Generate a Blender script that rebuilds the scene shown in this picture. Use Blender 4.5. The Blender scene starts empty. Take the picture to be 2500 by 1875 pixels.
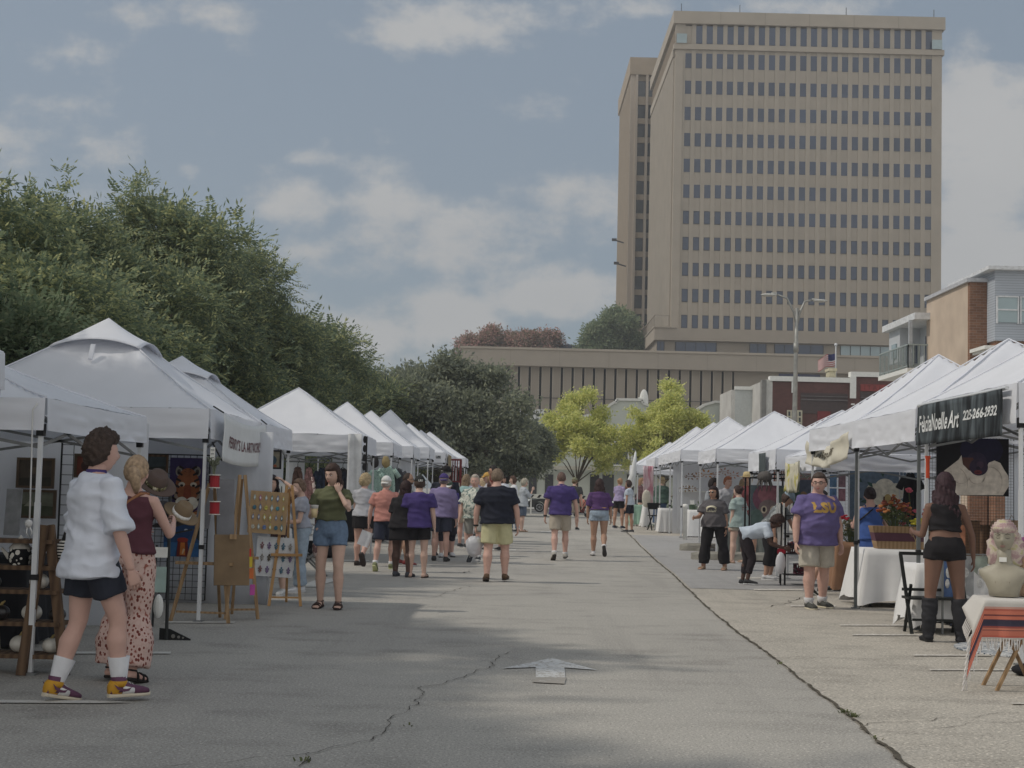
import bpy, bmesh, math, random
import numpy as np
from mathutils import Vector, Matrix, Euler, noise
V = Vector
R = math.radians
PI = math.pi
random.seed(7)
scene = bpy.context.scene
col = scene.collection

# ---------------------------------------------------------------- camera
FPX = 3617.0            # focal length in photo pixels (2500 wide)
CAMZ = 1.43
PITCH, ROLL = R(4.09), R(1.4)
fw = V((0, math.cos(PITCH), math.sin(PITCH)))
rt0 = V((1, 0, 0)); up0 = V((0, -math.sin(PITCH), math.cos(PITCH)))
rt = rt0 * math.cos(ROLL) + up0 * math.sin(ROLL)
up = up0 * math.cos(ROLL) - rt0 * math.sin(ROLL)
cam = bpy.data.cameras.new("camera"); camo = bpy.data.objects.new("camera", cam); col.objects.link(camo)
camo.matrix_world = Matrix(((rt.x, up.x, -fw.x, 0), (rt.y, up.y, -fw.y, 0), (rt.z, up.z, -fw.z, CAMZ), (0, 0, 0, 1)))
cam.sensor_width = 36; cam.lens = 36 * FPX / 2500; cam.clip_end = 6000; cam.clip_start = 0.1
scene.camera = camo

def ray(x, y):
 return fw * FPX + rt * (x - 1250) + up * (937.5 - y)
def at(x, y, Y):
 d = ray(x, y); return V((0, 0, CAMZ)) + d * (Y / d.y)
def sst(a, b, x):
 t = min(1, max(0, (x - a) / (b - a))); return t * t * (3 - 2 * t)
def gz(y):
 """height of the ground: the lot rises gently in the middle distance"""
 return .27 * sst(26, 46, y) * (1 - sst(56, 90, y))
def gnd(x, y, z=0.0):
 d = ray(x, y); h = z
 for _ in range(12):
  p = V((0, 0, CAMZ)) + d * ((h - CAMZ) / d.z)
  if not 0 < p.y < 400: break
  h = .5 * h + .5 * (z + gz(p.y))
 p.z = z + gz(p.y); return p

# ---------------------------------------------------------------- light and sky
SUN_EL, SUN_AZ = 47.0, -94.0      # azimuth measured from +Y towards +X: the sun stands to the left
sd = V((math.sin(R(SUN_AZ)) * math.cos(R(SUN_EL)), math.cos(R(SUN_AZ)) * math.cos(R(SUN_EL)), math.sin(R(SUN_EL))))
sl = bpy.data.lights.new("sun", 'SUN'); so = bpy.data.objects.new("sun", sl); col.objects.link(so)
sl.energy = 2.5; sl.angle = R(1.2); sl.color = (1.0, 0.93, 0.82)
so.rotation_euler = sd.to_track_quat('Z', 'Y').to_euler()
scene.view_settings.view_transform = 'Standard'
scene.view_settings.look = 'None'
scene.view_settings.exposure = -0.44
scene.view_settings.gamma = 1
scene.view_settings.use_curve_mapping = False

world = bpy.data.worlds.new("World"); scene.world = world; world.use_nodes = True
nt = world.node_tree; nt.nodes.clear()
def wn(t, **k):
 n = nt.nodes.new(t)
 for a, b in k.items(): setattr(n, a, b)
 return n
def wmath(op, a, b=None, c=None):
 n = wn('ShaderNodeMath', operation=op)
 for i, v in enumerate((a, b, c)):
  if v is None: continue
  if isinstance(v, (int, float)): n.inputs[i].default_value = v
  else: nt.links.new(v, n.inputs[i])
 return n.outputs[0]
sky = wn('ShaderNodeTexSky', sky_type='NISHITA'); sky.sun_disc = False
sky.sun_elevation = R(SUN_EL); sky.sun_rotation = R(SUN_AZ)
sky.air_density = 1.0; sky.dust_density = 1.6; sky.ozone_density = 1.5
tc = wn('ShaderNodeTexCoord'); sep = wn('ShaderNodeSeparateXYZ'); nt.links.new(tc.outputs['Generated'], sep.inputs[0])
ay = wmath('MAXIMUM', wmath('ABSOLUTE', sep.outputs[1]), 0.12)
U = wmath('DIVIDE', sep.outputs[0], ay); W = wmath('DIVIDE', sep.outputs[2], ay)
cmb = wn('ShaderNodeCombineXYZ'); nt.links.new(U, cmb.inputs[0]); nt.links.new(W, cmb.inputs[1])
def wnoise(scale, detail, rough, sx=1, sy=1, off=(0, 0, 0)):
 mp = wn('ShaderNodeMapping'); mp.inputs['Scale'].default_value = (sx, sy, 1); mp.inputs['Location'].default_value = off
 nt.links.new(cmb.outputs[0], mp.inputs[0])
 n = wn('ShaderNodeTexNoise'); n.inputs['Scale'].default_value = scale; n.inputs['Detail'].default_value = detail
 n.inputs['Roughness'].default_value = rough; nt.links.new(mp.outputs[0], n.inputs['Vector'])
 return n.outputs[0]
n1 = wnoise(13, 12, .62, 1, 1.5, (3.1, 1.7, 0)); n2 = wnoise(3.2, 6, .5, 1, 2.2, (0.4, 5.2, 0))
CL = [(1040, 85, 190, 85, .8), (1250, 40, 150, 80, .3), (735, 500, 125, 62, .95), (925, 520, 120, 85, .95), (1130, 590, 260, 110, .8),
      (1380, 450, 170, 75, .75), (1480, 480, 130, 130, .8), (880, 805, 150, 95, 1.15), (1060, 780, 190, 90, 1.1), (1350, 720, 220, 95, 1.0),
      (2400, 330, 210, 200, 1.1), (2420, 640, 260, 220, 1.1), (750, 385, 55, 28, .6), (465, 415, 45, 28, .6), (480, 30, 190, 60, .6),
      (120, 330, 260, 70, .35), (640, 620, 260, 60, .55), (1700, 20, 330, 40, .6), (560, 500, 160, 80, .45), (2380, 100, 140, 60, .4),
      (900, 660, 300, 60, .5), (-400, 300, 500, 200, .9), (3100, 300, 500, 300, .9), (1000, -500, 700, 200, .9)]
tot = None
for (cx, cy, rx, ry, w) in CL:
 d = ray(cx, cy); u0, w0 = d.x / d.y, d.z / d.y
 du = wmath('DIVIDE', wmath('SUBTRACT', U, u0), rx / FPX); dw = wmath('DIVIDE', wmath('SUBTRACT', W, w0), ry / FPX)
 q = wmath('ADD', wmath('MULTIPLY', du, du), wmath('MULTIPLY', dw, dw))
 g = wmath('MULTIPLY', wmath('POWER', 2.718, wmath('MULTIPLY', q, -0.9)), w)
 tot = g if tot is None else wmath('MAXIMUM', tot, g)
dens = wmath('ADD', tot, wmath('MULTIPLY', wmath('SUBTRACT', n1, 0.5), 3.0))
dens = wmath('ADD', dens, wmath('MULTIPLY', wmath('SUBTRACT', n2, 0.5), 0.7))
mr = wn('ShaderNodeMapRange', interpolation_type='SMOOTHSTEP'); nt.links.new(dens, mr.inputs[0])
mr.inputs[1].default_value = 0.18; mr.inputs[2].default_value = 0.92; mr.inputs[3].default_value = 0.0; mr.inputs[4].default_value = 0.92
# cloud tone: a little greyer where thick
cr = wn('ShaderNodeMix', data_type='RGBA')
nt.links.new(wmath('MULTIPLY', n2, 1.0), cr.inputs[0])
cr.inputs[6].default_value = (4.4, 4.5, 4.6, 1); cr.inputs[7].default_value = (6.6, 6.5, 6.35, 1)
# a thin veil greys the blue
veil = wn('ShaderNodeMix', data_type='RGBA'); veil.inputs[0].default_value = 0.68
nt.links.new(sky.outputs[0], veil.inputs[6]); veil.inputs[7].default_value = (3.0, 3.6, 4.2, 1)
mx = wn('ShaderNodeMix', data_type='RGBA')
nt.links.new(mr.outputs[0], mx.inputs[0]); nt.links.new(veil.outputs[2], mx.inputs[6]); nt.links.new(cr.outputs[2], mx.inputs[7])
# brighter sky added behind the camera, as fill for the camera-facing facades
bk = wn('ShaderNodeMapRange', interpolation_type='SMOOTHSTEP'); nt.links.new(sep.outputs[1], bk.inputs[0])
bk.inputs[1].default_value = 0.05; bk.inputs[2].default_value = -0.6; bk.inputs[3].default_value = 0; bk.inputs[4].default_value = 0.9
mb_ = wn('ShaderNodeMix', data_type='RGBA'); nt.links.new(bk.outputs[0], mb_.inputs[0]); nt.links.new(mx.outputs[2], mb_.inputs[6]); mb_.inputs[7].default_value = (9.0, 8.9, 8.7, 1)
bg = wn('ShaderNodeBackground'); bg.inputs[1].default_value = 0.12
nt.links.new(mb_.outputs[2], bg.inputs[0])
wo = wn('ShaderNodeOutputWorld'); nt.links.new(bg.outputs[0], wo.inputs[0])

# ---------------------------------------------------------------- thin humid air
hz = bpy.data.meshes.new('haze'); bmh = bmesh.new(); bmesh.ops.create_cube(bmh, size=1); bmh.to_mesh(hz); bmh.free()
hzo = bpy.data.objects.new('haze', hz); col.objects.link(hzo); hzo.scale = (700, 500, 92); hzo.location = (0, 200, 45.0); hzo['kind'] = 'stuff'
hm = bpy.data.materials.new('haze'); hm.use_nodes = True; ht = hm.node_tree; ht.nodes.clear()
pv = ht.nodes.new('ShaderNodeVolumePrincipled'); pv.inputs['Color'].default_value = (.94, .97, 1, 1); pv.inputs['Density'].default_value = 0.0008; pv.inputs['Anisotropy'].default_value = .2
hout = ht.nodes.new('ShaderNodeOutputMaterial'); ht.links.new(pv.outputs[0], hout.inputs['Volume']); hz.materials.append(hm)

# ---------------------------------------------------------------- materials
def lin(c):
 return tuple(((x / 255) / 12.92 if x / 255 <= .04045 else ((x / 255 + .055) / 1.055) ** 2.4) for x in c)
MATS = {}
def M(name, c, rough=.8, var=.15, vs=6, bump=0., bs=60, metal=0., spec=.3, trans=0., alpha=None):
 """plain surface with a little tonal variation and optional bump; c is sRGB 0-255"""
 if name in MATS: return MATS[name]
 m = bpy.data.materials.new(name); m.use_nodes = True; t = m.node_tree; b = t.nodes['Principled BSDF']
 a = lin(c)
 tcn = t.nodes.new('ShaderNodeTexCoord')
 n = t.nodes.new('ShaderNodeTexNoise'); n.inputs['Scale'].default_value = vs; n.inputs['Detail'].default_value = 5
 t.links.new(tcn.outputs['Object'], n.inputs['Vector'])
 mx = t.nodes.new('ShaderNodeMix'); mx.data_type = 'RGBA'
 mx.inputs[6].default_value = (*[x * (1 - var) for x in a], 1); mx.inputs[7].default_value = (*[min(1, x * (1 + var)) for x in a], 1)
 r = t.nodes.new('ShaderNodeMapRange'); r.inputs[1].default_value = .3; r.inputs[2].default_value = .7
 t.links.new(n.outputs[0], r.inputs[0]); t.links.new(r.outputs[0], mx.inputs[0]); t.links.new(mx.outputs[2], b.inputs['Base Color'])
 b.inputs['Roughness'].default_value = rough; b.inputs['Metallic'].default_value = metal; b.inputs['Specular IOR Level'].default_value = spec
 if bump:
  n2 = t.nodes.new('ShaderNodeTexNoise'); n2.inputs['Scale'].default_value = bs; n2.inputs['Detail'].default_value = 4
  t.links.new(tcn.outputs['Object'], n2.inputs['Vector'])
  bp = t.nodes.new('ShaderNodeBump'); bp.inputs['Strength'].default_value = bump; bp.inputs['Distance'].default_value = .01
  t.links.new(n2.outputs[0], bp.inputs['Height']); t.links.new(bp.outputs[0], b.inputs['Normal'])
 if trans:
  tr = t.nodes.new('ShaderNodeBsdfTranslucent'); t.links.new(mx.outputs[2], tr.inputs[0])
  ms = t.nodes.new('ShaderNodeMixShader'); ms.inputs[0].default_value = trans
  t.links.new(b.outputs[0], ms.inputs[1]); t.links.new(tr.outputs[0], ms.inputs[2])
  t.links.new(ms.outputs[0], t.nodes['Material Output'].inputs[0])
 if alpha is not None: b.inputs['Alpha'].default_value = alpha
 MATS[name] = m; return m
def ramp(t, src, stops, interp='LINEAR'):
 r = t.nodes.new('ShaderNodeValToRGB'); r.color_ramp.interpolation = interp
 while len(r.color_ramp.elements) < len(stops): r.color_ramp.elements.new(.5)
 for e, (p, c) in zip(r.color_ramp.elements, stops):
  e.position = p; e.color = (*lin(c), 1)
 t.links.new(src, r.inputs[0]); return r.outputs[0]
def MP(name, kind, stops, scale=10, rough=.85, sc=(1, 1, 1), trans=0., interp='CONSTANT', bump=0.):
 """patterned surface: kind = noise / voronoi / edge / wave (bands along z) / wavex / island"""
 if name in MATS: return MATS[name]
 m = bpy.data.materials.new(name); m.use_nodes = True; t = m.node_tree; b = t.nodes['Principled BSDF']
 b.inputs['Roughness'].default_value = rough; b.inputs['Specular IOR Level'].default_value = .25
 tcn = t.nodes.new('ShaderNodeTexCoord'); mp = t.nodes.new('ShaderNodeMapping'); mp.inputs['Scale'].default_value = sc
 t.links.new(tcn.outputs['Object'], mp.inputs[0])
 if kind == 'noise':
  n = t.nodes.new('ShaderNodeTexNoise'); n.inputs['Scale'].default_value = scale; n.inputs['Detail'].default_value = 6; n.inputs['Distortion'].default_value = .6; o = n.outputs[0]
 elif kind in ('voronoi', 'edge'):
  n = t.nodes.new('ShaderNodeTexVoronoi'); n.inputs['Scale'].default_value = scale
  if kind == 'edge': n.feature = 'DISTANCE_TO_EDGE'
  o = n.outputs[0]
 elif kind in ('wave', 'wavex'):
  n = t.nodes.new('ShaderNodeTexWave'); n.bands_direction = 'Z' if kind == 'wave' else 'X'; n.inputs['Scale'].default_value = scale; n.inputs['Distortion'].default_value = .5; o = n.outputs[1]
 if kind == 'island':
  g = t.nodes.new('ShaderNodeNewGeometry'); o = g.outputs['Random Per Island']
 else: t.links.new(mp.outputs[0], n.inputs['Vector'])
 c = ramp(t, o, stops, interp); t.links.new(c, b.inputs['Base Color'])
 if bump:
  bp = t.nodes.new('ShaderNodeBump'); bp.inputs['Strength'].default_value = bump; bp.inputs['Distance'].default_value = .01
  t.links.new(o, bp.inputs['Height']); t.links.new(bp.outputs[0], b.inputs['Normal'])
 if trans:
  tr = t.nodes.new('ShaderNodeBsdfTranslucent'); t.links.new(c, tr.inputs[0])
  ms = t.nodes.new('ShaderNodeMixShader'); ms.inputs[0].default_value = trans
  t.links.new(b.outputs[0], ms.inputs[1]); t.links.new(tr.outputs[0], ms.inputs[2])
  t.links.new(ms.outputs[0], t.nodes['Material Output'].inputs[0])
 MATS[name] = m; return m
def MG(name, c, rough=.08, tintmix=.6):
 """window glass seen from outside: dark tinted, reflecting the sky"""
 if name in MATS: return MATS[name]
 m = M(name, c, rough=rough, var=.35, vs=.25, spec=.9); return m

# ---------------------------------------------------------------- mesh building
class MB:
 def __init__(s): s.v = []; s.f = []; s.mi = []; s.mats = []; s.cur = 0
 def use(s, m):
  if m not in s.mats: s.mats.append(m)
  s.cur = s.mats.index(m); return s
 def add(s, vs, fs):
  o = len(s.v); s.v.extend([tuple(x) for x in vs]); s.f.extend([tuple(i + o for i in f) for f in fs]); s.mi.extend([s.cur] * len(fs)); return s
 def box(s, c, d, rot=None):
  c = V(c); hx, hy, hz = d[0] / 2, d[1] / 2, d[2] / 2
  vs = [V((x, y, z)) for x in (-hx, hx) for y in (-hy, hy) for z in (-hz, hz)]
  if rot: vs = [rot @ q for q in vs]
  return s.add([q + c for q in vs], [(0, 1, 3, 2), (4, 6, 7, 5), (0, 4, 5, 1), (2, 3, 7, 6), (0, 2, 6, 4), (1, 5, 7, 3)])
 def bx(s, x0, x1, y0, y1, z0, z1):
  return s.box(((x0 + x1) / 2, (y0 + y1) / 2, (z0 + z1) / 2), (x1 - x0, y1 - y0, z1 - z0))
 def bar(s, a, b, w, h=None, side=None):
  a, b = V(a), V(b); h = h or w; d = (b - a); L = d.length
  if L < 1e-6: return s
  d.normalize(); sv = V(side) if side else (V((0, 0, 1)).cross(d) if abs(d.z) < .95 else V((1, 0, 0)))
  sv = (sv - d * sv.dot(d)).normalized(); u = d.cross(sv)
  vs = [p + sv * i * w / 2 + u * j * h / 2 for p in (a, b) for i, j in ((-1, -1), (1, -1), (1, 1), (-1, 1))]
  return s.add(vs, [(3, 2, 1, 0), (4, 5, 6, 7), (0, 1, 5, 4), (1, 2, 6, 5), (2, 3, 7, 6), (3, 0, 4, 7)])
 def loft(s, rings, n=14, cap=True, sq=1.0):
  """rings: (centre, vecA, vecB)"""
  vs = []; fs = []
  for c, A, B in rings:
   for k in range(n):
    t = 2 * PI * k / n; ca, sa = math.cos(t), math.sin(t)
    if sq != 1: ca = math.copysign(abs(ca) ** sq, ca); sa = math.copysign(abs(sa) ** sq, sa)
    vs.append(V(c) + A * ca + B * sa)
  m = len(rings)
  for i in range(m - 1):
   for k in range(n):
    a = i * n + k; b = i * n + (k + 1) % n
    fs.append((a, b, b + n, a + n))
  if cap:
   fs.append(tuple(range(n - 1, -1, -1))); fs.append(tuple((m - 1) * n + k for k in range(n)))
  return s.add(vs, fs)
 def tube(s, pts, rad, n=8, cap=True):
  pts = [V(p) for p in pts]
  if not hasattr(rad, '__len__'): rad = [rad] * len(pts)
  rings = []; ref = None
  for i, p in enumerate(pts):
   d = (pts[min(i + 1, len(pts) - 1)] - pts[max(i - 1, 0)])
   if d.length < 1e-9: d = V((0, 0, 1))
   d.normalize()
   if ref is None: ref = V((1, 0, 0)) if abs(d.x) < .8 else V((0, 1, 0))
   A = (ref - d * ref.dot(d)).normalized(); ref = A; B = d.cross(A)
   rings.append((p, A * rad[i], B * rad[i]))
  return s.loft(rings, n, cap)
 def ell(s, c, r, nu=12, nv=8, rot=None, f=None):
  c = V(c); vs = []; fs = []
  for j in range(nv + 1):
   th = PI * j / nv
   for i in range(nu):
    ph = 2 * PI * i / nu
    d = V((math.sin(th) * math.cos(ph), math.sin(th) * math.sin(ph), math.cos(th)))
    p = V((d.x * r[0], d.y * r[1], d.z * r[2]))
    if f: p = f(d, p)
    if rot: p = rot @ p
    vs.append(p + c)
  for j in range(nv):
   for i in range(nu):
    a = j * nu + i; b = j * nu + (i + 1) % nu
    fs.append((a, a + nu, b + nu, b))
  return s.add(vs, fs)
 def grid(s, fn, nu, nv):
  vs = [V(fn(i / nu, j / nv)) for j in range(nv + 1) for i in range(nu + 1)]
  w = nu + 1
  return s.add(vs, [(j * w + i, j * w + i + 1, (j + 1) * w + i + 1, (j + 1) * w + i) for j in range(nv) for i in range(nu)])
 def lathe(s, prof, c=(0, 0, 0), n=16):
  return s.loft([(V(c) + V((0, 0, z)), V((r, 0, 0)), V((0, r, 0))) for r, z in prof], n)
 def prism(s, poly, d, fn):
  """poly 2D points -> fn(u,v,w) world; thickness d along w"""
  n = len(poly)
  vs = [fn(u, v, 0) for u, v in poly] + [fn(u, v, d) for u, v in poly]
  fs = [tuple(range(n - 1, -1, -1)), tuple(range(n, 2 * n))] + [(i, (i + 1) % n, n + (i + 1) % n, n + i) for i in range(n)]
  return s.add(vs, fs)
 def build(s, name, mat=None, parent=None, smooth=False, loc=None, sol=None):
  me = bpy.data.meshes.new(name); me.from_pydata(s.v, [], s.f)
  ms = s.mats if s.mats else [mat]
  for m in ms: me.materials.append(m)
  if s.mats and mat is not None and mat not in s.mats: pass
  if len(ms) > 1: me.polygons.foreach_set('material_index', s.mi)
  if smooth: me.polygons.foreach_set('use_smooth', [True] * len(me.polygons))
  me.update()
  o = bpy.data.objects.new(name, me); col.objects.link(o)
  if parent: o.parent = parent
  if loc is not None: o.location = loc
  if sol:
   md = o.modifiers.new('thickness', 'SOLIDIFY'); md.thickness = sol; md.offset = 0
  return o

def tag(o, label=None, cat=None, group=None, kind=None):
 if label: o['label'] = label
 if cat: o['category'] = cat
 if group: o['group'] = group
 if kind: o['kind'] = kind
 return o
def thing(name, label, cat, loc=(0, 0, 0), rz=0, group=None):
 o = bpy.data.objects.new(name, None); col.objects.link(o); o.empty_display_size = .2
 o.location = loc; o.rotation_euler = (0, 0, rz)
 return tag(o, label, cat, group)
def struct(o, label=None):
 o['kind'] = 'structure'
 if label: o['label'] = label
 return o
def kids(o): return [c for c in bpy.data.objects if c.parent == o]
def dup(o, loc=None, rz=None, label=None, parent=None, scale=None):
 c = o.copy(); col.objects.link(c); c.parent = parent
 if loc is not None: c.location = loc
 if rz is not None: c.rotation_euler = (0, 0, rz)
 if scale is not None: c.scale = scale
 if label: c['label'] = label
 for k in kids(o): dup(k, parent=c)
 return c
def text(body, size, mat, parent, name='lettering', shear=0, ext=.001, bold=0., sx=1., loc=(0, 0, 0), rot=(PI / 2, 0, 0), align='CENTER', space=1.):
 cu = bpy.data.curves.new(name, 'FONT'); cu.body = body; cu.size = size; cu.extrude = ext; cu.shear = shear; cu.offset = bold
 cu.align_x = align; cu.align_y = 'CENTER'; cu.resolution_u = 3; cu.space_character = space
 o = bpy.data.objects.new(name, cu); col.objects.link(o)
 me = bpy.data.meshes.new_from_object(o.evaluated_get(bpy.context.evaluated_depsgraph_get()))
 bpy.data.objects.remove(o)
 o = bpy.data.objects.new(name, me); col.objects.link(o); me.materials.clear(); me.materials.append(mat)
 o.parent = parent; o.location = loc; o.rotation_euler = rot; o.scale = (sx, 1, 1)
 return o

white_cloth = M('white_canopy_cloth', (236, 238, 244), rough=.75, var=.03, vs=2, bump=.08, bs=25, trans=.22)
white_steel = M('white_powder_steel', (214, 216, 218), rough=.4, var=.05, metal=.2)
grey_steel = M('grey_steel', (128, 130, 130), rough=.4, var=.08, metal=.5)
dark_steel = M('dark_steel', (52, 54, 54), rough=.5, var=.1, metal=.3)
black_plastic = M('black_plastic', (28, 28, 30), rough=.5, var=.1)
black_cloth = M('black_cloth', (34, 34, 38), rough=.9, var=.2, bump=.2)
wood = MP('plain_wood', 'wavex', [(0, (140, 114, 84)), (1, (166, 138, 106))], scale=6, sc=(1, 1, 8), interp='LINEAR')
wood_dark = MP('stained_wood', 'wavex', [(0, (84, 66, 52)), (1, (112, 90, 70))], scale=5, sc=(1, 1, 8), interp='LINEAR')
white_paint = M('white_paint', (225, 225, 220), rough=.7, var=.06)
# ================================================================ THE GROUND
def ground_mat(name, base, dark, light, coarse=1.0):
 m = bpy.data.materials.new(name); m.use_nodes = True; t = m.node_tree; b = t.nodes['Principled BSDF']
 b.inputs['Roughness'].default_value = .92; b.inputs['Specular IOR Level'].default_value = .2
 g = t.nodes.new('ShaderNodeTexCoord')
 def nz(sc, det, sx=1, sy=1, ro=.5):
  mp = t.nodes.new('ShaderNodeMapping'); mp.inputs['Scale'].default_value = (sx, sy, 1); t.links.new(g.outputs['Object'], mp.inputs[0])
  n = t.nodes.new('ShaderNodeTexNoise'); n.inputs['Scale'].default_value = sc; n.inputs['Detail'].default_value = det; n.inputs['Roughness'].default_value = ro
  t.links.new(mp.outputs[0], n.inputs['Vector']); return n.outputs[0]
 def mixc(f, a, bb):
  x = t.nodes.new('ShaderNodeMix'); x.data_type = 'RGBA'; t.links.new(f, x.inputs[0])
  for i, c in ((6, a), (7, bb)):
   if isinstance(c, tuple): x.inputs[i].default_value = (*lin(c), 1)
   else: t.links.new(c, x.inputs[i])
  return x.outputs[2]
 def rg(o, a, c, lo=0., hi=1.):
  r = t.nodes.new('ShaderNodeMapRange'); r.inputs[1].default_value = a; r.inputs[2].default_value = c; r.inputs[3].default_value = lo; r.inputs[4].default_value = hi; t.links.new(o, r.inputs[0]); return r.outputs[0]
 c1 = mixc(rg(nz(.35, 5, 1, .6), .3, .7), base, light)
 c2 = mixc(rg(nz(1.3, 6, 1, 1.6), .5, .72, 0, .6), c1, dark)                 # stains
 c2 = mixc(rg(nz(.9, 7, 2.2, .12, .6), .52, .70, 0, .5), c2, tuple(x * .88 for x in base))   # tyre tracks along the lane
 c2 = mixc(rg(nz(.16, 3, 1, 1), .45, .62, 0, .5), c2, tuple(min(255, x * 1.06) for x in light))
 fine = nz(70 * coarse, 3, 1, 1, .75)
 c3 = mixc(rg(fine, .36, .50, .6, 0), c2, tuple(x * .48 for x in base))      # pebbly pits
 c4 = mixc(rg(nz(48 * coarse, 2), .57, .70, 0, .5), c3, tuple(min(255, x * 1.32) for x in light))
 v = t.nodes.new('ShaderNodeTexVoronoi'); v.inputs['Scale'].default_value = .9; t.links.new(g.outputs['Object'], v.inputs['Vector'])
 c5 = mixc(rg(v.outputs[0], .02, .05, .35, 0), c4, dark)                      # gum spots
 t.links.new(c5, b.inputs['Base Color'])
 bp = t.nodes.new('ShaderNodeBump'); bp.inputs['Strength'].default_value = .55; bp.inputs['Distance'].default_value = .012
 t.links.new(fine, bp.inputs['Height']); t.links.new(bp.outputs[0], b.inputs['Normal'])
 return m
m_lot = ground_mat('weathered_asphalt', (166, 162, 156), (130, 127, 122), (179, 175, 167))
m_lot2 = ground_mat('rough_old_pavement', (176, 170, 160), (138, 133, 125), (191, 184, 172), .8)
m_slab = ground_mat('smooth_grey_slab', (164, 162, 160), (146, 144, 142), (172, 170, 168), 1.6)
m_road = ground_mat('road_asphalt', (104, 104, 104), (84, 84, 84), (114, 114, 112))

YL = [-60, 0, 12, 24] + list(range(26, 92, 2)) + [110, 200, 600, 1500, 4000]; XL_ = [-2500, -300, -60, 0, 60, 300, 2500]
g = MB().add([(x, y, gz(y)) for y in YL for x in XL_], [(j * 7 + i, j * 7 + i + 1, (j + 1) * 7 + i + 1, (j + 1) * 7 + i) for j in range(len(YL) - 1) for i in range(6)]).build('ground', m_lot); struct(g)
JP = [(1468, 1262), (1503, 1283), (1560, 1330), (1640, 1400), (1720, 1478), (1800, 1545), (1880, 1600), (1960, 1665), (2060, 1738), (2130, 1800), (2215, 1870)]
jp = [gnd(x, y) for x, y in JP]
e = (jp[-1] - jp[-2]).normalized(); jp.append(jp[-1] + e * 7)
jq = []
for a, b in zip(jp[:-1], jp[1:]):
 k = max(1, int(abs(b.y - a.y) / 1.0)); jq += [a.lerp(b, i / k) for i in range(k)]
jp = jq + [jp[-1]]
mb = MB(); n = len(jp)
vs = [(p.x, p.y, .004 + gz(p.y)) for p in jp] + [(max(p.x + 25, 26), p.y, .004 + gz(p.y)) for p in jp]
mb.add(vs, [(i, i + 1, n + i + 1, n + i) for i in range(n - 1)])
struct(mb.build('pavement', m_lot2))
# smooth grey slab beyond the rough strip
a_, b_ = gnd(1680, 1437), gnd(1530, 1306)
far = gnd(1560, 1330)
mb = MB(); ns = 24; ys = [a_.y + (b_.y - a_.y) * i / ns for i in range(ns + 1)]
def jx(y):
 for p, q in zip(jp[:-1], jp[1:]):
  if q.y <= y <= p.y: return p.x + (q.x - p.x) * (p.y - y) / max(1e-6, p.y - q.y)
 return a_.x
mb.add([v for y in ys for v in ((jx(y) + .05, y, .008 + gz(y)), (13, y, .008 + gz(y)))], [(2 * i, 2 * i + 1, 2 * i + 3, 2 * i + 2) for i in range(ns)])
struct(mb.build('pavement', m_slab))
rnd = random.Random(3)
def strip(pts, w, mat, name, z, jitter=.3, step=.12, wander=.03):
 mb = MB(); P = []
 for a, b in zip(pts[:-1], pts[1:]):
  a, b = V(a), V(b); L = (b - a).length; k = max(1, int(L / step))
  for i in range(k): P.append(a.lerp(b, i / k))
 P.append(V(pts[-1])); vs = []
 for i, p in enumerate(P):
  d = (P[min(i + 1, len(P) - 1)] - P[max(i - 1, 0)]); d.z = 0; d.normalize(); s = V((-d.y, d.x, 0))
  off = (noise.noise(p * 3.1) + .5 * noise.noise(p * 9)) * wander * 2
  ww = w * (1 + jitter * 1.6 * noise.noise(p * 7 + V((5, 2, 1))))
  ww = max(.15 * w, ww)
  for q in (-1, 1): vs.append(p + s * (off + q * ww / 2) + V((0, 0, z + gz(p.y) - p.z)))
 mb.add(vs, [(2 * i, 2 * i + 1, 2 * i + 3, 2 * i + 2) for i in range(len(P) - 1)])
 return struct(mb.build(name, mat))
m_crack = M('crack_dirt', (52, 48, 42), rough=1, var=.4, vs=20)
m_joint = M('joint_grit', (88, 82, 72), rough=1, var=.5, vs=30, bump=.5, bs=80)
strip(jp, .024, m_joint, 'pavement_joint', .012, .9, .07, .012)
def crk(pts, w, j=.8, wd=.035): strip([gnd(x, y) for x, y in pts], w * .38, m_crack, 'pavement_crack', .009, j, .05, wd)
crk([(400, 1874), (560, 1862), (700, 1848), (790, 1835), (865, 1815), (935, 1797), (945, 1780), (955, 1755), (968, 1745), (1020, 1722), (1040, 1700), (1020, 1683), (1090, 1668), (1150, 1650), (1200, 1632), (1215, 1605), (1243, 1593)], .016)
crk([(735, 1874), (740, 1840)], .02, 1.2)
crk([(330, 1589), (700, 1590), (1240, 1594), (1500, 1600), (1850, 1606)], .009, .6, .012)
crk([(1340, 1478), (1500, 1482), (1620, 1488)], .014, .5, .01)
crk([(900, 1462), (980, 1464), (1060, 1460), (1110, 1440), (1150, 1432)], .018)
crk([(1080, 1396), (1130, 1399), (1150, 1395)], .05, .8)
crk([(1340, 1346), (1440, 1349), (1545, 1351)], .03, .4, .02)
crk([(1880, 1483), (1905, 1477), (1960, 1460)], .03); crk([(1760, 1490), (1905, 1490)], .02)
crk([(2310, 1612), (2400, 1612)], .02); crk([(1860, 1600), (1990, 1608), (2200, 1612)], .012, .7)
crk([(2090, 1780), (2330, 1752), (2499, 1745)], .012, .9, .05); crk([(2260, 1782), (2499, 1760)], .01, .9, .05)
m_old = M('worn_white_paint', (205, 205, 202), rough=.85, var=.10, vs=30)
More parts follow.
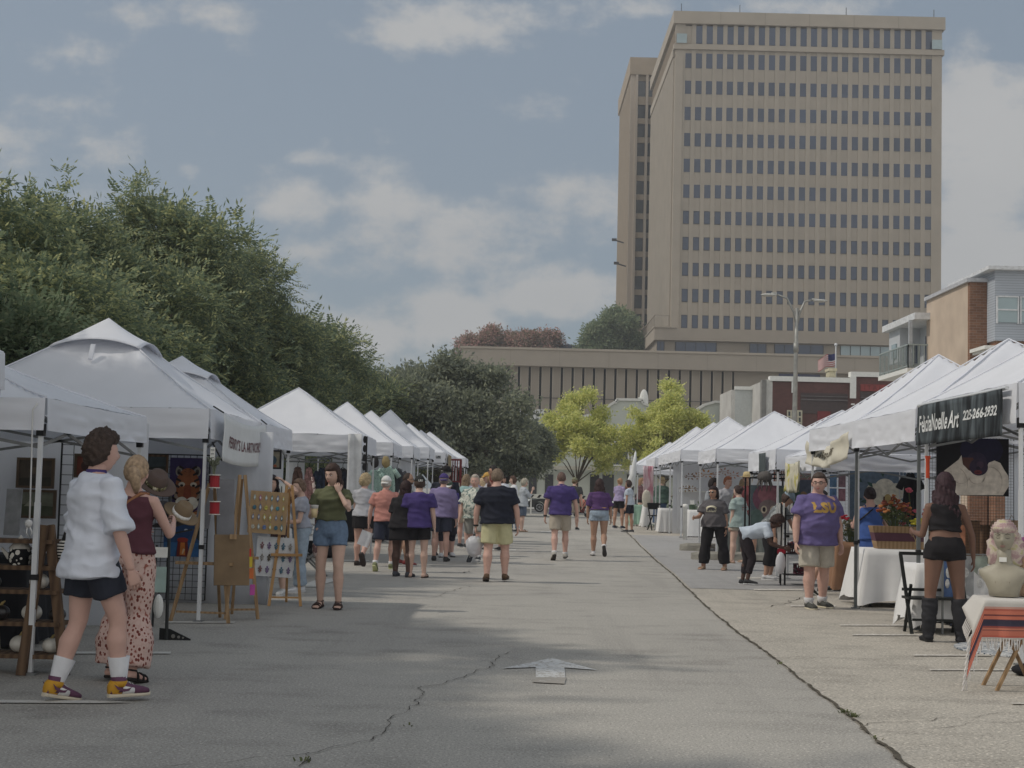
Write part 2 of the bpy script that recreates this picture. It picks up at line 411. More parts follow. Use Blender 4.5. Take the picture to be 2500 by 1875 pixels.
def worn(name, c, th, base=(164, 158, 149)):
 if name in MATS: return MATS[name]
 m = bpy.data.materials.new(name); m.use_nodes = True; t = m.node_tree; b = t.nodes['Principled BSDF']; b.inputs['Roughness'].default_value = .9
 tcn = t.nodes.new('ShaderNodeTexCoord'); n = t.nodes.new('ShaderNodeTexNoise'); n.inputs['Scale'].default_value = 22; n.inputs['Detail'].default_value = 6; n.inputs['Roughness'].default_value = .7
 t.links.new(tcn.outputs['Object'], n.inputs['Vector'])
 o = ramp(t, n.outputs[0], [(0, base), (th, base), (th + .04, c), (1, c)], 'LINEAR')
 t.links.new(o, b.inputs['Base Color']); MATS[name] = m; return m
w_arrow = worn('worn_arrow_paint', (206, 206, 204), .43); w_line = worn('worn_line_paint', (200, 198, 192), .36); w_faint = worn('faint_line_paint', (222, 218, 210), .53, (184, 178, 168))
def patch(pts, mat, name='road_marking', z=.008, px=True):
 P = [gnd(x, y) for x, y in pts] if px else [V(p) for p in pts]
 return struct(MB().add([(p.x, p.y, z + gz(p.y)) for p in P], [tuple(range(len(P)))]).build(name, mat))
patch([(1225, 1634), (1330, 1612), (1344, 1608), (1362, 1612), (1458, 1638), (1378, 1632), (1310, 1631)], w_arrow)
patch([(1308, 1631.2), (1378, 1631.2), (1380, 1656), (1308, 1656)], w_arrow, z=.0085)
patch([(1302, 1656.2), (1382, 1656.2), (1378, 1672), (1300, 1668)], worn('faint_arrow_paint', (190, 188, 184), .58), z=.0085)
for p in ([(-60, 1711), (240, 1713), (330, 1717), (240, 1719.5), (-60, 1718)], [(150, 1592.5), (418, 1593), (416, 1598), (150, 1598)],
          [(400, 1518), (575, 1519), (572, 1522.5), (400, 1522)], [(780, 1413), (840, 1413.4), (770, 1432.8), (730, 1432.8)]):
 patch(p, w_line)
for x0, x1, y in ((730, 780, 1433), (835, 900, 1369), (1160, 1260, 1343.5), (1320, 1350, 1299), (1150, 1240, 1276)):
 patch([(x0, y - 1.2), (x1, y - 1), (x1, y + 1.4), (x0, y + 1.2)], w_line)
for x0, x1, y in ((1840, 1960, 1441), (1930, 2040, 1481), (2050, 2235, 1528), (2080, 2260, 1552), (2230, 2420, 1602), (2270, 2500, 1638), (2470, 2560, 1721), (1800, 1880, 1412)):
 patch([(x0, y - 1.6), (x1, y - 1), (x1, y + 2.4), (x0, y + 2)], w_faint, z=.0125)
# weeds in the joint, pebbles
mb = MB()
for cx, cy, nn in ((2062, 1742, 26), (2085, 1752, 30), (1905, 1623, 5), (2135, 1806, 6), (738, 1862, 10), (1000, 1773, 3)):
 c = gnd(cx, cy)
 for i in range(nn):
  a = rnd.random() * 6.28; r = rnd.random() * .05; b = c + V((math.cos(a) * r, math.sin(a) * r, .005)); h = rnd.uniform(.008, .022)
  t = V((math.cos(a) * h * .8, math.sin(a) * h * .8, h)); s = V((-math.sin(a), math.cos(a), 0)) * .006
  mb.add([b - s, b + s, b + t + s * .8, b + t - s * .8], [(0, 1, 2, 3)])
tag(mb.build('weeds', M('weed_green', (98, 104, 70), trans=.3)), 'small green weeds growing in the pavement joint', 'weeds', kind='stuff')
# cross street, kerb and far pavement
struct(MB().add([(-400, 92.5, .004), (400, 92.5, .004), (400, 106, .004), (-400, 106, .004)], [(0, 1, 2, 3)]).build('road', m_road))
struct(MB().bx(-400, 400, 106, 106.25, -.1, .13).build('kerb', M('kerb_concrete', (150, 148, 142), bump=.3)))
struct(MB().bx(-400, 400, 106.253, 116, -.1, .12).build('sidewalk', m_slab))
struct(MB().add([(-60, 96.2, .008), (60, 96.2, .008), (60, 96.5, .008), (-60, 96.5, .008)], [(0, 1, 2, 3)]).build('road_marking', m_old))
# wheel stops on the right
def wheel_stop(x, y, L, label):
 p = gnd(x, y); mb = MB()
 prof = [(-.09, 0), (-.075, .10), (-.04, .14), (.04, .14), (.075, .10), (.09, 0)]
 nsec = 12; vs = []
 for i in range(nsec + 1):
  u = i / nsec; k = 1 if 0 < i < nsec else .8
  for a, b in prof:
   q = V((u * L, a * 1.6 * k, b * 1.25 * k)); q += V((0, noise.noise(q * 4 + p) * .03, noise.noise(q * 5) * .012)); vs.append(q)
 m = len(prof)
 fs = [(i * m + k, i * m + k + 1, (i + 1) * m + k + 1, (i + 1) * m + k) for i in range(nsec) for k in range(m - 1)] + [tuple(range(m)), tuple(range(nsec * m, nsec * m + m))]
 mb.add(vs, fs); o = mb.build('wheel_stop', M('rough_concrete', (146, 143, 134), bump=.5, bs=30), smooth=False, loc=(p.x, p.y, .008 + gz(p.y)))
 return tag(o, label, 'wheel stop', 'concrete wheel stops')
wheel_stop(1660, 1344, 1.9, 'low rough concrete wheel stop farther back, behind the woman in sunglasses')
wheel_stop(1688, 1366, 2.0, 'low rough concrete wheel stop nearer the camera, at the feet of the woman in sunglasses')

# ================================================================ BUILDINGS
con = M('tan_precast_concrete', (158, 149, 137), rough=.85, var=.05, vs=.6, bump=.12, bs=6)
con2 = M('tan_precast_piers', (164, 155, 142), rough=.85, var=.06, vs=.4, bump=.1, bs=6)
con_d = M('tan_concrete_streaked', (146, 137, 125), rough=.85, var=.07, vs=.25)
glass = M('blue_grey_glass', (52, 64, 86), rough=.12, var=.3, vs=.13, spec=.7)
glass_l = M('pale_reflecting_glass', (150, 168, 172), rough=.15, var=.2, vs=.2, spec=.8)
dark_gap = M('dark_window_slot', (34, 30, 24), rough=.4, var=.3)
frame_d = M('dark_window_frame', (60, 60, 62), rough=.5)

def tower():
 Y0 = 200.0
 tl = at(1651, 30, Y0); tr = at(2301, 41, Y0)
 x0, x1 = tl.x, (tr.x); ztop = (tl.z + tr.z) / 2; D = 34.0
 zb = at(1870, 845, Y0).z
 t = thing('office_tower', 'tall tan concrete office tower with rows of narrow dark windows', 'office tower', (x0, Y0, 0))
 Wd = x1 - x0; X = lambda x: x - x0
 ncol = 24; pitch = (Wd - 2.2) / ncol; wx = [1.1 + pitch * (i + .5) for i in range(ncol)]; ww = pitch * .60
 # rows measured down the middle of the facade
 rows = [(69, 112)] + [(a, b) for a, b in ((136, 172), (203, 235), (267, 299), (331, 363), (394, 426), (457, 489), (521, 553), (585, 617), (648, 680), (712, 744), (776, 808))]
 zr = [(at(1980, b, Y0).z, at(1980, a, Y0).z) for a, b in rows]
 mb = MB()
 mb.bx(0.35, Wd - .35, .75, D - .4, 0, ztop - .6)                       # core
 mb.build('wall', con_d, t)
 mb = MB(); edges = [0] + [] ; zlast = zb
 zs = sorted(zr)
 # spandrels between rows; windows between piers
 sp = MB(); prev = zb
 for lo, hi in zs:
  sp.bx(0, Wd, .30, .75, prev, lo); prev = hi
 sp.bx(0, Wd, .30, .75, prev, ztop - 5.0)
 sp.build('spandrel', con2, t)
 pr = MB()
 for i in range(ncol + 1):
  a = 0 if i == 0 else wx[i - 1] + ww / 2; b = Wd if i == ncol else wx[i] - ww / 2
  pr.bx(a, b, .20, .298, zb, zs[-1][1] + 1.2)
 # thin vertical mullion ribs below each window
 for i in range(ncol):
  pr.bx(wx[i] - .05, wx[i] + .05, .22, .298, zb, zs[-2][0] - .2) if False else None
 pr.build('pier', con2, t)
 bandz = zs[-2][1] + .5
 MB().bx(-.25, Wd + .25, -.1, 1.2, bandz, zs[-1][0] - .15).build('balcony_band', con2, t)
 pz = zs[-1][1] + .2
 pa = MB(); pa.bx(-.35, Wd + .35, -.25, D + .2, pz + .0, ztop); pa.build('parapet', con2, t)
 for i in range(1, 6): MB().bx(Wd * i / 6 - .04, Wd * i / 6 + .04, -.27, -.251, pz + .05, ztop - .05).build('parapet_joint', con_d, t)
 for fx in (.02, .24, .64, .97): MB().bar((Wd * fx, .3, ztop), (Wd * fx, .3, ztop + 1.2), .08).build('lightning_rod', frame_d, t)
 for xa in (.1, Wd - 1.5): MB().bx(xa, xa + 1.4, -.3, -.24, zs[-1][0] - .1, zs[-1][0] + 1.2).build('balcony_rail', glass_l, t)
 # windows: the 100 nearest the ground as parts, the rest in one mesh
 rest = MB(); cnt = 0; proto = None
 for ri, (lo, hi) in enumerate(zs):
  last = ri == len(zs) - 1
  for i in range(ncol):
   if last and i in (0,): continue
   if cnt < 100:
    m = MB(); m.bx(-ww / 2, ww / 2, 0, .03, 0, hi - lo)
    if proto is None or abs(proto[1] - (hi - lo)) > .02:
     o = m.build('window', glass, t); 
     f = MB().bx(-ww / 2, -ww / 2 + .06, -.03, .001, .06, hi - lo - .06).bx(ww / 2 - .06, ww / 2, -.03, .001, .06, hi - lo - .06).bx(-ww / 2, ww / 2, -.03, .001, 0, .06).bx(-ww / 2, ww / 2, -.03, .001, hi - lo - .06, hi - lo).build('window_frame', frame_d, o)
     proto = (o, hi - lo, f)
     o.location = (wx[i], .5 - .25, lo)
     o.location.y = .245
    else:
     o = proto[0].copy(); col.objects.link(o); o.parent = t; o.location = (wx[i], .245, lo)
     f = proto[2].copy(); col.objects.link(f); f.parent = o
    cnt += 1
   else:
    rest.bx(wx[i] - ww / 2, wx[i] + ww / 2, .245, .275, lo, hi)
 o = rest.build('window', glass, t); o['kind'] = 'stuff'
 # left side: fine vertical fins with slots
 sd_ = MB(); nf = 60; dd = (D - 1.0) / nf
 sl_ = MB(); sl_.bx(-.02, .34, .8, D - .6, zb, pz - .5); sl_.build('side_slot', M('side_slot_tan', (120, 106, 88), var=.1), t)
 for i in range(nf): sd_.bx(-.22, -.021, .8 + i * dd, .8 + i * dd + dd * .62, zb, pz - 4.6)
 sd_.build('side_fin', con2, t)
 MB().bx(-.3, -.02, .8, D - .5, pz - 4.4, pz - 3.2).build('side_band', con2, t)
 MB().bx(-.02, 1.05, .0, .79, zb, pz - .2 - 4.4).build('corner_pier', con2, t)
 # podium floor with strip windows
 pl = at(1560, 832, 195).x - x0
 px0, px1 = at(1597, 840, 195).x - x0, at(2180, 870, 195).x - x0 + 6
 zt = at(1870, 806, 195).z; zm = at(1870, 836, 195).z; zq = at(1870, 872, 195).z
 MB().bx(px0, px1, -5, D * .9, zm, zt).build('podium_wall', con, t)
 MB().bx(px0 + .4, px1, -4.4, D * .8, zq - 8, zm - .002).build('podium_base', con_d, t)
 for (a, b, gl) in ((1650, 1750, glass), (1832, 1872, glass), (1893, 1941, glass), (1950, 2012, glass), (2054, 2176, glass_l), (1605, 1622, glass)):
  xa, xb = at(a, 850, 195).x - x0, at(b, 850, 195).x - x0
  w = MB().bx(xa, xb, -4.46, -4.402, zq + .1, zm - .15).build('window', gl, t)
  k = max(2, int((xb - xa) / 1.3))
  for i in range(k + 1): MB().bx(xa + (xb - xa) * i / k - .04, xa + (xb - xa) * i / k + .04, -4.5, -4.462, zq + .1, zm - .15).build('mullion', frame_d, w)
 MB().bx(px0 - .1, px0 + 3, -5.2, D * .85, zt + .002, zt + .15).build('terrace_rail', con2, t)
 rr = MB()
 for i in range(18): rr.bar((px0, -5 + i * 1.6, zt + .1), (px0, -5 + i * 1.6, zt + 1.6), .07)
 rr.bar((px0, -5, zt + 1.6), (px0, 24, zt + 1.6), .1); rr.bar((px0, -5, zt + 1.6), (px0 + 1.9, -5, zt + 1.6), .1); rr.bar((px0 + 1.9, -5, zt + .1), (px0 + 1.9, -5, zt + 1.6), .1)
 rr.build('terrace_rail', con_d, t)
tower()

def tower_back():
 Y0 = 240.0; x0 = at(1540, 300, Y0).x; x1 = x0 + 17; zt = at(1575, 141, Y0).z; zp = at(1575, 183, Y0).z
 t = thing('office_tower', 'slimmer grey brown office tower partly hidden behind the big tan tower', 'office tower', (x0, Y0, 0))
 g_ = M('taupe_concrete', (158, 144, 126), var=.06, vs=.4); W_ = x1 - x0
 MB().bx(.2, W_, .6, 26, 0, zp + .5).build('wall', g_, t)
 MB().bx(-.3, W_ + .2, -.2, 27, zp, zt).build('parapet', g_, t)
 ribs = MB()
 for x in (.9, 2.6, 4.5, 5.4, 7.2, 8.0): ribs.bx(x - .2, x + .2, -.15, .6, 0, zp)
 ribs.bx(-.1, .7, .1, .6, 0, zp)
 ribs.build('rib', M('pale_rib_concrete', (172, 160, 146), var=.05), t)
 ys = [(196, 235)] + [(255 + i * 46.5, 288 + i * 46.5) for i in range(14)]
 sp = MB(); prev = 0
 zz = sorted([(at(1575, b, Y0).z, at(1575, a, Y0).z) for a, b in ys])
 for lo, hi in zz:
  sp.bx(.7, W_, .25, .598, prev, lo); prev = hi
  for a, b in ((1.15, 2.35), (2.85, 4.25), (5.7, 6.95), (8.3, 9.6)):
   w = MB().bx(a, b, .50, .53, lo, hi).build('window', M('dark_tower_glass', (52, 56, 62), rough=.2, var=.5, vs=.5, spec=.6), t)
 sp.build('spandrel', g_, t)
 sd_ = MB()
 for i in range(30): sd_.bx(-.12, .199, .9 + i * .83, 1.35 + i * .83, 0, zp - .2)
 sd_.build('side_fin', g_, t)
 for y, z in ((8, zp * .62), (2, zp * .55)): MB().bar((-.2, y, z), (-1.6, y, z + .4), .2).box((-1.8, y, z + .5), (.8, .5, .4)).build('floodlight', frame_d, t)
tower_back()

def garage():
 Y0 = 172.0; xl, xr = at(1127, 860, Y0).x, at(2140, 900, Y0).x + 3
 zt = at(1650, 864, Y0).z; zf = at(1650, 903, Y0).z
 t = thing('parking_garage', 'long low tan concrete building with deep fascia and tall dark slots', 'low building', (xl, Y0, 0))
 W_ = xr - xl
 MB().bx(0, W_, -.8, 18, zf, zt).build('fascia', con, t)
 MB().bx(-.15, W_ + .1, -.95, 18.1, zt + .002, zt + .25).build('coping', con2, t)
 j = MB()
 for i in range(1, 9): j.bx(W_ * i / 9 - .03, W_ * i / 9 + .03, -.815, -.801, zf + .05, zt - .05)
 j.build('fascia_joint', con_d, t)
 MB().bx(.6, W_, .9, 17, 0, zf - .002).build('wall', dark_gap, t)
 p = 1.25; n = int((at(1800, 950, Y0).x - xl) / p); pan = MB(); rib = MB()
 for i in range(n):
  a = .5 + i * p + .14; b = .5 + (i + 1) * p - .14
  pan.bx(a, b, .25, .89, 0, zf - .003); rib.bx(a, a + .10, .21, .248, 0, zf - .004); rib.bx(b - .08, b, .21, .248, 0, zf - .004)
 pan.bx(.5 + n * p + .1, W_, .25, .89, 0, zf - .003)
 pan.bx(0, .5, .25, .89, 0, zf - .003)
 o = pan.build('wall_panel', con_d, t); o2 = rib.build('panel_rib', con2, t)
 MB().bx(at(1902, 925, Y0).x - xl, at(2003, 925, Y0).x - xl, .18, .245, at(1950, 930, Y0).z, at(1950, 913, Y0).z).build('window', M('deep_blue_glass', (36, 42, 84), rough=.2, spec=.6), t)
 MB().bx(n * p * .3, W_ * .85, .05, .09, at(1500, 976, Y0).z, at(1500, 974.5, Y0).z).build('cable', frame_d, t)
 bb = MB().bx(2.2, 4.6, -.2, .2, zf - 2.6, zf - .6); bb.build('wall_unit', M('unit_white', (190, 190, 186)), t)
garage()
# small dark hip roof seen above the low building
a, b, c = at(1350, 856, 215), at(1390, 838, 215), at(1428, 858, 215)
hh = thing('house', 'house whose small dark pitched roof rises above the low building', 'house', (b.x, 215, 0))
MB().add([(a.x - b.x - 2, 0, a.z), (c.x - b.x + 2, 0, c.z), (0, 5, b.z + .4), (a.x - b.x - 2, 12, a.z), (c.x - b.x + 2, 12, c.z)], [(0, 1, 2), (1, 4, 2), (4, 3, 2), (3, 0, 2)]).build('roof', M('slate_roof', (70, 74, 84)), hh)
MB().bx(a.x - b.x - 1, c.x - b.x + 1, .5, 11, 0, a.z - .01).build('wall', con_d, hh)

# --- pale mission style building
def mission():
 Y0 = 118.0; wallm = M('grey_green_stucco', (186, 190, 180), rough=.9, var=.05, vs=.8, bump=.1)
 trim = M('white_stucco_trim', (206, 206, 200), var=.05)
 xl = at(1235, 1100, Y0).x; xr = at(1900, 1100, Y0).x
 t = thing('mission_building', 'pale stucco building with curved mission style gables behind the trees', 'building', (xl, Y0, 0))
 P = []
 pts = [(1235, 1018), (1300, 1018), (1420, 1020), (1440, 1015), (1468, 1000), (1480, 998), (1490, 990), (1500, 984), (1506, 984), (1506, 977), (1569, 978), (1569, 986), (1580, 990), (1592, 998), (1600, 1010), (1612, 1016),
           (1640, 1018), (1690, 1010), (1720, 990), (1745, 983), (1798, 984), (1800, 990), (1812, 996), (1825, 1006), (1833, 1013), (1850, 1017), (1900, 1018)]
 for x, y in pts:
  q = at(x, y, Y0); P.append((q.x - xl, q.z))
 W_ = xr - xl
 poly = [(0, 0)] + P + [(W_, 0)]
 MB().prism(poly, .6, lambda u, v, w: (u, w, v)).build('front_wall', wallm, t)
 cop = MB()
 for (a, b) in zip(P[:-1], P[1:]):
  cop.bar((a[0], .3, a[1] + .06), (b[0], .3, b[1] + .06), .9, .2, side=(0, 1, 0))
 cop.build('coping', trim, t)
 MB().bx(.3, W_ - .3, .602, 16, 0, at(1500, 1020, Y0).z - .5).build('side_wall', wallm, t)
 zc = at(1540, 1083, Y0).z; MB().bx(at(1470, 1083, Y0).x - xl, W_ - 1, -.35, -.002, zc - .15, zc + .15).build('cornice', trim, t)
 v = at(1538, 1074, Y0); MB().loft([((v.x - xl, -.06, v.z), V((.16, 0, 0)), V((0, 0, .16))), ((v.x - xl, -.003, v.z), V((.16, 0, 0)), V((0, 0, .16)))], 14).build('vent', dark_gap, t)
 for (a, b, y0, y1) in ((1498, 1532, 1090, 1135), (1452, 1490, 1095, 1135), (1545, 1580, 1090, 1135), (1600, 1630, 1090, 1140), (1640, 1680, 1090, 1140)):
  A, B = at(a, y0, Y0), at(b, y1, Y0)
  w = MB().bx(A.x - xl, B.x - xl, -.05, -.002, B.z, A.z).build('window', M('dusky_glass', (70, 78, 82), rough=.15, spec=.7), t)
  f = MB(); 
  for x in (A.x - xl - .12, B.x - xl): f.bx(x, x + .12, -.1, -.003, B.z - .1, A.z + .1)
  f.bx(A.x - xl + .003, B.x - xl - .003, -.1, -.003, B.z - .12, B.z); f.bx(A.x - xl + .003, B.x - xl - .003, -.1, -.003, A.z, A.z + .12)
  f.build('window_frame', trim, w)
 MB().bx(2, W_ - 1, -1.2, -.36, at(1500, 1150, Y0).z, at(1500, 1141, Y0).z).build('canopy', M('beige_trim', (176, 172, 158)), t)
 for (a, b, m_) in ((1440, 1462, dark_gap), (1470, 1498, frame_d), (1530, 1548, dark_gap), (1330, 1350, frame_d), (1290, 1310, frame_d)):
  MB().bx(at(a, 1200, Y0).x - xl, at(b, 1200, Y0).x - xl, -.06, -.003, .12, at(a, 1158, Y0).z).build('door', m_, t)
 q = at(1574, 975, Y0 - .4); d = MB()
 d.ell((q.x - xl, .3, q.z), (.35, .12, .85)); d.bar((q.x - xl - .4, .3, q.z - .8), (q.x - xl - .4, .3, q.z + .2), .12); d.bar((q.x - xl - .7, .3, q.z - .1), (q.x - xl - .2, .3, q.z - .1), .15)
 d.bx(q.x - xl - .6, q.x - xl + .6, .1, .55, q.z - 1.2, q.z - .8)
 d.build('roof_ornament', white_paint, t)
 ww_ = MB(); a, b = at(1245, 1013, Y0 - 1), at(1330, 1019, Y0 - 1)
 for i in range(9): ww_.bx(a.x - xl + (b.x - a.x) * i / 9, a.x - xl + (b.x - a.x) * (i + .85) / 9, -.3, -.24, a.z - .25, a.z + .55)
 ww_.build('clerestory_window', M('clerestory_grey', (200, 202, 200)), t)
mission()

def brick_mat(name, a, b, mortar, scale=1.0, rot=None, sw=.25, sh=.08):
 m = bpy.data.materials.new(name); m.use_nodes = True; t = m.node_tree; bs = t.nodes['Principled BSDF']; bs.inputs['Roughness'].default_value = .9
 tcn = t.nodes.new('ShaderNodeTexCoord'); mp = t.nodes.new('ShaderNodeMapping')
 mp.inputs['Rotation'].default_value = rot or (PI / 2, 0, 0); t.links.new(tcn.outputs['Object'], mp.inputs[0])
 br = t.nodes.new('ShaderNodeTexBrick'); br.inputs['Scale'].default_value = scale; br.inputs['Brick Width'].default_value = sw; br.inputs['Row Height'].default_value = sh; br.inputs['Mortar Size'].default_value = .009
 br.inputs['Color1'].default_value = (*lin(a), 1); br.inputs['Color2'].default_value = (*lin(b), 1); br.inputs['Mortar'].default_value = (*lin(mortar), 1)
 t.links.new(mp.outputs[0], br.inputs['Vector'])
 n = t.nodes.new('ShaderNodeTexNoise'); n.inputs['Scale'].default_value = .7; n.inputs['Detail'].default_value = 7; t.links.new(tcn.outputs['Object'], n.inputs['Vector'])
 mx = t.nodes.new('ShaderNodeMix'); mx.data_type = 'RGBA'; mx.blend_type = 'MULTIPLY'; mx.inputs[0].default_value = .7
 t.links.new(br.outputs[0], mx.inputs[6]); t.links.new(ramp(t, n.outputs[0], [(0.2, (190, 185, 185)), (.8, (255, 255, 255))]), mx.inputs[7]); t.links.new(mx.outputs[2], bs.inputs['Base Color'])
 MATS[name] = m; return m
bk_red = brick_mat('dark_red_brick', (112, 66, 60), (92, 54, 50), (110, 92, 86), 1, None, .22, .075)
bk_char = brick_mat('charcoal_brick', (84, 70, 68), (70, 58, 58), (96, 86, 82), 1, None, .22, .075)
bk_white = brick_mat('whitewashed_brick', (232, 232, 226), (220, 220, 214), (196, 194, 188), 1, (PI / 2, 0, PI / 2), .22, .075)
bk_tan = brick_mat('tan_brick', (206, 160, 128), (190, 142, 110), (206, 188, 168), 1, (PI / 2, 0, PI / 2), .30, .11)
bk_tan_shade = brick_mat('tan_brick_shaded', (150, 110, 86), (126, 90, 70), (150, 134, 120), 1, None, .30, .11)  # tan brick darkened, shade of the camera-facing walls put into its colour

def brick_shop():
 Y0 = 105.0; xl = at(1886, 950, Y0).x; o = lambda x, y=950: at(x, y, Y0).x - xl; Z = lambda x, y: at(x, y, Y0).z
 t = thing('brick_shop', 'old dark red brick shop building with white stepped coping', 'building', (xl, Y0, 0))
 z0 = Z(1960, 932); z1 = Z(2140, 921); W_ = o(2420)
 xa, xb = o(2090), o(2185)
 MB().bx(0, xa, 0, .5, 0, z0).bx(xa, xb, 0, .5, 0, z1).bx(xb, W_, 0, .5, 0, z0).build('front_wall', bk_red, t)
 MB().bx(-.45, -.003, .0, 14, 0, z0 + .1).build('side_wall', bk_white, t)
 c = MB(); c.bx(-.2, xa - .2, -.15, .7, z0 + .002, z0 + .35); c.bx(xa - .4, xb + .4, -.15, .7, z1 + .002, z1 + .35); c.bx(xb + .2, W_, -.15, .7, z0 + .002, z0 + .35)
 for x in (xa - .45, xb + .05): c.bx(x, x + .42, -.17, -.003, z0 - 1.1, z1 - .0)
 c.bx(o(1932), o(1938), -.12, -.003, z0 - .8, z0)
 c.build('coping', white_paint, t)
 MB().bx(-.8, -.46, -.2, .4, 0, z0 + .05).build('corner_pilaster', M('grey_pilaster', (130, 128, 124), var=.2, vs=3), t)
 MB().bx(o(1955), xa - .6, -.05, -.002, Z(2000, 1010), Z(2000, 960)).bx(xa + .3, xb - .2, -.05, -.002, Z(2140, 1010), Z(2140, 958)).build('dark_brick_band', bk_char, t)
 r = MB()
 for (p, q) in ((o(1955), xa - .6), (xa + .3, xb - .2)):
  r.bx(p, q, -.12, -.052, Z(2000, 978), Z(2000, 975)); r.bx(p, q, -.12, -.052, Z(2000, 969), Z(2000, 967))
 r.build('brick_ledge', M('ledge_grey', (104, 98, 98), var=.2), t)
 pan = MB().bx(xa + .3, xb - .2, -.07, -.052 + .05, Z(2140, 955), Z(2140, 939)).build('sign_panel', M('faded_red_panel', (138, 66, 62), var=.2, vs=3), t)
 text('I T A L Y', .45, M('dark_red_letter', (104, 48, 46)), pan, loc=((xa + xb) / 2, -.075, Z(2140, 947)))
 for zz in (960, 968, 985): MB().bx(xa - .35, xa - .1, -.06, -.003, Z(2083, zz + 4), Z(2083, zz)).build('stone_block', white_paint, t)
 text('1924', .62, M('stone_digit', (150, 144, 138)), t, name='date_lettering', loc=(o(2148), -.06, Z(2140, 993)))
 MB().bx(o(1996), o(2028), -.06, -.003, Z(2010, 1040), Z(2010, 1004)).build('red_panel', M('red_boards', (120, 52, 54)), t)
 for (a, b) in ((1923, 1957), (2070, 2110)):
  w = MB().bx(o(a), o(b), -.05, -.002, Z(a, 1060), Z(a, 1003)).build('window', M('dark_sash_glass', (58, 62, 62), rough=.2, spec=.6), t)
  f = MB(); n_ = 4
  for i in range(n_ + 1): f.bx(o(a) + (o(b) - o(a)) * i / n_ - .05, o(a) + (o(b) - o(a)) * i / n_ + .05, -.11, -.052, Z(a, 1060), Z(a, 1003))
  for i in range(5):
   z = Z(a, 1060) + (Z(a, 1003) - Z(a, 1060)) * i / 4; f.bx(o(a) - .045, o(b) + .045, -.13, -.112, z - .05, z + .05)
  f.build('window_frame', M('cream_frame', (190, 184, 164)), w)
 u = MB(); u.bx(o(2032), o(2048), 1, 2.2, z0 + .3, z0 + 1.1); u.bx(o(2030), o(2050), .9, 2.3, z0 + .9, z0 + 1.1); u.build('roof_unit', M('cream_unit', (196, 188, 160)), t)
 # lower whitewashed neighbour wall
 q0, q1 = at(1795, 955, Y0 + 6), at(1862, 953, Y0 + 6)
 t2 = thing('whitewashed_outbuilding', 'low whitewashed outbuilding beside the brick shop', 'building', (q0.x, Y0 + 6, 0))
 MB().bx(0, q1.x - q0.x + 1.2, 0, 6, 0, q1.z).build('wall', M('grey_plaster', (190, 194, 192), var=.08), t2)
 MB().bx(-.3, -.003, 0, 6, 0, q0.z + .1).build('side_wall', bk_white, t2)
 MB().bx(-.05, q1.x - q0.x + 1.2, -.15, 0.1, q1.z + .002, q1.z + .25).build('coping', white_paint, t2)
brick_shop()

# --- flag
def flag():
 p = at(2040, 912, 110); top = at(2041, 845, 110)
 t = thing('flag', 'american flag flying from a pole above the brick shop', 'flag', (p.x, 110, 0))
 MB().tube([(0, 0, 0), (0, 0, top.z)], .05, 8).ell((0, 0, top.z + .1), (.12, .12, .12)).build('flagpole', white_steel, t)
 m = MB(); Wf, Hf = 1.35, .95; red = M('flag_red', (168, 50, 56)); wh = M('flag_white', (220, 218, 214)); bl = M('flag_blue', (44, 48, 92))
 def fp(u, v): return (-.06 - u * Wf * .92, .12 * math.sin(u * 7), top.z - .55 - v * Hf * (1 - .12 * u) - u * u * .55 - .04 * math.sin(u * 9))
 nu, nv = 20, 13
 for j in range(nv):
  for i in range(nu):
   m.use(bl if (i < 8 and j < 7) else (red if j % 2 == 0 else wh))
   m.add([fp(i / nu, j / nv), fp((i + 1) / nu, j / nv), fp((i + 1) / nu, (j + 1) / nv), fp(i / nu, (j + 1) / nv)], [(0, 1, 2, 3)])
 m.build('flag_cloth', None, t, sol=.01)
flag()

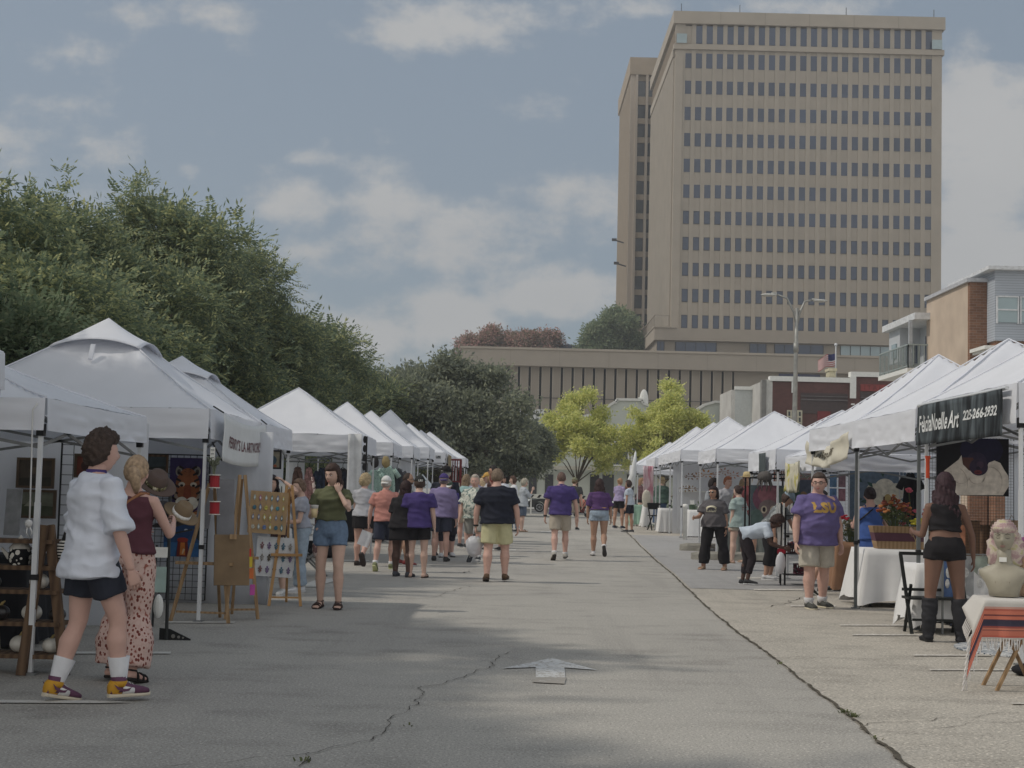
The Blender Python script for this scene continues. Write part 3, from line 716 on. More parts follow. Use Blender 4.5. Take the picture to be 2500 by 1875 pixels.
# --- apartment block on the right
def apartment():
 Yn, Yf = 61.0, 67.1; c = at(2366, 690, Yn); xw = c.x - .05; zt = c.z
 t = thing('apartment_building', 'tan brick apartment building with grey siding and awning at right edge', 'apartment building', (xw, Yn, 0))
 x2 = at(2406, 690, Yn).x - xw
 MB().bx(0, 3, 0.002, Yf - Yn, 0, zt).build('brick_side_wall', bk_tan, t)
 MB().bx(.03, x2, -.2, -.0, 0, zt + .0).build('brick_front_wall', bk_tan_shade, t)
 MB().bx(-.12, x2 + .1, -.3, Yf - Yn, zt + .002, zt + .16).build('coping', M('grey_coping', (178, 180, 184)), t)
 sid = MP('grey_lap_siding', 'wave', [(0, (168, 174, 182)), (.8, (178, 184, 192)), (.9, (140, 146, 154))], scale=3, interp='LINEAR')
 zs = at(2410, 828, Yn - 1.5).z
 MB().bx(x2 + .002, 9, -1.2, 4, zs, zt + .35).build('siding_wall', sid, t)
 MB().bx(x2 - .35, 9, -1.5, 4.2, zt + .352, zt + .5).build('roof_edge', M('white_trim', (206, 208, 210)), t)
 MB().bx(x2 + .1, 9, -.95, 3.9, 0, zs - .002).build('lower_brick_wall', bk_tan_shade, t)
 a, b = at(2437, 725, Yn - 1.3), at(2470, 787, Yn - 1.3)
 for dx in (0, .95):
  w = MB().bx(a.x - xw + dx, a.x - xw + dx + .8, -1.26, -1.202, b.z, a.z).build('window', glass_l, t)
  MB().bx(a.x - xw + dx - .05, a.x - xw + dx, -1.3, -1.203, b.z - .05, a.z + .05).bx(a.x - xw + dx + .8, a.x - xw + dx + .85, -1.3, -1.203, b.z - .05, a.z + .05).bx(a.x - xw + dx + .003, a.x - xw + dx + .797, -1.3, -1.265, (a.z + b.z) / 2 - .03, (a.z + b.z) / 2 + .03).bx(a.x - xw + dx + .003, a.x - xw + dx + .797, -1.3, -1.265, a.z - .0, a.z + .06).build('window_frame', M('white_trim'   , (206, 208, 210)), w)
 za = at(2380, 855, Yn - 1.5).z
 m = MB().bx(-.0, 1.7, -2.2, -1.1 + .85, za, za + .14)
 for i in range(5): m.bx(.1 + i * .35, .2 + i * .35, -2.1, -.3, za - .1, za - .002)
 m.build('awning', white_paint, t)
 # balcony wing farther along
 Y2, Y3 = 67.2, 72.2; t2 = thing('apartment_wing', 'grey apartment wing with glass railed balcony beside the tan brick wall', 'apartment building', (at(2264, 765, Y2).x, Y2, 0)); xw2 = t2.location.x
 zr = at(2264, 768, Y2).z; zs2 = at(2264, 880, Y2).z
 wallg = M('grey_wall_panel', (186, 190, 194), var=.04)
 XL = at(2176, 800, Y3 - .2).x - xw2
 MB().bx(.5, 4, -.5, Y3 - Y2, 0, zr - .3).build('wall', wallg, t2)
 MB().bx(XL - .05, .499, 3.0, Y3 - Y2, zs2 + .2, zr - .3).build('bay_wall', wallg, t2)
 MB().bx(XL - .35, 4, -.7, Y3 - Y2 + .2, zr - .298, zr).build('roof', M('white_trim', (206, 208, 210)), t2)
 zf = at(2250, 905, Y2).z
 MB().bx(XL - .6, .499, -.4, 4.9, zf - .12, zf + .08).build('balcony_floor', white_paint, t2)
 MB().bx(-.9, -.75, -.3, -.15, zf + .081, zr - .3).build('column', M('grey_column', (170, 174, 178)), t2)
 rl = MB(); za_, zb_ = zf + .1, zf + 1.15; X0 = XL - .55
 rl.bar((X0, -.35, zb_), (.5, -.35, zb_), .06); rl.bar((X0, -.35, zb_), (X0, 4.8, zb_), .06); rl.bar((X0, -.35, za_ + .08), (.5, -.35, za_ + .08), .05); rl.bar((X0, -.35, za_ + .08), (X0, 4.8, za_ + .08), .05)
 for i in range(7): rl.bar((X0 + (.5 - X0) * i / 6, -.35, zf + .08), (X0 + (.5 - X0) * i / 6, -.35, zb_), .05); rl.bar((X0, -.35 + 5.1 * i / 6, zf + .08), (X0, -.35 + 5.1 * i / 6, zb_), .05)
 for i in range(40): rl.bar((X0, -.35 + 5.1 * i / 40, zf + .1), (X0, -.35 + 5.1 * i / 40, zb_), .015)
 for i in range(14): rl.bar((X0 + (.5 - X0) * i / 14, -.35, zf + .1), (X0 + (.5 - X0) * i / 14, -.35, zb_), .015)
 rl.build('balcony_railing', M('railing_green_grey', (150, 160, 158), rough=.4), t2)
 w = MB().bx(XL + .25, XL + .95, 2.94, 2.998, zf + .6, zr - 1.1).build('window', glass, t2)
 MB().bx(.44, .498, .6, 1.9, zf + .15, zr - .8).build('door', glass, t2)
 MB().bx(XL - .12, XL - .052, 3.5, 4.3, zf + .9, zr - 1.0).build('window', glass_l, t2)
apartment()

# --- lamp post
def lamp_post():
 Y0 = 62.0; b = at(1938, 1030, Y0); zt = at(1940, 752, Y0).z
 t = thing('street_lamp', 'tall grey steel street lamp with two curved arms behind the right tents', 'street lamp', (b.x, Y0, 0))
 MB().tube([(0, 0, 0), (0, 0, .25), (0.02, 0, 3.5), (.06, 0, zt * .8), (.08, 0, zt)], [.17, .13, .12, .085, .07], 12).tube([(0.015, 0, 3.3), (.015, 0, 3.36)], .145, 12).tube([(0.06, 0, zt * .8), (.06, 0, zt * .8 + .4)], .11, 12).build('pole', M('galvanised', (150, 150, 146), rough=.5, metal=.4), t, smooth=True)
 for s, L, hgt in ((-1, .95, .75), (1, .72, .5)):
  a = MB().tube([(.08, 0, zt - .75), (.08 + s * .12, 0, zt - .2), (.08 + s * L * .45, 0, zt + hgt * .55), (.08 + s * L, 0, zt + hgt * .78)], [.055, .05, .045, .035], 8).build('arm', M('galvanised', (150, 150, 146)), t, smooth=True)
  MB().ell((.08 + s * (L + .25), 0, zt + hgt * .78 - .06), (.34, .16, .07), 12, 6).bx(.08 + s * (L + .02) - .1, .08 + s * (L + .02) + .1, -.08, .08, zt + hgt * .7, zt + hgt * .86).build('lamp_head', M('lamp_head_grey', (176, 176, 172)), a, smooth=False)
lamp_post()

# --- striped barrier rail at the end of the market
t = thing('barrier_rail', 'long white barrier rail with black slashes across end of market', 'barrier', (at(1285, 1202, 91).x, 91, 0))
L_ = at(1445, 1202, 91).x - t.location.x
MB().bx(0, L_, -.02, .02, .95, 1.22).build('board', white_paint, t)
m = MB()
for i in range(int(L_ / .45)):
 x = .2 + i * .45; m.add([(x, -.024, .99), (x + .16, -.024, .99), (x + .30, -.024, 1.18), (x + .14, -.024, 1.18)], [(0, 1, 2, 3)])
m.build('black_slash', black_plastic, t)
for x in (.3, L_ / 2, L_ - .3): MB().bx(x - .04, x + .04, .021, .08, 0, 1.2).build('post', white_paint, t)

# --- parked cars on the cross street
def car(name, x, y, colr, label, L=4.4, flip=1, suv=False):
 t = thing(name, label, 'car', (x, y, .004)); t.rotation_euler = (0, 0, 0 if flip > 0 else PI)
 bm_ = M('car_paint_%d_%d_%d' % colr, colr, rough=.25, spec=.8, var=.03)
 h = 1.62 if suv else 1.45; W2 = .88; s = L / 4.4
 prof = [(-2.2, .35), (-2.18, .62), (-2.02, .80), (-1.2, .93), (-.55, h - .08), (-.2, h), (.9, h - .01), (1.35, h - .1), (1.85, .98), (2.15, .92), (2.2, .5), (2.15, .32)]
 def arch(cx):  # wheel arch points
  return [(cx + .38 * math.cos(a), .33 + .38 * math.sin(a)) for a in [PI * k / 8 for k in range(9)]]
 low = [(2.15, .30)] + arch(1.32) + arch(-1.38) + [(-2.15, .3)]
 poly = [(a * s, b) for a, b in prof[::-1][1:]][::-1] + [(a * s, max(b, .22)) for a, b in low]
 m = MB()
 secs = [(-W2, .94), (-W2 * .92, 1.0), (W2 * .92, 1.0), (W2, .94)]
 n = len(poly); vs = []
 for yy, k in secs:
  for u, v in poly:
   tf = max(0, (v - .95)) * .22
   vs.append((u * (1 if k == 1 else .985), yy * (1 - tf), .3 + (v - .3) * (1 if k == 1 else .985)))
 fs = [tuple(range(n)), tuple(range(3 * n + n - 1, 3 * n - 1, -1))]
 for q in range(3):
  fs += [(q * n + i, q * n + (i + 1) % n, (q + 1) * n + (i + 1) % n, (q + 1) * n + i) for i in range(n)]
 m.add(vs, fs); m.build('body', bm_, t)
 gl = M('car_glass', (40, 46, 52), rough=.05, spec=.9)
 for sy in (-1, 1):
  yy = sy * (W2 + .002)
  g_ = MB(); Q = [(-1.05, .98), (-.5, h - .14), (.85, h - .12), (1.3, .98)]
  g_.add([(u * s, sy * (W2 * (1 - max(0, v - .95) * .22) + .006), v) for u, v in Q], [(0, 1, 2, 3)]); o = g_.build('side_window', gl, t, sol=.01)
  for cx in (-1.38, 1.32):
   w = MB().loft([((cx * s, sy * (W2 - .2), .33), V((.33, 0, 0)), V((0, 0, .33))), ((cx * s, sy * (W2 + .0), .33), V((.33, 0, 0)), V((0, 0, .33)))], 20).build('wheel', M('tyre', (30, 30, 30), rough=.9), t)
   r_ = MB(); 
   for k in range(7):
    a = k * 2 * PI / 7; r_.bar((cx * s, sy * (W2 + .012), .33), (cx * s + .2 * math.cos(a), sy * (W2 + .012), .33 + .2 * math.sin(a)), .07, .02, side=(0, 1, 0))
   for k in range(20):
    a, a2 = k * 2 * PI / 20, (k + 1) * 2 * PI / 20; r_.bar((cx * s + .21 * math.cos(a), sy * (W2 + .01), .33 + .21 * math.sin(a)), (cx * s + .21 * math.cos(a2), sy * (W2 + .01), .33 + .21 * math.sin(a2)), .02, .05)
   r_.build('rim', M('alloy_rim', (180, 182, 184), rough=.3, metal=.6), w)
  MB().ell((-2.02 * s, sy * .68, .74), (.24, .16, .09), 10, 6).build('headlight', M('headlight', (226, 228, 224), rough=.1, spec=.9), t)
  MB().ell((2.14 * s, sy * .7, .84), (.08, .14, .12), 8, 6).build('taillight', M('taillight', (140, 26, 24), rough=.2), t)
 return t
cx_ = at(1290, 1240, 99.5).x + 2.1
car('parked_car', cx_, 99.5, (38, 40, 40), 'dark car parked beyond the striped barrier, alloy wheel and headlight showing')
car('parked_car', cx_ + 5.6, 99.5, (58, 60, 62), 'dark grey car parked behind the first one, right of the tree trunk', flip=1)
# ================================================================ TREES
bark = MP('grey_bark', 'noise', [(0, (70, 62, 54)), (1, (104, 94, 82))], scale=6, sc=(3, 3, .5), interp='LINEAR', bump=.5)
def leafmat(name, stops, tr=.35):
 return MP(name, 'island', stops, rough=.6, trans=tr, interp='LINEAR')
L_pecan = leafmat('pecan_leaves', [(0, (100, 116, 98)), (.4, (120, 134, 106)), (.75, (150, 158, 118)), (1, (190, 190, 136))], .52)
L_oak = leafmat('oak_leaves', [(0, (116, 124, 114)), (.5, (136, 142, 124)), (1, (164, 168, 140))], .45)
L_yel = leafmat('yellow_green_leaves', [(0, (176, 186, 116)), (.5, (214, 216, 138)), (1, (236, 232, 156))], .5)
L_grn = leafmat('mid_green_leaves', [(0, (112, 130, 104)), (.6, (134, 148, 116)), (1, (158, 164, 130))], .45)
L_pink = leafmat('pink_blossom_leaves', [(0, (122, 120, 98)), (.45, (148, 132, 116)), (.7, (190, 148, 142)), (1, (200, 160, 152))], .35)
def leaf_mesh(name, blobs, nleaf, size, mat, rng, kind='pinnate', droop=.5, fill=.45):
 """blobs: list of (centre, radius); numpy leaves spread over the blobs' outsides"""
 bl = np.array([[*c, r] for c, r in blobs]); w = bl[:, 3] ** 2; w /= w.sum()
 k = rng.choice(len(bl), nleaf, p=w); C = bl[k, :3]; Rr = bl[k, 3]
 d = rng.normal(size=(nleaf, 3)); d /= np.linalg.norm(d, axis=1)[:, None]; d[:, 2] = np.where(d[:, 2] < -.5, -d[:, 2], d[:, 2])
 rad = Rr * (1 - fill * rng.random(nleaf) ** 1.5) * (1 + .22 * rng.normal(size=nleaf).clip(-1.5, 1.8))
 P = C + d * rad[:, None] * np.array([1, 1, .8])
 ax = d + rng.normal(size=(nleaf, 3)) * .55; ax[:, 2] -= droop * rng.random(nleaf); ax /= np.linalg.norm(ax, axis=1)[:, None]
 up_ = np.array([0, 0, 1.]) + rng.normal(size=(nleaf, 3)) * .35
 sd_ = np.cross(ax, up_); sd_ /= np.linalg.norm(sd_, axis=1)[:, None] + 1e-9
 S = size * rng.uniform(.7, 1.3, nleaf)[:, None]
 quads = []
 if kind == 'pinnate':
  for i in range(5):
   t0 = (.12 + .2 * i); base = P + ax * S * t0; base[:, 2] -= (S[:, 0] * t0 ** 2 * .25)
   for s in (-1, 1):
    dr = sd_ * s * .9 + ax * .4; dr /= np.linalg.norm(dr, axis=1)[:, None]; dr[:, 2] -= .25
    L = S * (.34 - .03 * i); wv = ax * S * .075
    tip = base + dr * L; mid = base + dr * L * .5
    quads.append(np.stack([base, mid + wv, tip, mid - wv], 1))
  tipb = P + ax * S * .95; quads.append(np.stack([tipb, tipb + ax * S * .18 + sd_ * S * .06, tipb + ax * S * .4, tipb + ax * S * .18 - sd_ * S * .06], 1))
  allq = np.stack(quads, 1).reshape(-1, 4, 3)
 else:
  nper = 7; qs = []
  for i in range(nper):
   o = rng.normal(size=(nleaf, 3)) * S * .55
   a2 = ax + rng.normal(size=(nleaf, 3)) * .7; a2 /= np.linalg.norm(a2, axis=1)[:, None]
   s2 = np.cross(a2, rng.normal(size=(nleaf, 3))); s2 /= np.linalg.norm(s2, axis=1)[:, None] + 1e-9
   b = P + o; L = S * .8
   qs.append(np.stack([b, b + a2 * L * .5 + s2 * L * .22, b + a2 * L, b + a2 * L * .5 - s2 * L * .22], 1))
  allq = np.concatenate(qs, 0)
 n = len(allq); me = bpy.data.meshes.new(name)
 me.vertices.add(n * 4); me.vertices.foreach_set('co', allq.reshape(-1).astype(np.float32))
 me.loops.add(n * 4); me.loops.foreach_set('vertex_index', np.arange(n * 4, dtype=np.int32))
 me.polygons.add(n); me.polygons.foreach_set('loop_start', np.arange(0, n * 4, 4, dtype=np.int32))
 me.update(); me.validate(); me.materials.append(mat)
 return me
def make_tree(label, loc, H, rx, ry, zc, rz_, mat, seed, nleaf, size, kind='pinnate', nblob=46, br=(.14, .3), th=.18, cat='tree', droop=.5, group=None, sprigs=0, name='tree', trunks=1, upright=0.):
 rng = np.random.default_rng(seed); r = random.Random(seed)
 t = thing(name, label, cat, loc, 0, group)
 blobs = []
 for i in range(nblob):
  for _ in range(40):
   d = V((r.gauss(0, 1), r.gauss(0, 1), r.gauss(0, 1))).normalized()
   if d.z > -.55: break
  q = r.uniform(.42, 1.0); c = V((d.x * rx * q, d.y * ry * q, zc + d.z * rz_ * q)); R_ = r.uniform(*br) * (rx + ry + rz_) / 1.6
  if upright: c.z += upright * r.random() * (1 - abs(d.x))
  blobs.append((c, R_))
 for i in range(sprigs):
  a = r.random() * 6.28; q = r.uniform(0, .8); x, y = math.cos(a) * rx * q, math.sin(a) * ry * q
  z = zc + rz_ * math.sqrt(max(0, 1 - q * q)) ; 
  hh_ = r.uniform(.28, .5)
  for k in range(4): blobs.append((V((x + r.uniform(-.1, .1), y + r.uniform(-.1, .1), z - .1 + k * hh_)), .36 - k * .06))
 me = leaf_mesh('crown', blobs, nleaf, size, mat, rng, kind, droop)
 o = bpy.data.objects.new('crown', me); col.objects.link(o); o.parent = t
 m = MB()
 for ti in range(trunks):
  off = V((0, 0, 0)) if trunks == 1 else V((math.cos(ti * 2.4) * .15, math.sin(ti * 2.4) * .15, 0))
  fork = V((off.x * 4, off.y * 4, max(zc - rz_ * .8, zc * .3)))
  m.tube([off, off * 1.5 + V((0, 0, fork.z * .5)), fork], [th * 1.35, th, th * .85], 9)
  for i, (c, R_) in enumerate(blobs[:nblob]):
   if (i % 6 == 0 if upright else i % 2 == 0):
    mid = fork.lerp(c, .5) + V((0, 0, .08 * rz_)); f0 = fork * (1 - .25 * (i % 3) * .5) if upright else fork; m.tube([f0, mid, c], [th * .45, th * .25, th * .08], 5)
 m.build('trunk', bark, t, smooth=True)
 return t
# row of pecans behind the left tents
S = [  # photo x, top y, depth, x world
 ('tall dense green tree at the left edge of the photo, largest leaves', -40, 470, 31, 3.4, 11),
 ('second tree from the left edge, dark and full behind the peaked tent', 190, 500, 37, 3.3, 12),
 ('third tree from the left, with upright sprigs above its crown', 370, 500, 44, 3.5, 13),
 ('fourth tree from the left, with two tall leafy sprigs', 505, 600, 51, 3.5, 14),
 ('fifth tree from the left, yellow green, its outline stepping down', 640, 735, 60, 3.8, 15),
 ('sixth tree from the left, rounded and lower than the ones beside it', 765, 845, 72, 3.9, 16),
]
for i, (lab, px, py, Y, rr, sd2) in enumerate(S):
 p = at(px, py, Y); H = p.z - .9; rzz = H * .52
 make_tree(lab, (p.x, Y, 0), H, rr, rr * .95, H - rzz * .93, rzz, L_pecan, sd2, 15500, .40 + i * .035, 'pinnate', 52, (.11, .25), .2, group='trees behind the left tents', sprigs=9 if i in (2, 3) else 5, name='pecan_tree')
lw = make_tree('low pale green branches of a small tree at the left edge', (at(-60, 700, 27).x, 27, 0), 5, 1.5, 1.5, 3.2, 1.9, L_grn, 31, 4200, .42, 'pinnate', 16, (.16, .3), .1, group='trees behind the left tents', name='pecan_tree')
ll = make_tree('leafy shrub low behind the third left tent', (at(640, 1000, 62).x - 1, 56, 0), 4, 4.5, 1.5, 2.6, 2.6, L_pecan, 37, 9000, .45, 'pinnate', 26, (.12, .24), .12, cat='shrub', name='shrub')
l3 = make_tree('green shrub low between the trees behind the far left tents', (at(850, 1000, 70).x, 72, 0), 4, 5.0, 2, 3.4, 3.2, L_pecan, 38, 9000, .45, 'pinnate', 26, (.12, .24), .12, cat='shrub', name='shrub')
# trees of the same row out of frame to the left, whose shade lies on the ground
OFF = [(-11.4, 7.6, 1.12, 0), (-10.2, 13.0, 1.06, 2), (-12.0, 21.5, 1.05, 4), (-13.5, -2.5, 1.0, 1)]
src = [o for o in bpy.data.objects if o.name.startswith('pecan_tree')]
for k, (x, y, sc, rz) in enumerate(OFF):
 if k == 3: break
 c = dup(src[2 + k % 2], loc=(x, y, 0), rz=rz, label='tree of the left row standing before the photo begins, %s' % ['beside the camera', 'nearest the first tents', 'beside the second tent'][k], scale=(sc, sc, sc))
# live oak, yellow trees, others
p = at(1090, 875, 74)
make_tree('dark live oak with grey green crown beyond the left tents', (p.x, 74, 0), p.z, 4.3, 3.2, p.z - 3.9, 3.7, L_oak, 21, 11000, .28, 'clump', 70, (.07, .17), .3, name='oak_tree')
p = at(1235, 1030, 80)
make_tree('dark spreading tree at the right of the live oak, over the crowd', (p.x, 80, 0), p.z, 3.1, 2.6, p.z - 1.9, 1.9, L_oak, 22, 8000, .26, 'clump', 60, (.07, .16), .2, name='oak_tree')
p = at(960, 900, 80)
make_tree('grey green tree rising behind the farthest left tents', (p.x, 80, 0), p.z, 2.7, 2.5, p.z - 3.2, 3.3, L_oak, 23, 8000, .32, 'clump', 36, (.12, .22), .2, name='oak_tree')
p = at(1412, 1000, 90)
make_tree('yellow green tree with a thin forked trunk in middle of photo', (p.x, 90, 0), p.z, 2.7, 2.4, p.z - 2.5, 2.4, L_yel, 24, 5200, .24, 'clump', 80, (.05, .12), .11, upright=1.6, name='young_tree')
p = at(1625, 985, 88)
make_tree('yellow green tree rising behind the far right tents', (p.x, 88, 0), p.z, 2.7, 2.3, p.z - 2.6, 2.7, L_yel, 25, 5800, .24, 'clump', 80, (.05, .12), .11, upright=1.6, name='young_tree')
p = at(1495, 775, 212)
make_tree('rounded green tree above the low building beside the tower', (p.x, 212, 0), p.z, 4.2, 4, p.z - 4.4, 5, L_grn, 26, 6000, .6, 'clump', 40, (.12, .22), .3, name='tree')
for k, (px, py, rr) in enumerate(((1195, 815, 4.0), (1265, 812, 3.9), (1320, 815, 3.6))):
 p = at(px, py, 215); make_tree(['pinkish tree behind the low building, leftmost of three', 'pinkish tree behind the low building, middle of three', 'pinkish tree behind the low building, rightmost of three'][k], (p.x, 215 + k, 0), p.z, rr, 3.5, p.z - 3.0, 3.2, L_pink, 40 + k, 3500, .5, 'clump', 30, (.12, .22), .25, group='pinkish trees behind the low building', name='flowering_tree')
# hazy mass of trees and buildings at the far end of the street
m = MB()
# ================================================================ TENTS
def tent(side, xe, y0, y1, hx, ze, zp, label, val=.30, back=False, sidewall=False, farwall=False, vent=False, seed=1, legm=None, legtop=True, group=None, innerdark=False):
 """side -1: left row (aisle edge is the +x side); xe = aisle edge x; y0..y1 depth range; hx half width"""
 Wd = 2 * hx; cx = xe + side * hx; cy = (y0 + y1) / 2; hy = (y1 - y0) / 2; g0 = gz(cy); ze -= g0; zp -= g0
 t = thing('market_tent', label, 'canopy tent', (cx, cy, g0), 0, group or 'white pop up tents of the market')
 sv = V((seed * 7.3, seed * 3.1, seed))
 def roofz(x, y):
  ax, ay = abs(x) / hx, abs(y) / hy; u = min(1, max(ax, ay)); w = min(ax, ay) / (u + 1e-6)
  z = ze + (zp - ze) * (1 - u) ** 1.10
  z -= .05 * math.sin(PI * u) * (1 - w ** 2)
  q = V((x, y, 0)); a_ = math.atan2(y, x)
  z += .014 * noise.noise(q * 2.2 + sv) + .022 * noise.noise(V((math.cos(a_) * 9, math.sin(a_) * 9, u * 1.2)) + sv) * math.sin(PI * min(1, u * 1.05) ** .7) + .006 * noise.noise(V((x * 2, y * 11, 1)) + sv)
  if u < .03: z = min(z, zp - .01)
  return z
 m = MB(); N = 36
 m.grid(lambda u, v: ((2 * u - 1) * hx, (2 * v - 1) * hy, roofz((2 * u - 1) * hx, (2 * v - 1) * hy)), N, N)
 o = m.build('canopy', white_cloth, t, smooth=True)
 # seam piping along hips
 s = MB()
 for sx in (-1, 1):
  for sy in (-1, 1):
   s.tube([(sx * hx * k / 8, sy * hy * k / 8, roofz(sx * hx * k / 8, sy * hy * k / 8) + .006) for k in range(9)], .009, 5)
 s.build('seam', white_cloth, o)
 if vent:
  c = MB(); vx = .34
  def vz(x, y):
   u = max(abs(x) / hx, abs(y) / hy); w = min(abs(x) / hx, abs(y) / hy) / (u + 1e-6)
   lift = .02 + .10 * (u / vx) ** 2 * (1 - w ** 2)
   return ze + (zp - ze) * (1 - u) ** 1.10 + lift
  c.grid(lambda u, v: ((2 * u - 1) * hx * vx, (2 * v - 1) * hy * vx, vz((2 * u - 1) * hx * vx, (2 * v - 1) * hy * vx)), 16, 16)
  c.build('vent_cap', white_cloth, o, smooth=True, sol=.006)
  f = MB(); f.box((.0, -hy * .41, ze + (zp - ze) * .60), (.05, .02, .20), Euler((-.55, 0, 0)).to_matrix()); f.build('vent_strap', white_cloth, o)
 # valance: four cloths
 def val_panel(a, b, nrm):
  a, b, nrm = V(a), V(b), V(nrm); L = (b - a).length
  def fn(u, v):
   p = a.lerp(b, u) + V((0, 0, -val * v - .01 * math.sin(PI * u) ))
   k = noise.noise(V((u * L * .9, v * 6.5, seed * 3 + nrm.x * 5 + nrm.y))) * .055 + noise.noise(V((u * L * 4, v * 2, seed + nrm.y * 9))) * .022
   e = min(1, min(u, 1 - u) * 10)
   return p + nrm * (.012 + abs(k) * e * (v * .8 + .3) + .01 * v)
  mm = MB(); mm.grid(fn, 44, 9); return mm.build('valance', white_cloth, t, smooth=True)
 val_panel((-hx, -hy, ze), (hx, -hy, ze), (0, -1, 0)); val_panel((hx, -hy, ze), (hx, hy, ze), (1, 0, 0))
 val_panel((hx, hy, ze), (-hx, hy, ze), (0, 1, 0)); val_panel((-hx, hy, ze), (-hx, -hy, ze), (-1, 0, 0))
 lm = legm or white_steel
 for sx in (-1, 1):
  for sy in (-1, 1):
   x, y = sx * (hx - .035), sy * (hy - .035)
   l = MB().bx(x - .019, x + .019, y - .019, y + .019, .02, ze * .62).bx(x - .016, x + .016, y - .016, y + .016, ze * .62, ze - .02).build('leg', lm, t)
   MB().bx(x - .05, x + .05, y - .05, y + .05, 0, .019).build('foot_plate', grey_steel, l)
   MB().bx(x - .026, x + .026, y - .026, y + .026, ze * .34, ze * .36).build('clamp', black_plastic, l); MB().bx(x - .028, x + .028, y - .028, y + .028, ze - val - .04, ze - val + .05).build('clamp', black_plastic, l)
 tr = MB(); zt = ze - val * .5; zl = ze - val - .12
 for (ax, ay, bx_, by_) in ((-hx, -hy, hx, -hy), (hx, -hy, hx, hy), (hx, hy, -hx, hy), (-hx, hy, -hx, -hy)):
  k = .96; A = V((ax * k, ay * k, 0)); B = V((bx_ * k, by_ * k, 0)); Mi = (A + B) / 2
  for P, Q in ((A, Mi), (Mi, B)):
   tr.bar(P + V((0, 0, zt)), Q + V((0, 0, zl)), .012, .024); tr.bar(P + V((0, 0, zl)), Q + V((0, 0, zt)), .012, .024)
 for sx in (-1, 1):
  for sy in (-1, 1): tr.bar((sx * hx * .5, sy * hy * .97, zt), (0, 0, zp - .35), .012, .02)
 tr.build('truss', grey_steel, t)
 wallc = M('white_tent_wall', (228, 230, 234), rough=.8, var=.015, vs=1.5, trans=.5)
 def wall(a, b, z1, z0=.03):
  a, b = V(a), V(b); L = (b - a).length; nr = (b - a).cross(V((0, 0, 1))).normalized()
  mm = MB(); mm.grid(lambda u, v: a.lerp(b, u) + V((0, 0, z1 + (z0 - z1) * v)) + nr * (.03 * noise.noise(V((u * L * 2, v * 1.5, seed))) + .02 * math.sin(u * L * 5 + seed)), 30, 8)
  mm.build('tent_wall', wallc, t, smooth=True)
 if back: wall((side * (hx - .08), -hy + .1, 0), (side * (hx - .08), hy - .1, 0), ze - val * .7)
 if farwall: wall((-hx + .1, hy - .12, 0), (hx - .1, hy - .12, 0), ze - val * .7)
 if sidewall: wall((-hx + .1, -hy + .12, 0), (hx - .1, -hy + .12, 0), ze - val * .7)
 return t
def logo(x, y, Y, w):
 t = thing('logo_patch', 'small dark logo patch on the %s left tent valance' % ('nearer' if Y < 40 else 'farther'), 'logo', at(x, y, Y)); MB().bx(-w / 2, w / 2, 0, .004, -w * .27, w * .27).build('patch', M('logo_ground', (170, 174, 178)), t)
 ink = M('logo_ink', (52, 54, 58)); f = MB(); f.bx(-w / 2, w / 2, -.003, -.0005, w * .25, w * .28).bx(-w / 2, w / 2, -.003, -.0005, -w * .28, -w * .25).bx(-w / 2, -w * .47, -.003, -.0005, -w * .25, w * .25).bx(w * .47, w / 2, -.003, -.0005, -w * .25, w * .25); f.add([(-w * .2, -.003, w * .02), (w * .42, -.003, w * .02), (w * .25, -.003, w * .2), (0, -.003, w * .22)], [(0, 1, 2, 3)]); f.build('logo_mark', ink, t)
 text('Caravan', w * .24, ink, t, loc=(0, -.004, -w * .1), bold=.002)
logo(866, 1085, 27.62, .13); logo(1070, 1116, 46.3, .16)
def zat(x, y, Y): return at(x, y, Y).z
LT = [
 # xe, y0, y1, hx, ze, zp, label, kwargs
 (-3.57, 7.4, 10.35, 1.5, 2.30, 3.1, 'white tent of which only a corner and dark leg show at the left edge', dict(legm=M('bronze_leg', (84, 72, 62), metal=.2), val=.26)),
 (-3.43, 10.9, 13.9, 1.5, zat(97, 971, 10.9), 2.62, 'low white tent nearest on the left, over the pottery ladder', dict(farwall=False, back=True, val=.24)),
 (-3.12, 15.3, 18.35, 1.5, zat(514, 998, 15.3), zat(252, 780, 16.8), 'big white tent with vent flap, over the tiger painting', dict(vent=True, farwall=True, back=True, val=.31)),
 (-3.58, 21.2, 24.2, 1.5, zat(637, 1031, 21.2), zat(458, 872, 22.7), 'white tent with vent flap behind the tiger painting tent', dict(vent=True, back=True, farwall=True, val=.33)),
 (-2.80, 27.8, 30.8, 1.42, zat(885, 1062, 27.8), zat(732, 946, 29.3), 'wide smooth white tent with hanging dresses below', dict(val=.33)),
 (-2.74, 34.6, 37.4, 1.25, 2.46, zat(854, 981, 36), 'white tent with a small grey green peak, over the teal patterned tops', dict(val=.3, back=True)),
 (-2.52, 38.5, 41.2, 1.25, 2.50, zat(911, 1003, 40), 'bright white tent just right of the grey green peak on the left row', dict(val=.3, farwall=True)),
 (-2.30, 42.1, 44.9, 1.25, 2.58, zat(952, 1000, 43.5), 'white tent with the tallest peak in the far left row', dict(val=.32, back=True)),
 (-2.04, 46.5, 49.4, 1.25, 2.55, zat(1006, 1034, 48), 'white tent behind the small beige banner', dict(val=.32)),
 (-1.90, 50.6, 53.4, 1.25, 2.52, zat(1031, 1050, 52), 'white tent second from the far end of the left row', dict(val=.3)),
 (-1.62, 54.1, 57.0, 1.42, 2.55, zat(1053, 1054, 55.5), 'farthest white tent of the left row, sunlit slope', dict(val=.32, back=True)),
]
for i, (xe, y0, y1, hx, ze, zp, lab, kw) in enumerate(LT): tent(-1, xe, y0, y1, hx, ze, zp, lab, seed=i + 1, **kw)
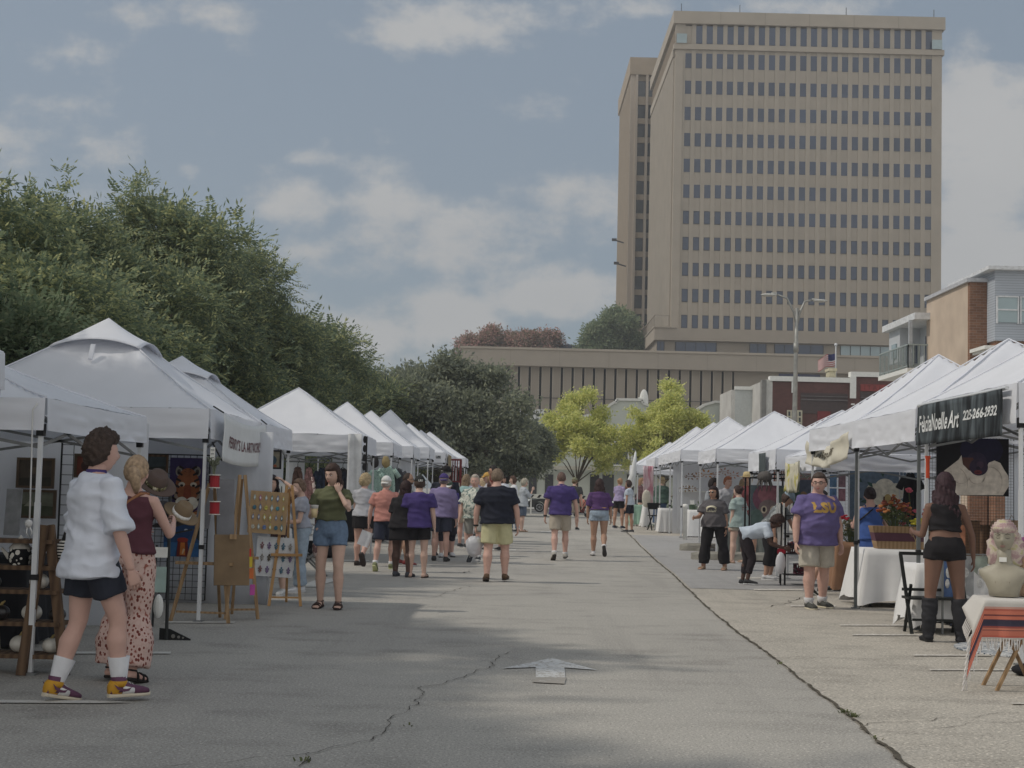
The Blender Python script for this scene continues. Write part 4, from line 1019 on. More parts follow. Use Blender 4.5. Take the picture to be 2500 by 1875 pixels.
gl_ = M('grey_leg', (110, 114, 114), metal=.3, rough=.4)
RT = [
 (4.49, 13.1, 16.15, 1.53, 2.49, 3.5, 'nearest white tent on the right, carrying the dark painted banner', dict(val=.36)),
 (4.50, 16.42, 19.45, 1.53, 2.44, zat(2475, 826, 17.9), 'tall peaked white tent second from the right edge', dict(val=.36, legm=gl_, back=True)),
 (4.60, 19.72, 22.75, 1.53, 2.46, zat(2323, 865, 21.2), 'tall peaked white tent third from the right edge', dict(val=.33, back=True)),
 (4.84, 23.0, 26.0, 1.53, 2.12, 2.95, 'low white tent squeezed before the third peak, floral cloth on its front', dict(val=.26)),
 (4.74, 26.4, 29.4, 1.5, 2.27, zat(2050, 1001, 27.9), 'white tent with a dark strip hung on its valance', dict(val=.36, back=True)),
 (4.49, 32.3, 35.3, 1.52, 2.44, zat(1896, 1004, 33.8), 'white tent with grey valance over the woman in sunglasses', dict(val=.29, back=True)),
 (4.70, 40.8, 43.8, 1.5, 2.64, zat(1786, 1017, 42.3), 'white tent above the table of glass bottles', dict(val=.30, back=True, farwall=True)),
 (4.72, 44.0, 47.0, 1.5, 2.63, zat(1746, 1031, 45.5), 'white tent behind the bottle table tent', dict(val=.3, back=True)),
 (4.66, 47.6, 50.6, 1.5, 2.58, zat(1717, 1042, 49.1), 'white tent over the pink tie dye cloth', dict(val=.3, back=True)),
 (4.45, 52.0, 55.0, 1.3, 2.42, zat(1625, 1079, 53.5), 'small white tent at the far end of the right row', dict(val=.3, back=True)),
]
for i, (xe, y0, y1, hx, ze, zp, lab, kw) in enumerate(RT): tent(1, xe, y0, y1, hx, ze, zp, lab, seed=i + 21, **kw)

# ---- banners and cloths hung on the aisle sides (things of their own)
def hung(name, label, cat, a, b, top, hgt, mat, nrm=(1, 0, 0), wav=.02, sag=0., seed=0, fringe=0, sol=.004, ripple=5):
 """cloth between plan points a and b"""
 a, b = V((*a, 0)), V((*b, 0)); t = thing(name, label, cat, (a.x, a.y, 0)); nrm = V(nrm); L = (b - a).length
 def fn(u, v):
  p = (b - a) * u + V((0, 0, top - hgt * v - sag * math.sin(PI * u) * (1 - .4 * v)))
  return p + nrm * (.03 + wav * noise.noise(V((u * ripple * L, v * 1.5, seed))) + wav * .5 * math.sin(u * 9 + seed))
 m = MB(); m.grid(fn, 44, 8); m.build('cloth', mat, t, smooth=True, sol=sol)
 return t, fn
def on_cloth_text(t, fn, body, size, u0, u1, v, mat, shear=0, bold=0, flip=1, sx=None):
 """wrap lettering onto the cloth surface fn(u,v)"""
 cu = bpy.data.curves.new('lettering', 'FONT'); cu.body = body; cu.size = 1; cu.shear = shear; cu.offset = bold; cu.align_x = 'LEFT'; cu.align_y = 'CENTER'; cu.resolution_u = 3
 o = bpy.data.objects.new('lettering', cu); col.objects.link(o)
 me = bpy.data.meshes.new_from_object(o.evaluated_get(bpy.context.evaluated_depsgraph_get())); bpy.data.objects.remove(o)
 xs = [v_.co.x for v_ in me.vertices]; x0, x1 = min(xs), max(xs)
 nn = None
 for v_ in me.vertices:
  uu = u0 + (v_.co.x - x0) / (x1 - x0) * (u1 - u0); vv = v - v_.co.y * size
  p = V(fn(min(1, max(0, uu)), min(1, max(0, vv)))); q = V(fn(min(1, max(0, uu + .01)), vv)); r_ = V(fn(uu, min(1, vv + .05)))
  nr = (q - p).cross(r_ - p).normalized() * flip; v_.co = p + nr * .008
 me.materials.clear(); me.materials.append(mat); o = bpy.data.objects.new('lettering', me); col.objects.link(o); o.parent = t
 return o
banw = M('banner_white', (216, 218, 218), var=.03)
t, fn = hung('banner', 'white banner lettered in maroon capitals on the tiger painting tent', 'banner', (-3.03, 15.45), (-3.03, 18.2), 2.16, .50, banw, (1, 0, 0), .025, .07, 3, ripple=.8)
on_cloth_text(t, fn, "PERRY'S LA ARTWORKS", .34, .13, .86, .55, M('maroon_paint', (112, 74, 78)), bold=.012, flip=-1)
for yy in (0, 2.75):
 for za, zb in ((2.16, 2.22), (1.66, 1.85)): MB().bar((.03, yy, za), (-.06, yy + (-.1 if yy == 0 else .1), zb), .012).build('bungee', black_plastic, t)
bd = MP('dark_marbled_banner', 'noise', [(0, (20, 22, 24)), (.42, (34, 37, 40)), (.5, (66, 72, 76)), (.62, (96, 104, 108)), (1, (50, 54, 58))], scale=2.2, sc=(1, 2.2, .5), interp='LINEAR')
t, fn = hung('banner', 'dark marbled banner with white script lettering and phone number', 'banner', (4.43, 13.22), (4.43, 16.1), 2.44, .42, bd, (-1, 0, 0), .03, .0, 8, ripple=3)
wp = M('white_lettering', (226, 228, 228))
on_cloth_text(t, fn, 'FeliciaNoelle Art', .58, .95, .46, .50, wp, shear=.3, bold=.018, flip=1)
on_cloth_text(t, fn, '225-266-2932', .30, .42, .06, .44, wp, shear=.2, bold=.03, flip=1)
MB().tube([(.0, 0, 2.45), (.0, 2.88, 2.45)], .02, 6).build('rod', white_steel, t)
t, fn = hung('banner', 'crumpled cream banner with grey lettering hanging loose above the man in purple LSU shirt', 'banner', (4.50, 19.8), (4.74, 23.3), 2.32, .36, MP('cream_cloth', 'noise', [(0, (196, 190, 172)), (1, (222, 218, 204))], 3, interp='LINEAR'), (-1, 0, 0), .10, .16, 5, ripple=2)
on_cloth_text(t, fn, 'Knits & Stuff', .42, .86, .22, .45, M('grey_brown_ink', (112, 104, 88)), shear=.2, bold=.01)
t, fn = hung('banner', 'painted cream and yellow green cloth banner hanging from the low tent', 'banner', (4.72, 24.1), (4.78, 25.7), 2.02, .50, MP('floral_cloth', 'noise', [(0, (58, 70, 56)), (.36, (112, 120, 100)), (.43, (190, 186, 166)), (.55, (206, 202, 184)), (.62, (190, 180, 92)), (.72, (86, 112, 74)), (1, (150, 140, 120))], 3.2, interp='LINEAR'), (-1, 0, 0), .05, .04, 9)
t, _ = hung('banner', 'narrow charcoal strip hanging on a white valance', 'banner', (4.68, 27.0), (4.68, 27.7), 2.22, .36, M('charcoal_strip', (76, 84, 86)), (-1, 0, 0), .01)
t, _ = hung('banner', 'small beige sign hanging from a far left tent', 'banner', (-1.98, 46.8), (-1.98, 49.1), 2.5, .42, MP('beige_sign', 'noise', [(0, (120, 104, 78)), (1, (168, 152, 120))], 5, interp='LINEAR'), (1, 0, 0), .01)
t, _ = hung('tie_dye_cloth', 'pink tie dye cloth hanging from a far right tent', 'cloth', (4.60, 47.5), (4.26, 47.4), 2.3, 1.2, MP('pink_tie_dye', 'noise', [(0, (150, 92, 108)), (.45, (196, 140, 152)), (.6, (222, 200, 204)), (1, (176, 104, 120))], 5, sc=(1, 1, .35), interp='LINEAR'), (0, -1, 0), .05, ripple=16)
# white curtain with scalloped black edge at the corner of the dress tent
t, _ = hung('curtain', 'long white curtain with black scalloped edge hanging at dress tent corner', 'curtain', (-3.02, 27.6), (-2.76, 27.6), 2.40, 1.25, M('curtain_white', (214, 216, 218), trans=.15), (0, -1, 0), .02, ripple=14)
m = MB()
for k in range(7): m.ell((.31, -.03, 2.30 - k * .17), (.035, .008, .07), 10, 6)
m.bx(.33, .36, -.04, -.03, 1.1, 2.36); m.build('scalloped_edge', black_plastic, t)
# finial flag at the last right tent
t = thing('furled_flag', 'furled white flag on a pole at the far end of the right row', 'flag', (at(1545, 1150, 52).x, 51.6, 0))
MB().tube([(0, 0, 0), (.05, 0, 2.9)], .015, 6).build('pole', white_steel, t); MB().tube([(.05, 0, 2.85), (.02, 0, 2.5), (-.02, 0, 2.1), (-.1, 0, 1.75), (-.12, 0, 1.6)], [.03, .07, .10, .16, .05], 8).build('cloth', banw, t, smooth=True)

# ================================================================ STALL GOODS
def table(x, y, w, d, h, label, cloth=None, drop=.7, group=None, rz=0, seed=1, flare=.06):
 t = thing('table', label, 'table', (x, y, gz(y)), rz, group)
 MB().bx(-w / 2, w / 2, -d / 2, d / 2, h - .03, h).build('tabletop', M('table_top_grey', (150, 146, 138)), t)
 for sx in (-1, 1):
  for sy in (-1, 1): MB().bar((sx * (w / 2 - .08), sy * (d / 2 - .08), h - .03), (sx * (w / 2 - .08), sy * (d / 2 - .08), 0), .03).build('leg', dark_steel, t)
 if cloth:
  # skirt: a loop of cloth round the table
  P = []; n = 22
  per = [(-w / 2, -d / 2), (w / 2, -d / 2), (w / 2, d / 2), (-w / 2, d / 2), (-w / 2, -d / 2)]
  for (a, b) in zip(per[:-1], per[1:]):
   for k in range(n): P.append(V((a[0] + (b[0] - a[0]) * k / n, a[1] + (b[1] - a[1]) * k / n, 0)))
  m = MB(); nv = 8; NP = len(P); vs = []
  for j in range(nv + 1):
   v = j / nv
   for i, p in enumerate(P):
    out = V((p.x / (w / 2), p.y / (d / 2), 0)); corner = min(abs(out.x), abs(out.y)) ** 6; out.normalize()
    fold = .028 * math.sin(i * 1.05 + seed) * v + .03 * noise.noise(V((i * .35, v, seed))) * v
    dd = drop * (1 + .12 * noise.noise(V((i * .12, 3, seed)))) + corner * drop * .18
    vs.append(p + out * (.012 + (flare + corner * .07) * v + fold) + V((0, 0, h + .006 - min(dd, h - .02) * v)))
  fs = [(j * NP + i, j * NP + (i + 1) % NP, (j + 1) * NP + (i + 1) % NP, (j + 1) * NP + i) for j in range(nv) for i in range(NP)]
  fs.append(tuple(range(NP - 1, -1, -1)))
  m.add(vs, fs); m.build('tablecloth', cloth, t, smooth=True)
 return t
def picture(name, label, loc, w, h, bgc, shapes, rz=0, tilt=0, frame=None, cat='painting', thick=.02, group=None):
 """a flat picture facing -y at loc (centre of its lower edge); shapes in unit coords 0..1"""
 t = thing(name, label, cat, loc, rz, group); t.rotation_euler = (tilt, 0, rz)
 mk = lambda c: M('paint_%d_%d_%d' % tuple(c), c, rough=.7, var=.22, vs=14)
 m = MB(); m.use(bgc if not isinstance(bgc, tuple) else mk(bgc)); m.bx(-w / 2, w / 2, 0, thick, 0, h)
 z = 0
 for s in shapes:
  z += 1; yy = -.0008 * z - .0006
  m.use(mk(s[-1]) if isinstance(s[-1], tuple) else s[-1])
  if s[0] == 'e':
   _, cx, cy, rx, ry, _c = s; n = 22; P = [(cx + rx * math.cos(2 * PI * k / n), cy + ry * math.sin(2 * PI * k / n)) for k in range(n)]
  else: P = s[1]
  P = [(min(1, max(0, a)), min(1, max(0, b))) for a, b in P]
  m.add([((a - .5) * w, yy, b * h) for a, b in P], [tuple(range(len(P)))])
 m.build('canvas', None, t)
 if frame:
  f = MB(); k = .025
  f.bx(-w / 2 - k, -w / 2, -.012, thick, -k, h + k).bx(w / 2, w / 2 + k, -.012, thick, -k, h + k).bx(-w / 2, w / 2, -.012, thick, -k, 0).bx(-w / 2, w / 2, -.012, thick, h, h + k)
  f.build('frame', frame, t)
 return t
def gridpanel(name, label, loc, w, h, cell=.1, rz=0, r=.003, mat=None, group=None):
 t = thing(name, label, 'grid panel', loc, rz, group); m = MB(); mat = mat or black_plastic
 nx, nz = max(1, round(w / cell)), max(1, round(h / cell))
 for i in range(nx + 1): m.bar((-w / 2 + w * i / nx, 0, 0), (-w / 2 + w * i / nx, 0, h), r * 2)
 for j in range(nz + 1): m.bar((-w / 2, .003, h * j / nz), (w / 2, .003, h * j / nz), r * 2)
 m.build('wire_mesh', mat, t)
 f = MB()
 for s in (-1, 1): f.bar((s * w / 2, 0, 0), (s * w / 2, 0, h), r * 5)
 f.bar((-w / 2, 0, h), (w / 2, 0, h), r * 5); f.build('frame', mat, t)
 return t
beige_cloth = M('beige_cloth', (172, 162, 142), rough=.9, var=.06, bump=.1); wcloth = M('white_table_cloth', (226, 226, 226), rough=.85, var=.03)
# ---------- left front: pottery ladder
def ladder():
 p = gnd(85, 1650); t = thing('ladder_shelf', 'brown wooden A frame ladder shelf holding white pottery pumpkins', 'ladder shelf', (p.x, p.y, 0))
 k = p.y / FPX
 H = 360 * k; w = 130 * k
 def post(a, b): return MB().bar(a, b, .07, .045).build('post', wood_dark, t)
 post((-.10, 0, 0), (-.03, .16, H)); post((.20, .05, 0), (-.005, .20, H)); post((-.62, 0, 0), (-.48, .16, H)); post((-.02, .75, 0), (-.03, .3, H - .05))
 for i, z in enumerate((.12, .36, .60, .78, .98)):
  MB().bx(-.62, .20 - z * .16, .02 + z * .1, .30 + z * .05, z * H / 1.12, z * H / 1.12 + .03).build('shelf', wood_dark, t)
 return p, H
lp, lH = ladder()
glaze = M('white_glaze', (214, 210, 200), rough=.25, var=.08, spec=.6); blackg = M('black_glaze', (40, 38, 38), rough=.3, spec=.6)
def pumpkin(x, y, z, r, mat, label, stem=True, dome=False, group='ceramic pumpkins on the ladder shelf'):
 t = thing('ceramic_pumpkin', label, 'ceramic pumpkin', (x, y, z), 0, group)
 def f(d, p): 
  a = math.atan2(d.y, d.x); return p * (1 - .07 * abs(math.sin(a * 5)) * (1 - d.z * d.z))
 MB().ell((0, 0, r * .78), (r, r, r * .8), 40, 12, f=f).build('body', mat, t, smooth=True)
 MB().ell((0, 0, r * 1.25), (r * .55, r * .55, r * .3), 20, 8, f=f).build('lid', mat, t, smooth=True)
 MB().tube([(0, 0, r * 1.5), (.01, 0, r * 1.8), (.03, 0, r * 2.0)], [.014, .01, .006], 6).build('stem', M('stem_gold', (170, 150, 100)), t, smooth=True)
sz = lambda z: z * lH / 1.12 + .031
for i, (dx, zz, r, mt, lab) in enumerate(((-.06, .60, .075, glaze, 'white ceramic pumpkin on the third shelf of the ladder'), (-.10, .36, .078, glaze, 'white ceramic pumpkin in the middle of the second ladder shelf'), (-.33, .36, .07, blackg, 'black ceramic pumpkin at the left of the second ladder shelf'),
  (-.17, .12, .08, glaze, 'white ceramic pumpkin at the left of the lowest ladder shelf'), (.06, .12, .07, glaze, 'white ceramic pumpkin at the right of the lowest ladder shelf'), (.09, .36, .065, blackg, 'black ceramic pumpkin at the right of the second ladder shelf'), (-.4, .6, .06, blackg, 'small black ceramic pot on the third ladder shelf'))):
 pumpkin(lp.x + dx, lp.y + .16 + zz * .05, sz(zz), r, mt, lab)
ck = MP('checker_pottery', 'wave', [(0, (220, 216, 206)), (.5, (36, 36, 38))], scale=14)
t = thing('teapot', 'black and white checked ceramic teapot at the top of the ladder', 'teapot', (lp.x - .22, lp.y + .22, sz(.78)))
b_ = MB().lathe([(.001, 0), (.075, 0), (.085, .06), (.075, .12), (.001, .12)], n=24).build('body', MP('diamond_pottery', 'voronoi', [(0, (220, 216, 206)), (.45, (30, 30, 32))], scale=26), t)
MB().lathe([(.085, .121), (.05, .165), (.012, .18), (.02, .20), (.001, .22)], n=16).build('lid', glaze, t); MB().tube([(.08, 0, .03), (.13, 0, .08), (.12, 0, .13), (.075, 0, .12)], .01, 6).build('handle', blackg, t); MB().tube([(-.08, 0, .05), (-.14, 0, .12)], [.02, .01], 8).build('spout', glaze, t)
t = thing('pitcher', 'round black and white pitcher behind the tent leg', 'pitcher', (lp.x + .12, lp.y + .26, sz(.78)))
MB().ell((0, 0, .1), (.1, .1, .1), 18, 10).build('body', ck, t, smooth=True); MB().tube([(.08, 0, .03), (.16, 0, .08), (.15, 0, .16), (.07, 0, .17)], .009, 6).build('handle', glaze, t)
MB().tube([(0, 0, .19), (0, 0, .26)], [.05, .03], 10).build('neck', blackg, t)
# rope hanging from tent corner
t = thing('rope', 'white cord hanging from the low tent corner with a loop knot', 'rope', (at(92, 985, 10.85).x, 10.85, 0))
q = lambda x, y: at(x, y, 10.85) - V((at(92, 985, 10.85).x, 10.85, 0))
MB().tube([q(92, 985), q(80, 1000), q(76, 1150), q(72, 1275)], .006, 6).ell(q(70, 1278), (.03, .02, .03), 8, 6).tube([q(70, 1280), q(78, 1300), q(72, 1316), q(64, 1300), q(68, 1282)], .006, 6).build('cord', M('white_cord', (214, 214, 212)), t, smooth=True)
table(-4.75, 12.9, 1.4, .8, .76, 'table under a long black cloth behind the man in white polo shirt', black_cloth, .74, seed=2, flare=.03)
table(-4.78, 11.9, 1.1, .6, .80, 'table under a beige cloth behind the pottery ladder', beige_cloth, .78, seed=4, flare=.05)
fr = M('gallery_frame', (84, 70, 56)); 
p = at(85, 1186, 14.6); picture('painting', 'dark landscape painting, upper one on the white wall at far left', (p.x, p.y, p.z), .32, .25, (70, 62, 54), [('p', [(0, 0), (1, 0), (1, .35), (0, .3)], (52, 50, 42)), ('e', .5, .6, .2, .14, (88, 78, 64))], frame=fr)
p = at(84, 1259, 14.6); picture('painting', 'green grey landscape painting, lower one on the white wall at far left', (p.x, p.y, p.z), .36, .23, (104, 106, 92), [('p', [(0, 0), (1, 0), (1, .4), (0, .5)], (70, 74, 58)), ('p', [(.2, .4), (.4, .7), (.5, .4)], (128, 128, 112))], frame=fr)
w_ = thing('display_wall', 'white fabric display wall behind the two landscape paintings', 'display wall', (-5.0, 14.72, 0)); MB().bx(-1.3, 1.4, 0, .03, .0, 2.0).build('panel', M('white_tent_wall', (206, 208, 212)), w_); MB().bar((-1.32, -.02, 0), (-1.32, -.02, 2.02), .03).build('post', grey_steel, w_)
p = at(28, 1275, 11.6); picture('grey_board', 'grey framed board standing on the ladder display at left edge', (p.x, p.y, p.z - .1), .12, .36, (128, 130, 132), [], tilt=-.1, cat='board')
p = at(180, 1440, 14.4); gridpanel('grid_panel', 'black wire grid panel behind the man in white polo', (p.x, 14.4, .5), .35, 1.36)
p = at(212, 1160, 14.3); picture('painting', 'small red brown painting beside the head of the man in white polo', (p.x, p.y, p.z), .2, .18, (104, 56, 44), [('e', .5, .5, .3, .3, (60, 40, 36))], frame=fr)
# ---------- tiger tent
gp = gnd(440, 1473).y; X = lambda x, Y=gp: at(x, 1200, Y).x; Zp = lambda x, y, Y=gp: at(x, y, Y).z
w_ = thing('display_wall', 'white cloth wall behind the wire grid of the tiger painting', 'display wall', (X(465), gp + .12, 0)); MB().grid(lambda u, v: (-.75 + 1.7 * u, .02 * math.sin(u * 30), 2.05 * (1 - v)), 40, 4).build('cloth', M('white_tent_wall', (206, 208, 212)), w_, smooth=True, sol=.01)
gridpanel('grid_panel', 'black wire grid wall holding the tiger painting', (X(430), gp, .04), X(510) - X(350), Zp(430, 1110) - .04, .075)
TG = [('e', .5, .38, .36, .36, (150, 132, 116)), ('e', .25, .76, .09, .09, (140, 134, 124)), ('e', .75, .76, .09, .09, (140, 134, 124)), ('e', .25, .75, .05, .05, (80, 70, 66)), ('e', .75, .75, .05, .05, (80, 70, 66)), ('e', .5, .5, .33, .30, (142, 84, 52)), ('e', .5, .62, .26, .2, (150, 90, 56)),
      ('e', .34, .53, .09, .04, (196, 186, 166)), ('e', .66, .53, .09, .04, (196, 186, 166)), ('e', .34, .51, .045, .022, (30, 30, 24)), ('e', .66, .51, .045, .022, (30, 30, 24)), ('p', [(.42, .52), (.58, .52), (.62, .24), (.5, .17), (.38, .24)], (128, 66, 44)),
      ('e', .36, .2, .17, .11, (212, 206, 192)), ('e', .64, .2, .17, .11, (212, 206, 192)), ('p', [(.43, .26), (.57, .26), (.5, .19)], (64, 34, 32)), ('p', [(.38, .12), (.5, .17), (.62, .12), (.5, .10)], (40, 32, 30)), ('e', .5, .06, .16, .06, (198, 192, 178))]
for s in (-1, 1):
 for k in range(6):
  y = .82 - k * .11; x = .5 + s * (.10 + .035 * k); TG.append(('p', [(x, y), (x + s * .13, y + .05), (x + s * .15, y + .01), (x + s * .02, y - .03)], (42, 32, 28)))
 for k in range(3): TG.append(('p', [(.5 + s * .02, .74 + k * .04), (.5 + s * .09, .77 + k * .04), (.5 + s * .09, .755 + k * .04)], (42, 32, 28)))
TG += [('p', [(.55, 0), (1, .15), (1, 0)], (150, 96, 56)), ('p', [(.6, .03), (1, .11), (1, .085)], (44, 34, 30))]
picture('painting', 'tiger face painting on deep purple ground', (X(459), gp - .03, Zp(459, 1256)), X(504) - X(414), Zp(459, 1118) - Zp(459, 1256), (64, 52, 92), TG)
BL = [('p', [(0, .55), (0, .3), (1, .3), (1, .6)], (38, 70, 110)), ('p', [(0, 0), (0, .42), (.35, .42), (.3, 0)], (54, 100, 146)), ('p', [(.68, 0), (.62, .42), (1, .42), (1, 0)], (48, 92, 138)), ('p', [(.34, 0), (.36, .5), (.6, .5), (.64, 0)], (104, 40, 36)), ('e', .48, .5, .14, .07, (150, 54, 40)),
      ('p', [(.42, .05), (.43, .42), (.54, .42), (.56, .05)], (190, 112, 48)), ('p', [(.47, .1), (.5, .25), (.55, .22), (.5, .08)], (196, 170, 130)), ('e', .0, .8, .22, .2, (26, 40, 44)), ('e', 1, .7, .2, .25, (24, 36, 42)), ('e', .22, .86, .035, .035, (214, 216, 214)), ('e', .56, .8, .045, .03, (180, 188, 200))]
picture('painting', 'blue night painting with a glowing red lamp below the tiger', (X(454), gp - .03, Zp(454, 1359)), X(502) - X(406), Zp(454, 1277) - Zp(454, 1359), (34, 62, 104), BL)
picture('painting', 'small brown framed painting with teal centre left of the tiger', (X(378), gp - .03, Zp(378, 1150)), X(404) - X(352), Zp(378, 1115) - Zp(378, 1150), (70, 78, 80), [('p', [(0, 0), (1, 0), (1, .35), (0, .25)], (56, 56, 50))], frame=wood_dark)
HT = [('p', [(0, .98), (.25, 1), (.3, .85), (.1, .7), (0, .75)], (50, 46, 40)), ('e', .56, .83, .26, .15, (176, 174, 146)), ('p', [(0, .68), (.4, .74), (1, .86), (1, .8), (.6, .6), (.1, .62)], (164, 164, 132)), ('p', [(.36, .76), (.8, .8), (.8, .77), (.36, .73)], (150, 60, 56)),
      ('p', [(.62, .6), (.95, .74), (1, .4), (.9, .3), (.75, .32), (.6, .5)], (172, 84, 48)), ('p', [(.55, .5), (.8, .52), (.8, .38), (.6, .34), (.5, .42)], (190, 140, 92)), ('p', [(.3, .5), (.55, .6), (.5, .42), (.3, .3), (.1, .3)], (150, 150, 130)), ('p', [(.35, .1), (.5, .2), (.75, .08), (.5, .04)], (150, 78, 52)), ('p', [(0, .1), (.25, .2), (.3, .05), (0, 0)], (110, 132, 150))]
picture('painting', 'painting of an orange haired woman under a broad sage hat', (at(558, 1200, 18.0).x, 18.0, at(558, 1246, 18).z), .32, .60, (128, 130, 108), HT, frame=black_plastic, rz=.12)
w_ = thing('display_wall', 'white cloth wall at the aisle side of the tiger tent', 'display wall', (at(570, 1300, 18.15).x, 18.14, 0)); MB().grid(lambda u, v: (-.32 + .52 * u, .02 * math.sin(u * 14), 1.85 * (1 - v)), 20, 4).build('cloth', M('white_tent_wall', (206, 208, 212)), w_, smooth=True, sol=.01)
# easels seen from behind
def easel(name, label, x, y, hgt, w, rz, lean=.28, mat=wood, board=None):
 t = thing(name, label, 'easel', (x, y, 0), rz)
 for s in (-1, 1): MB().bar((s * w / 2, 0, 0), (s * w * .08, lean, hgt), .035, .02).build('leg', mat, t)
 MB().bar((0, .62, 0), (0, lean + .02, hgt * .97), .03, .02).build('leg', mat, t)
 MB().bar((-w * .42, .03, .1), (w * .42, .03, .1), .03, .02).bar((-w * .5, lean * .45 - .03, hgt * .42), (w * .5, lean * .45 - .03, hgt * .42), .06, .03).build('crossbar', mat, t)
 return t
p = gnd(590, 1512); easel('easel', 'wooden easel at the right of the tiger tent leg, board seen from behind', p.x, p.y, 1.52, .34, .35)
m_bd = M('brown_hardboard', (124, 104, 80), rough=.8, var=.12, vs=8)
t = thing('portfolio', 'brown folding board tied with string on the right easel', 'board', (at(560, 1440, 15.4).x + .02, 15.36, .38), .35); MB().box((0, 0, .26), (.36, .03, .52), Euler((-.16, .0, 0)).to_matrix()).build('board', m_bd, t); MB().box((.0, -.03, .5), (.07, .02, .05)).build('clip', wood, t)
t = thing('canvas_board', 'grey primed canvas facing away on the right easel', 'canvas', (at(549, 1310, 15.4).x, 15.42, .88), .35); MB().box((0, 0.05, .30), (.18, .025, .58), Euler((-.16, 0, 0)).to_matrix()).build('canvas', M('grey_canvas', (118, 118, 122)), t)
p = gnd(415, 1526); easel('easel', 'wooden easel with long splayed leg left of tent leg', p.x + .22, p.y + .35, 1.42, .62, -.15)
t = thing('canvas_board', 'grey canvas leaning on the left easel before the tiger', 'canvas', (at(497, 1260, 15.9).x, 15.95, .93), .2); MB().box((0, 0, .22), (.15, .025, .42), Euler((-.14, .12, 0)).to_matrix()).build('canvas', M('grey_canvas', (118, 118, 122)), t)
for k, (cc, hh) in enumerate((((206, 62, 60), 1352), ((220, 196, 70), 1372), ((214, 120, 70), 1400), ((196, 90, 170), 1440))):
 p = at(607 + k * 3, hh, 15.7); t = thing('colour_card', ['red', 'yellow', 'orange', 'magenta'][k] + ' card sticking out beside the brown board', 'card', p, .3, 'colour cards by the easel'); MB().box((0, 0, .0), (.05, .02, .11)).build('card', M('card_%d' % k, cc), t)
for k, yy in enumerate((1175, 1240)):
 p = at(524, yy, 15.25); t = thing('ribbon_spool', 'red ribbon spool, %s of two hanging on the tent leg' % ['upper', 'lower'][k], 'spool', p, 0, 'red spools on tent leg'); MB().lathe([(.001, -.06), (.05, -.06), (.05, .06), (.001, .06)], n=14).build('ribbon', M('deep_red', (150, 44, 50)), t); MB().lathe([(.001, .061), (.06, .061), (.06, .07), (.001, .07)], n=14).build('flange', glaze, t); MB().lathe([(.001, -.07), (.06, -.07), (.06, -.061), (.001, -.061)], n=14).build('flange', glaze, t)
t = thing('dried_bouquet', 'grey green dried bouquet tied on the tent leg', 'bouquet', at(523, 1140, 15.25)); m = MB()
for k in range(40): m.tube([(0, 0, -.12), (rnd.uniform(-.02, .02), rnd.uniform(-.02, .02), 0), (rnd.uniform(-.07, .07), rnd.uniform(-.05, .05), rnd.uniform(.03, .12))], [.003, .004, .008], 4)
m.build('stems', M('dry_grey_green', (112, 116, 100)), t)
t = thing('paper_notice', 'small white paper notice on the tent leg', 'notice', at(519, 1108, 15.24)); MB().box((0, 0, 0), (.05, .004, .14)).build('paper', white_paint, t)
for k in range(3): MB().box((0, -.004, .04 - k * .04), (.035, .002, .008)).build('text_line', M('ink_grey', (110, 110, 112)), t)
# hats and hat stand
def hat(name, label, p, r, mat, band, tilt=(0, 0, 0), loc_parent=None, crown=.12, brim=None):
 t = thing(name, label, 'hat', p); t.rotation_euler = tilt
 def br(d, q): return q + V((0, 0, .25 * abs(d.x) ** 3 * r * .5))
 MB().lathe([(r * .5, -.002), (r * .98, .012 * 1), (r, .02), (r * .96, .024), (r * .5, .012)], n=28).build('brim', mat, t, smooth=True)
 MB().loft([((0, 0, 0), V((r * .52, 0, 0)), V((0, r * .62, 0))), ((0, 0, crown * .5), V((r * .5, 0, 0)), V((0, r * .6, 0))), ((0, 0, crown * .95), V((r * .40, 0, 0)), V((0, r * .50, 0))), ((0, 0, crown * 1.0), V((r * .25, 0, 0)), V((0, r * .34, 0))), ((0, 0, crown * .86), V((r * .1, 0, 0)), V((0, r * .22, 0)))], 22).build('crown', mat, t, smooth=True)
 MB().loft([((0, 0, .008), V((r * .54, 0, 0)), V((0, r * .64, 0))), ((0, 0, .045), V((r * .525, 0, 0)), V((0, r * .63, 0)))], 22).build('band', band, t, smooth=True)
 return t
felt_b = M('brown_felt', (92, 78, 72), rough=.95, var=.1); felt_t = M('tan_felt', (124, 106, 84), rough=.95, var=.1)
hy_ = 12.9
hat('felt_hat', 'dark brown felt hat with a patterned band, tilted on the stand', at(378, 1183, hy_), .19, felt_b, MP('patterned_band', 'noise', [(0, (70, 66, 44)), (.5, (150, 142, 110)), (.6, (196, 190, 170))], 30), (R(32), R(22), .3))
hat('felt_hat', 'tan felt hat with a white lace band, below the dark one', at(440, 1258, hy_), .165, felt_t, M('white_lace', (224, 222, 218), var=.2, vs=60), (R(28), R(24), .4))
hat('felt_hat', 'black and white hat lowest on the stand', at(415, 1285, hy_ + .2), .16, M('black_felt', (50, 48, 50)), M('white_lace', (224, 222, 218)), (R(-6), R(-8), 0))
hat('felt_hat', 'dark lace hat tucked behind the tan hat', at(395, 1258, hy_ + .35), .14, M('dark_felt', (60, 56, 58), var=.4, vs=40), M('dark_band', (90, 88, 88)), (R(20), R(12), 0))
p = gnd(400, 1565); t = thing('hat_stand', 'black hat stand with a perforated triangular foot', 'stand', (p.x, p.y + .1, 0))
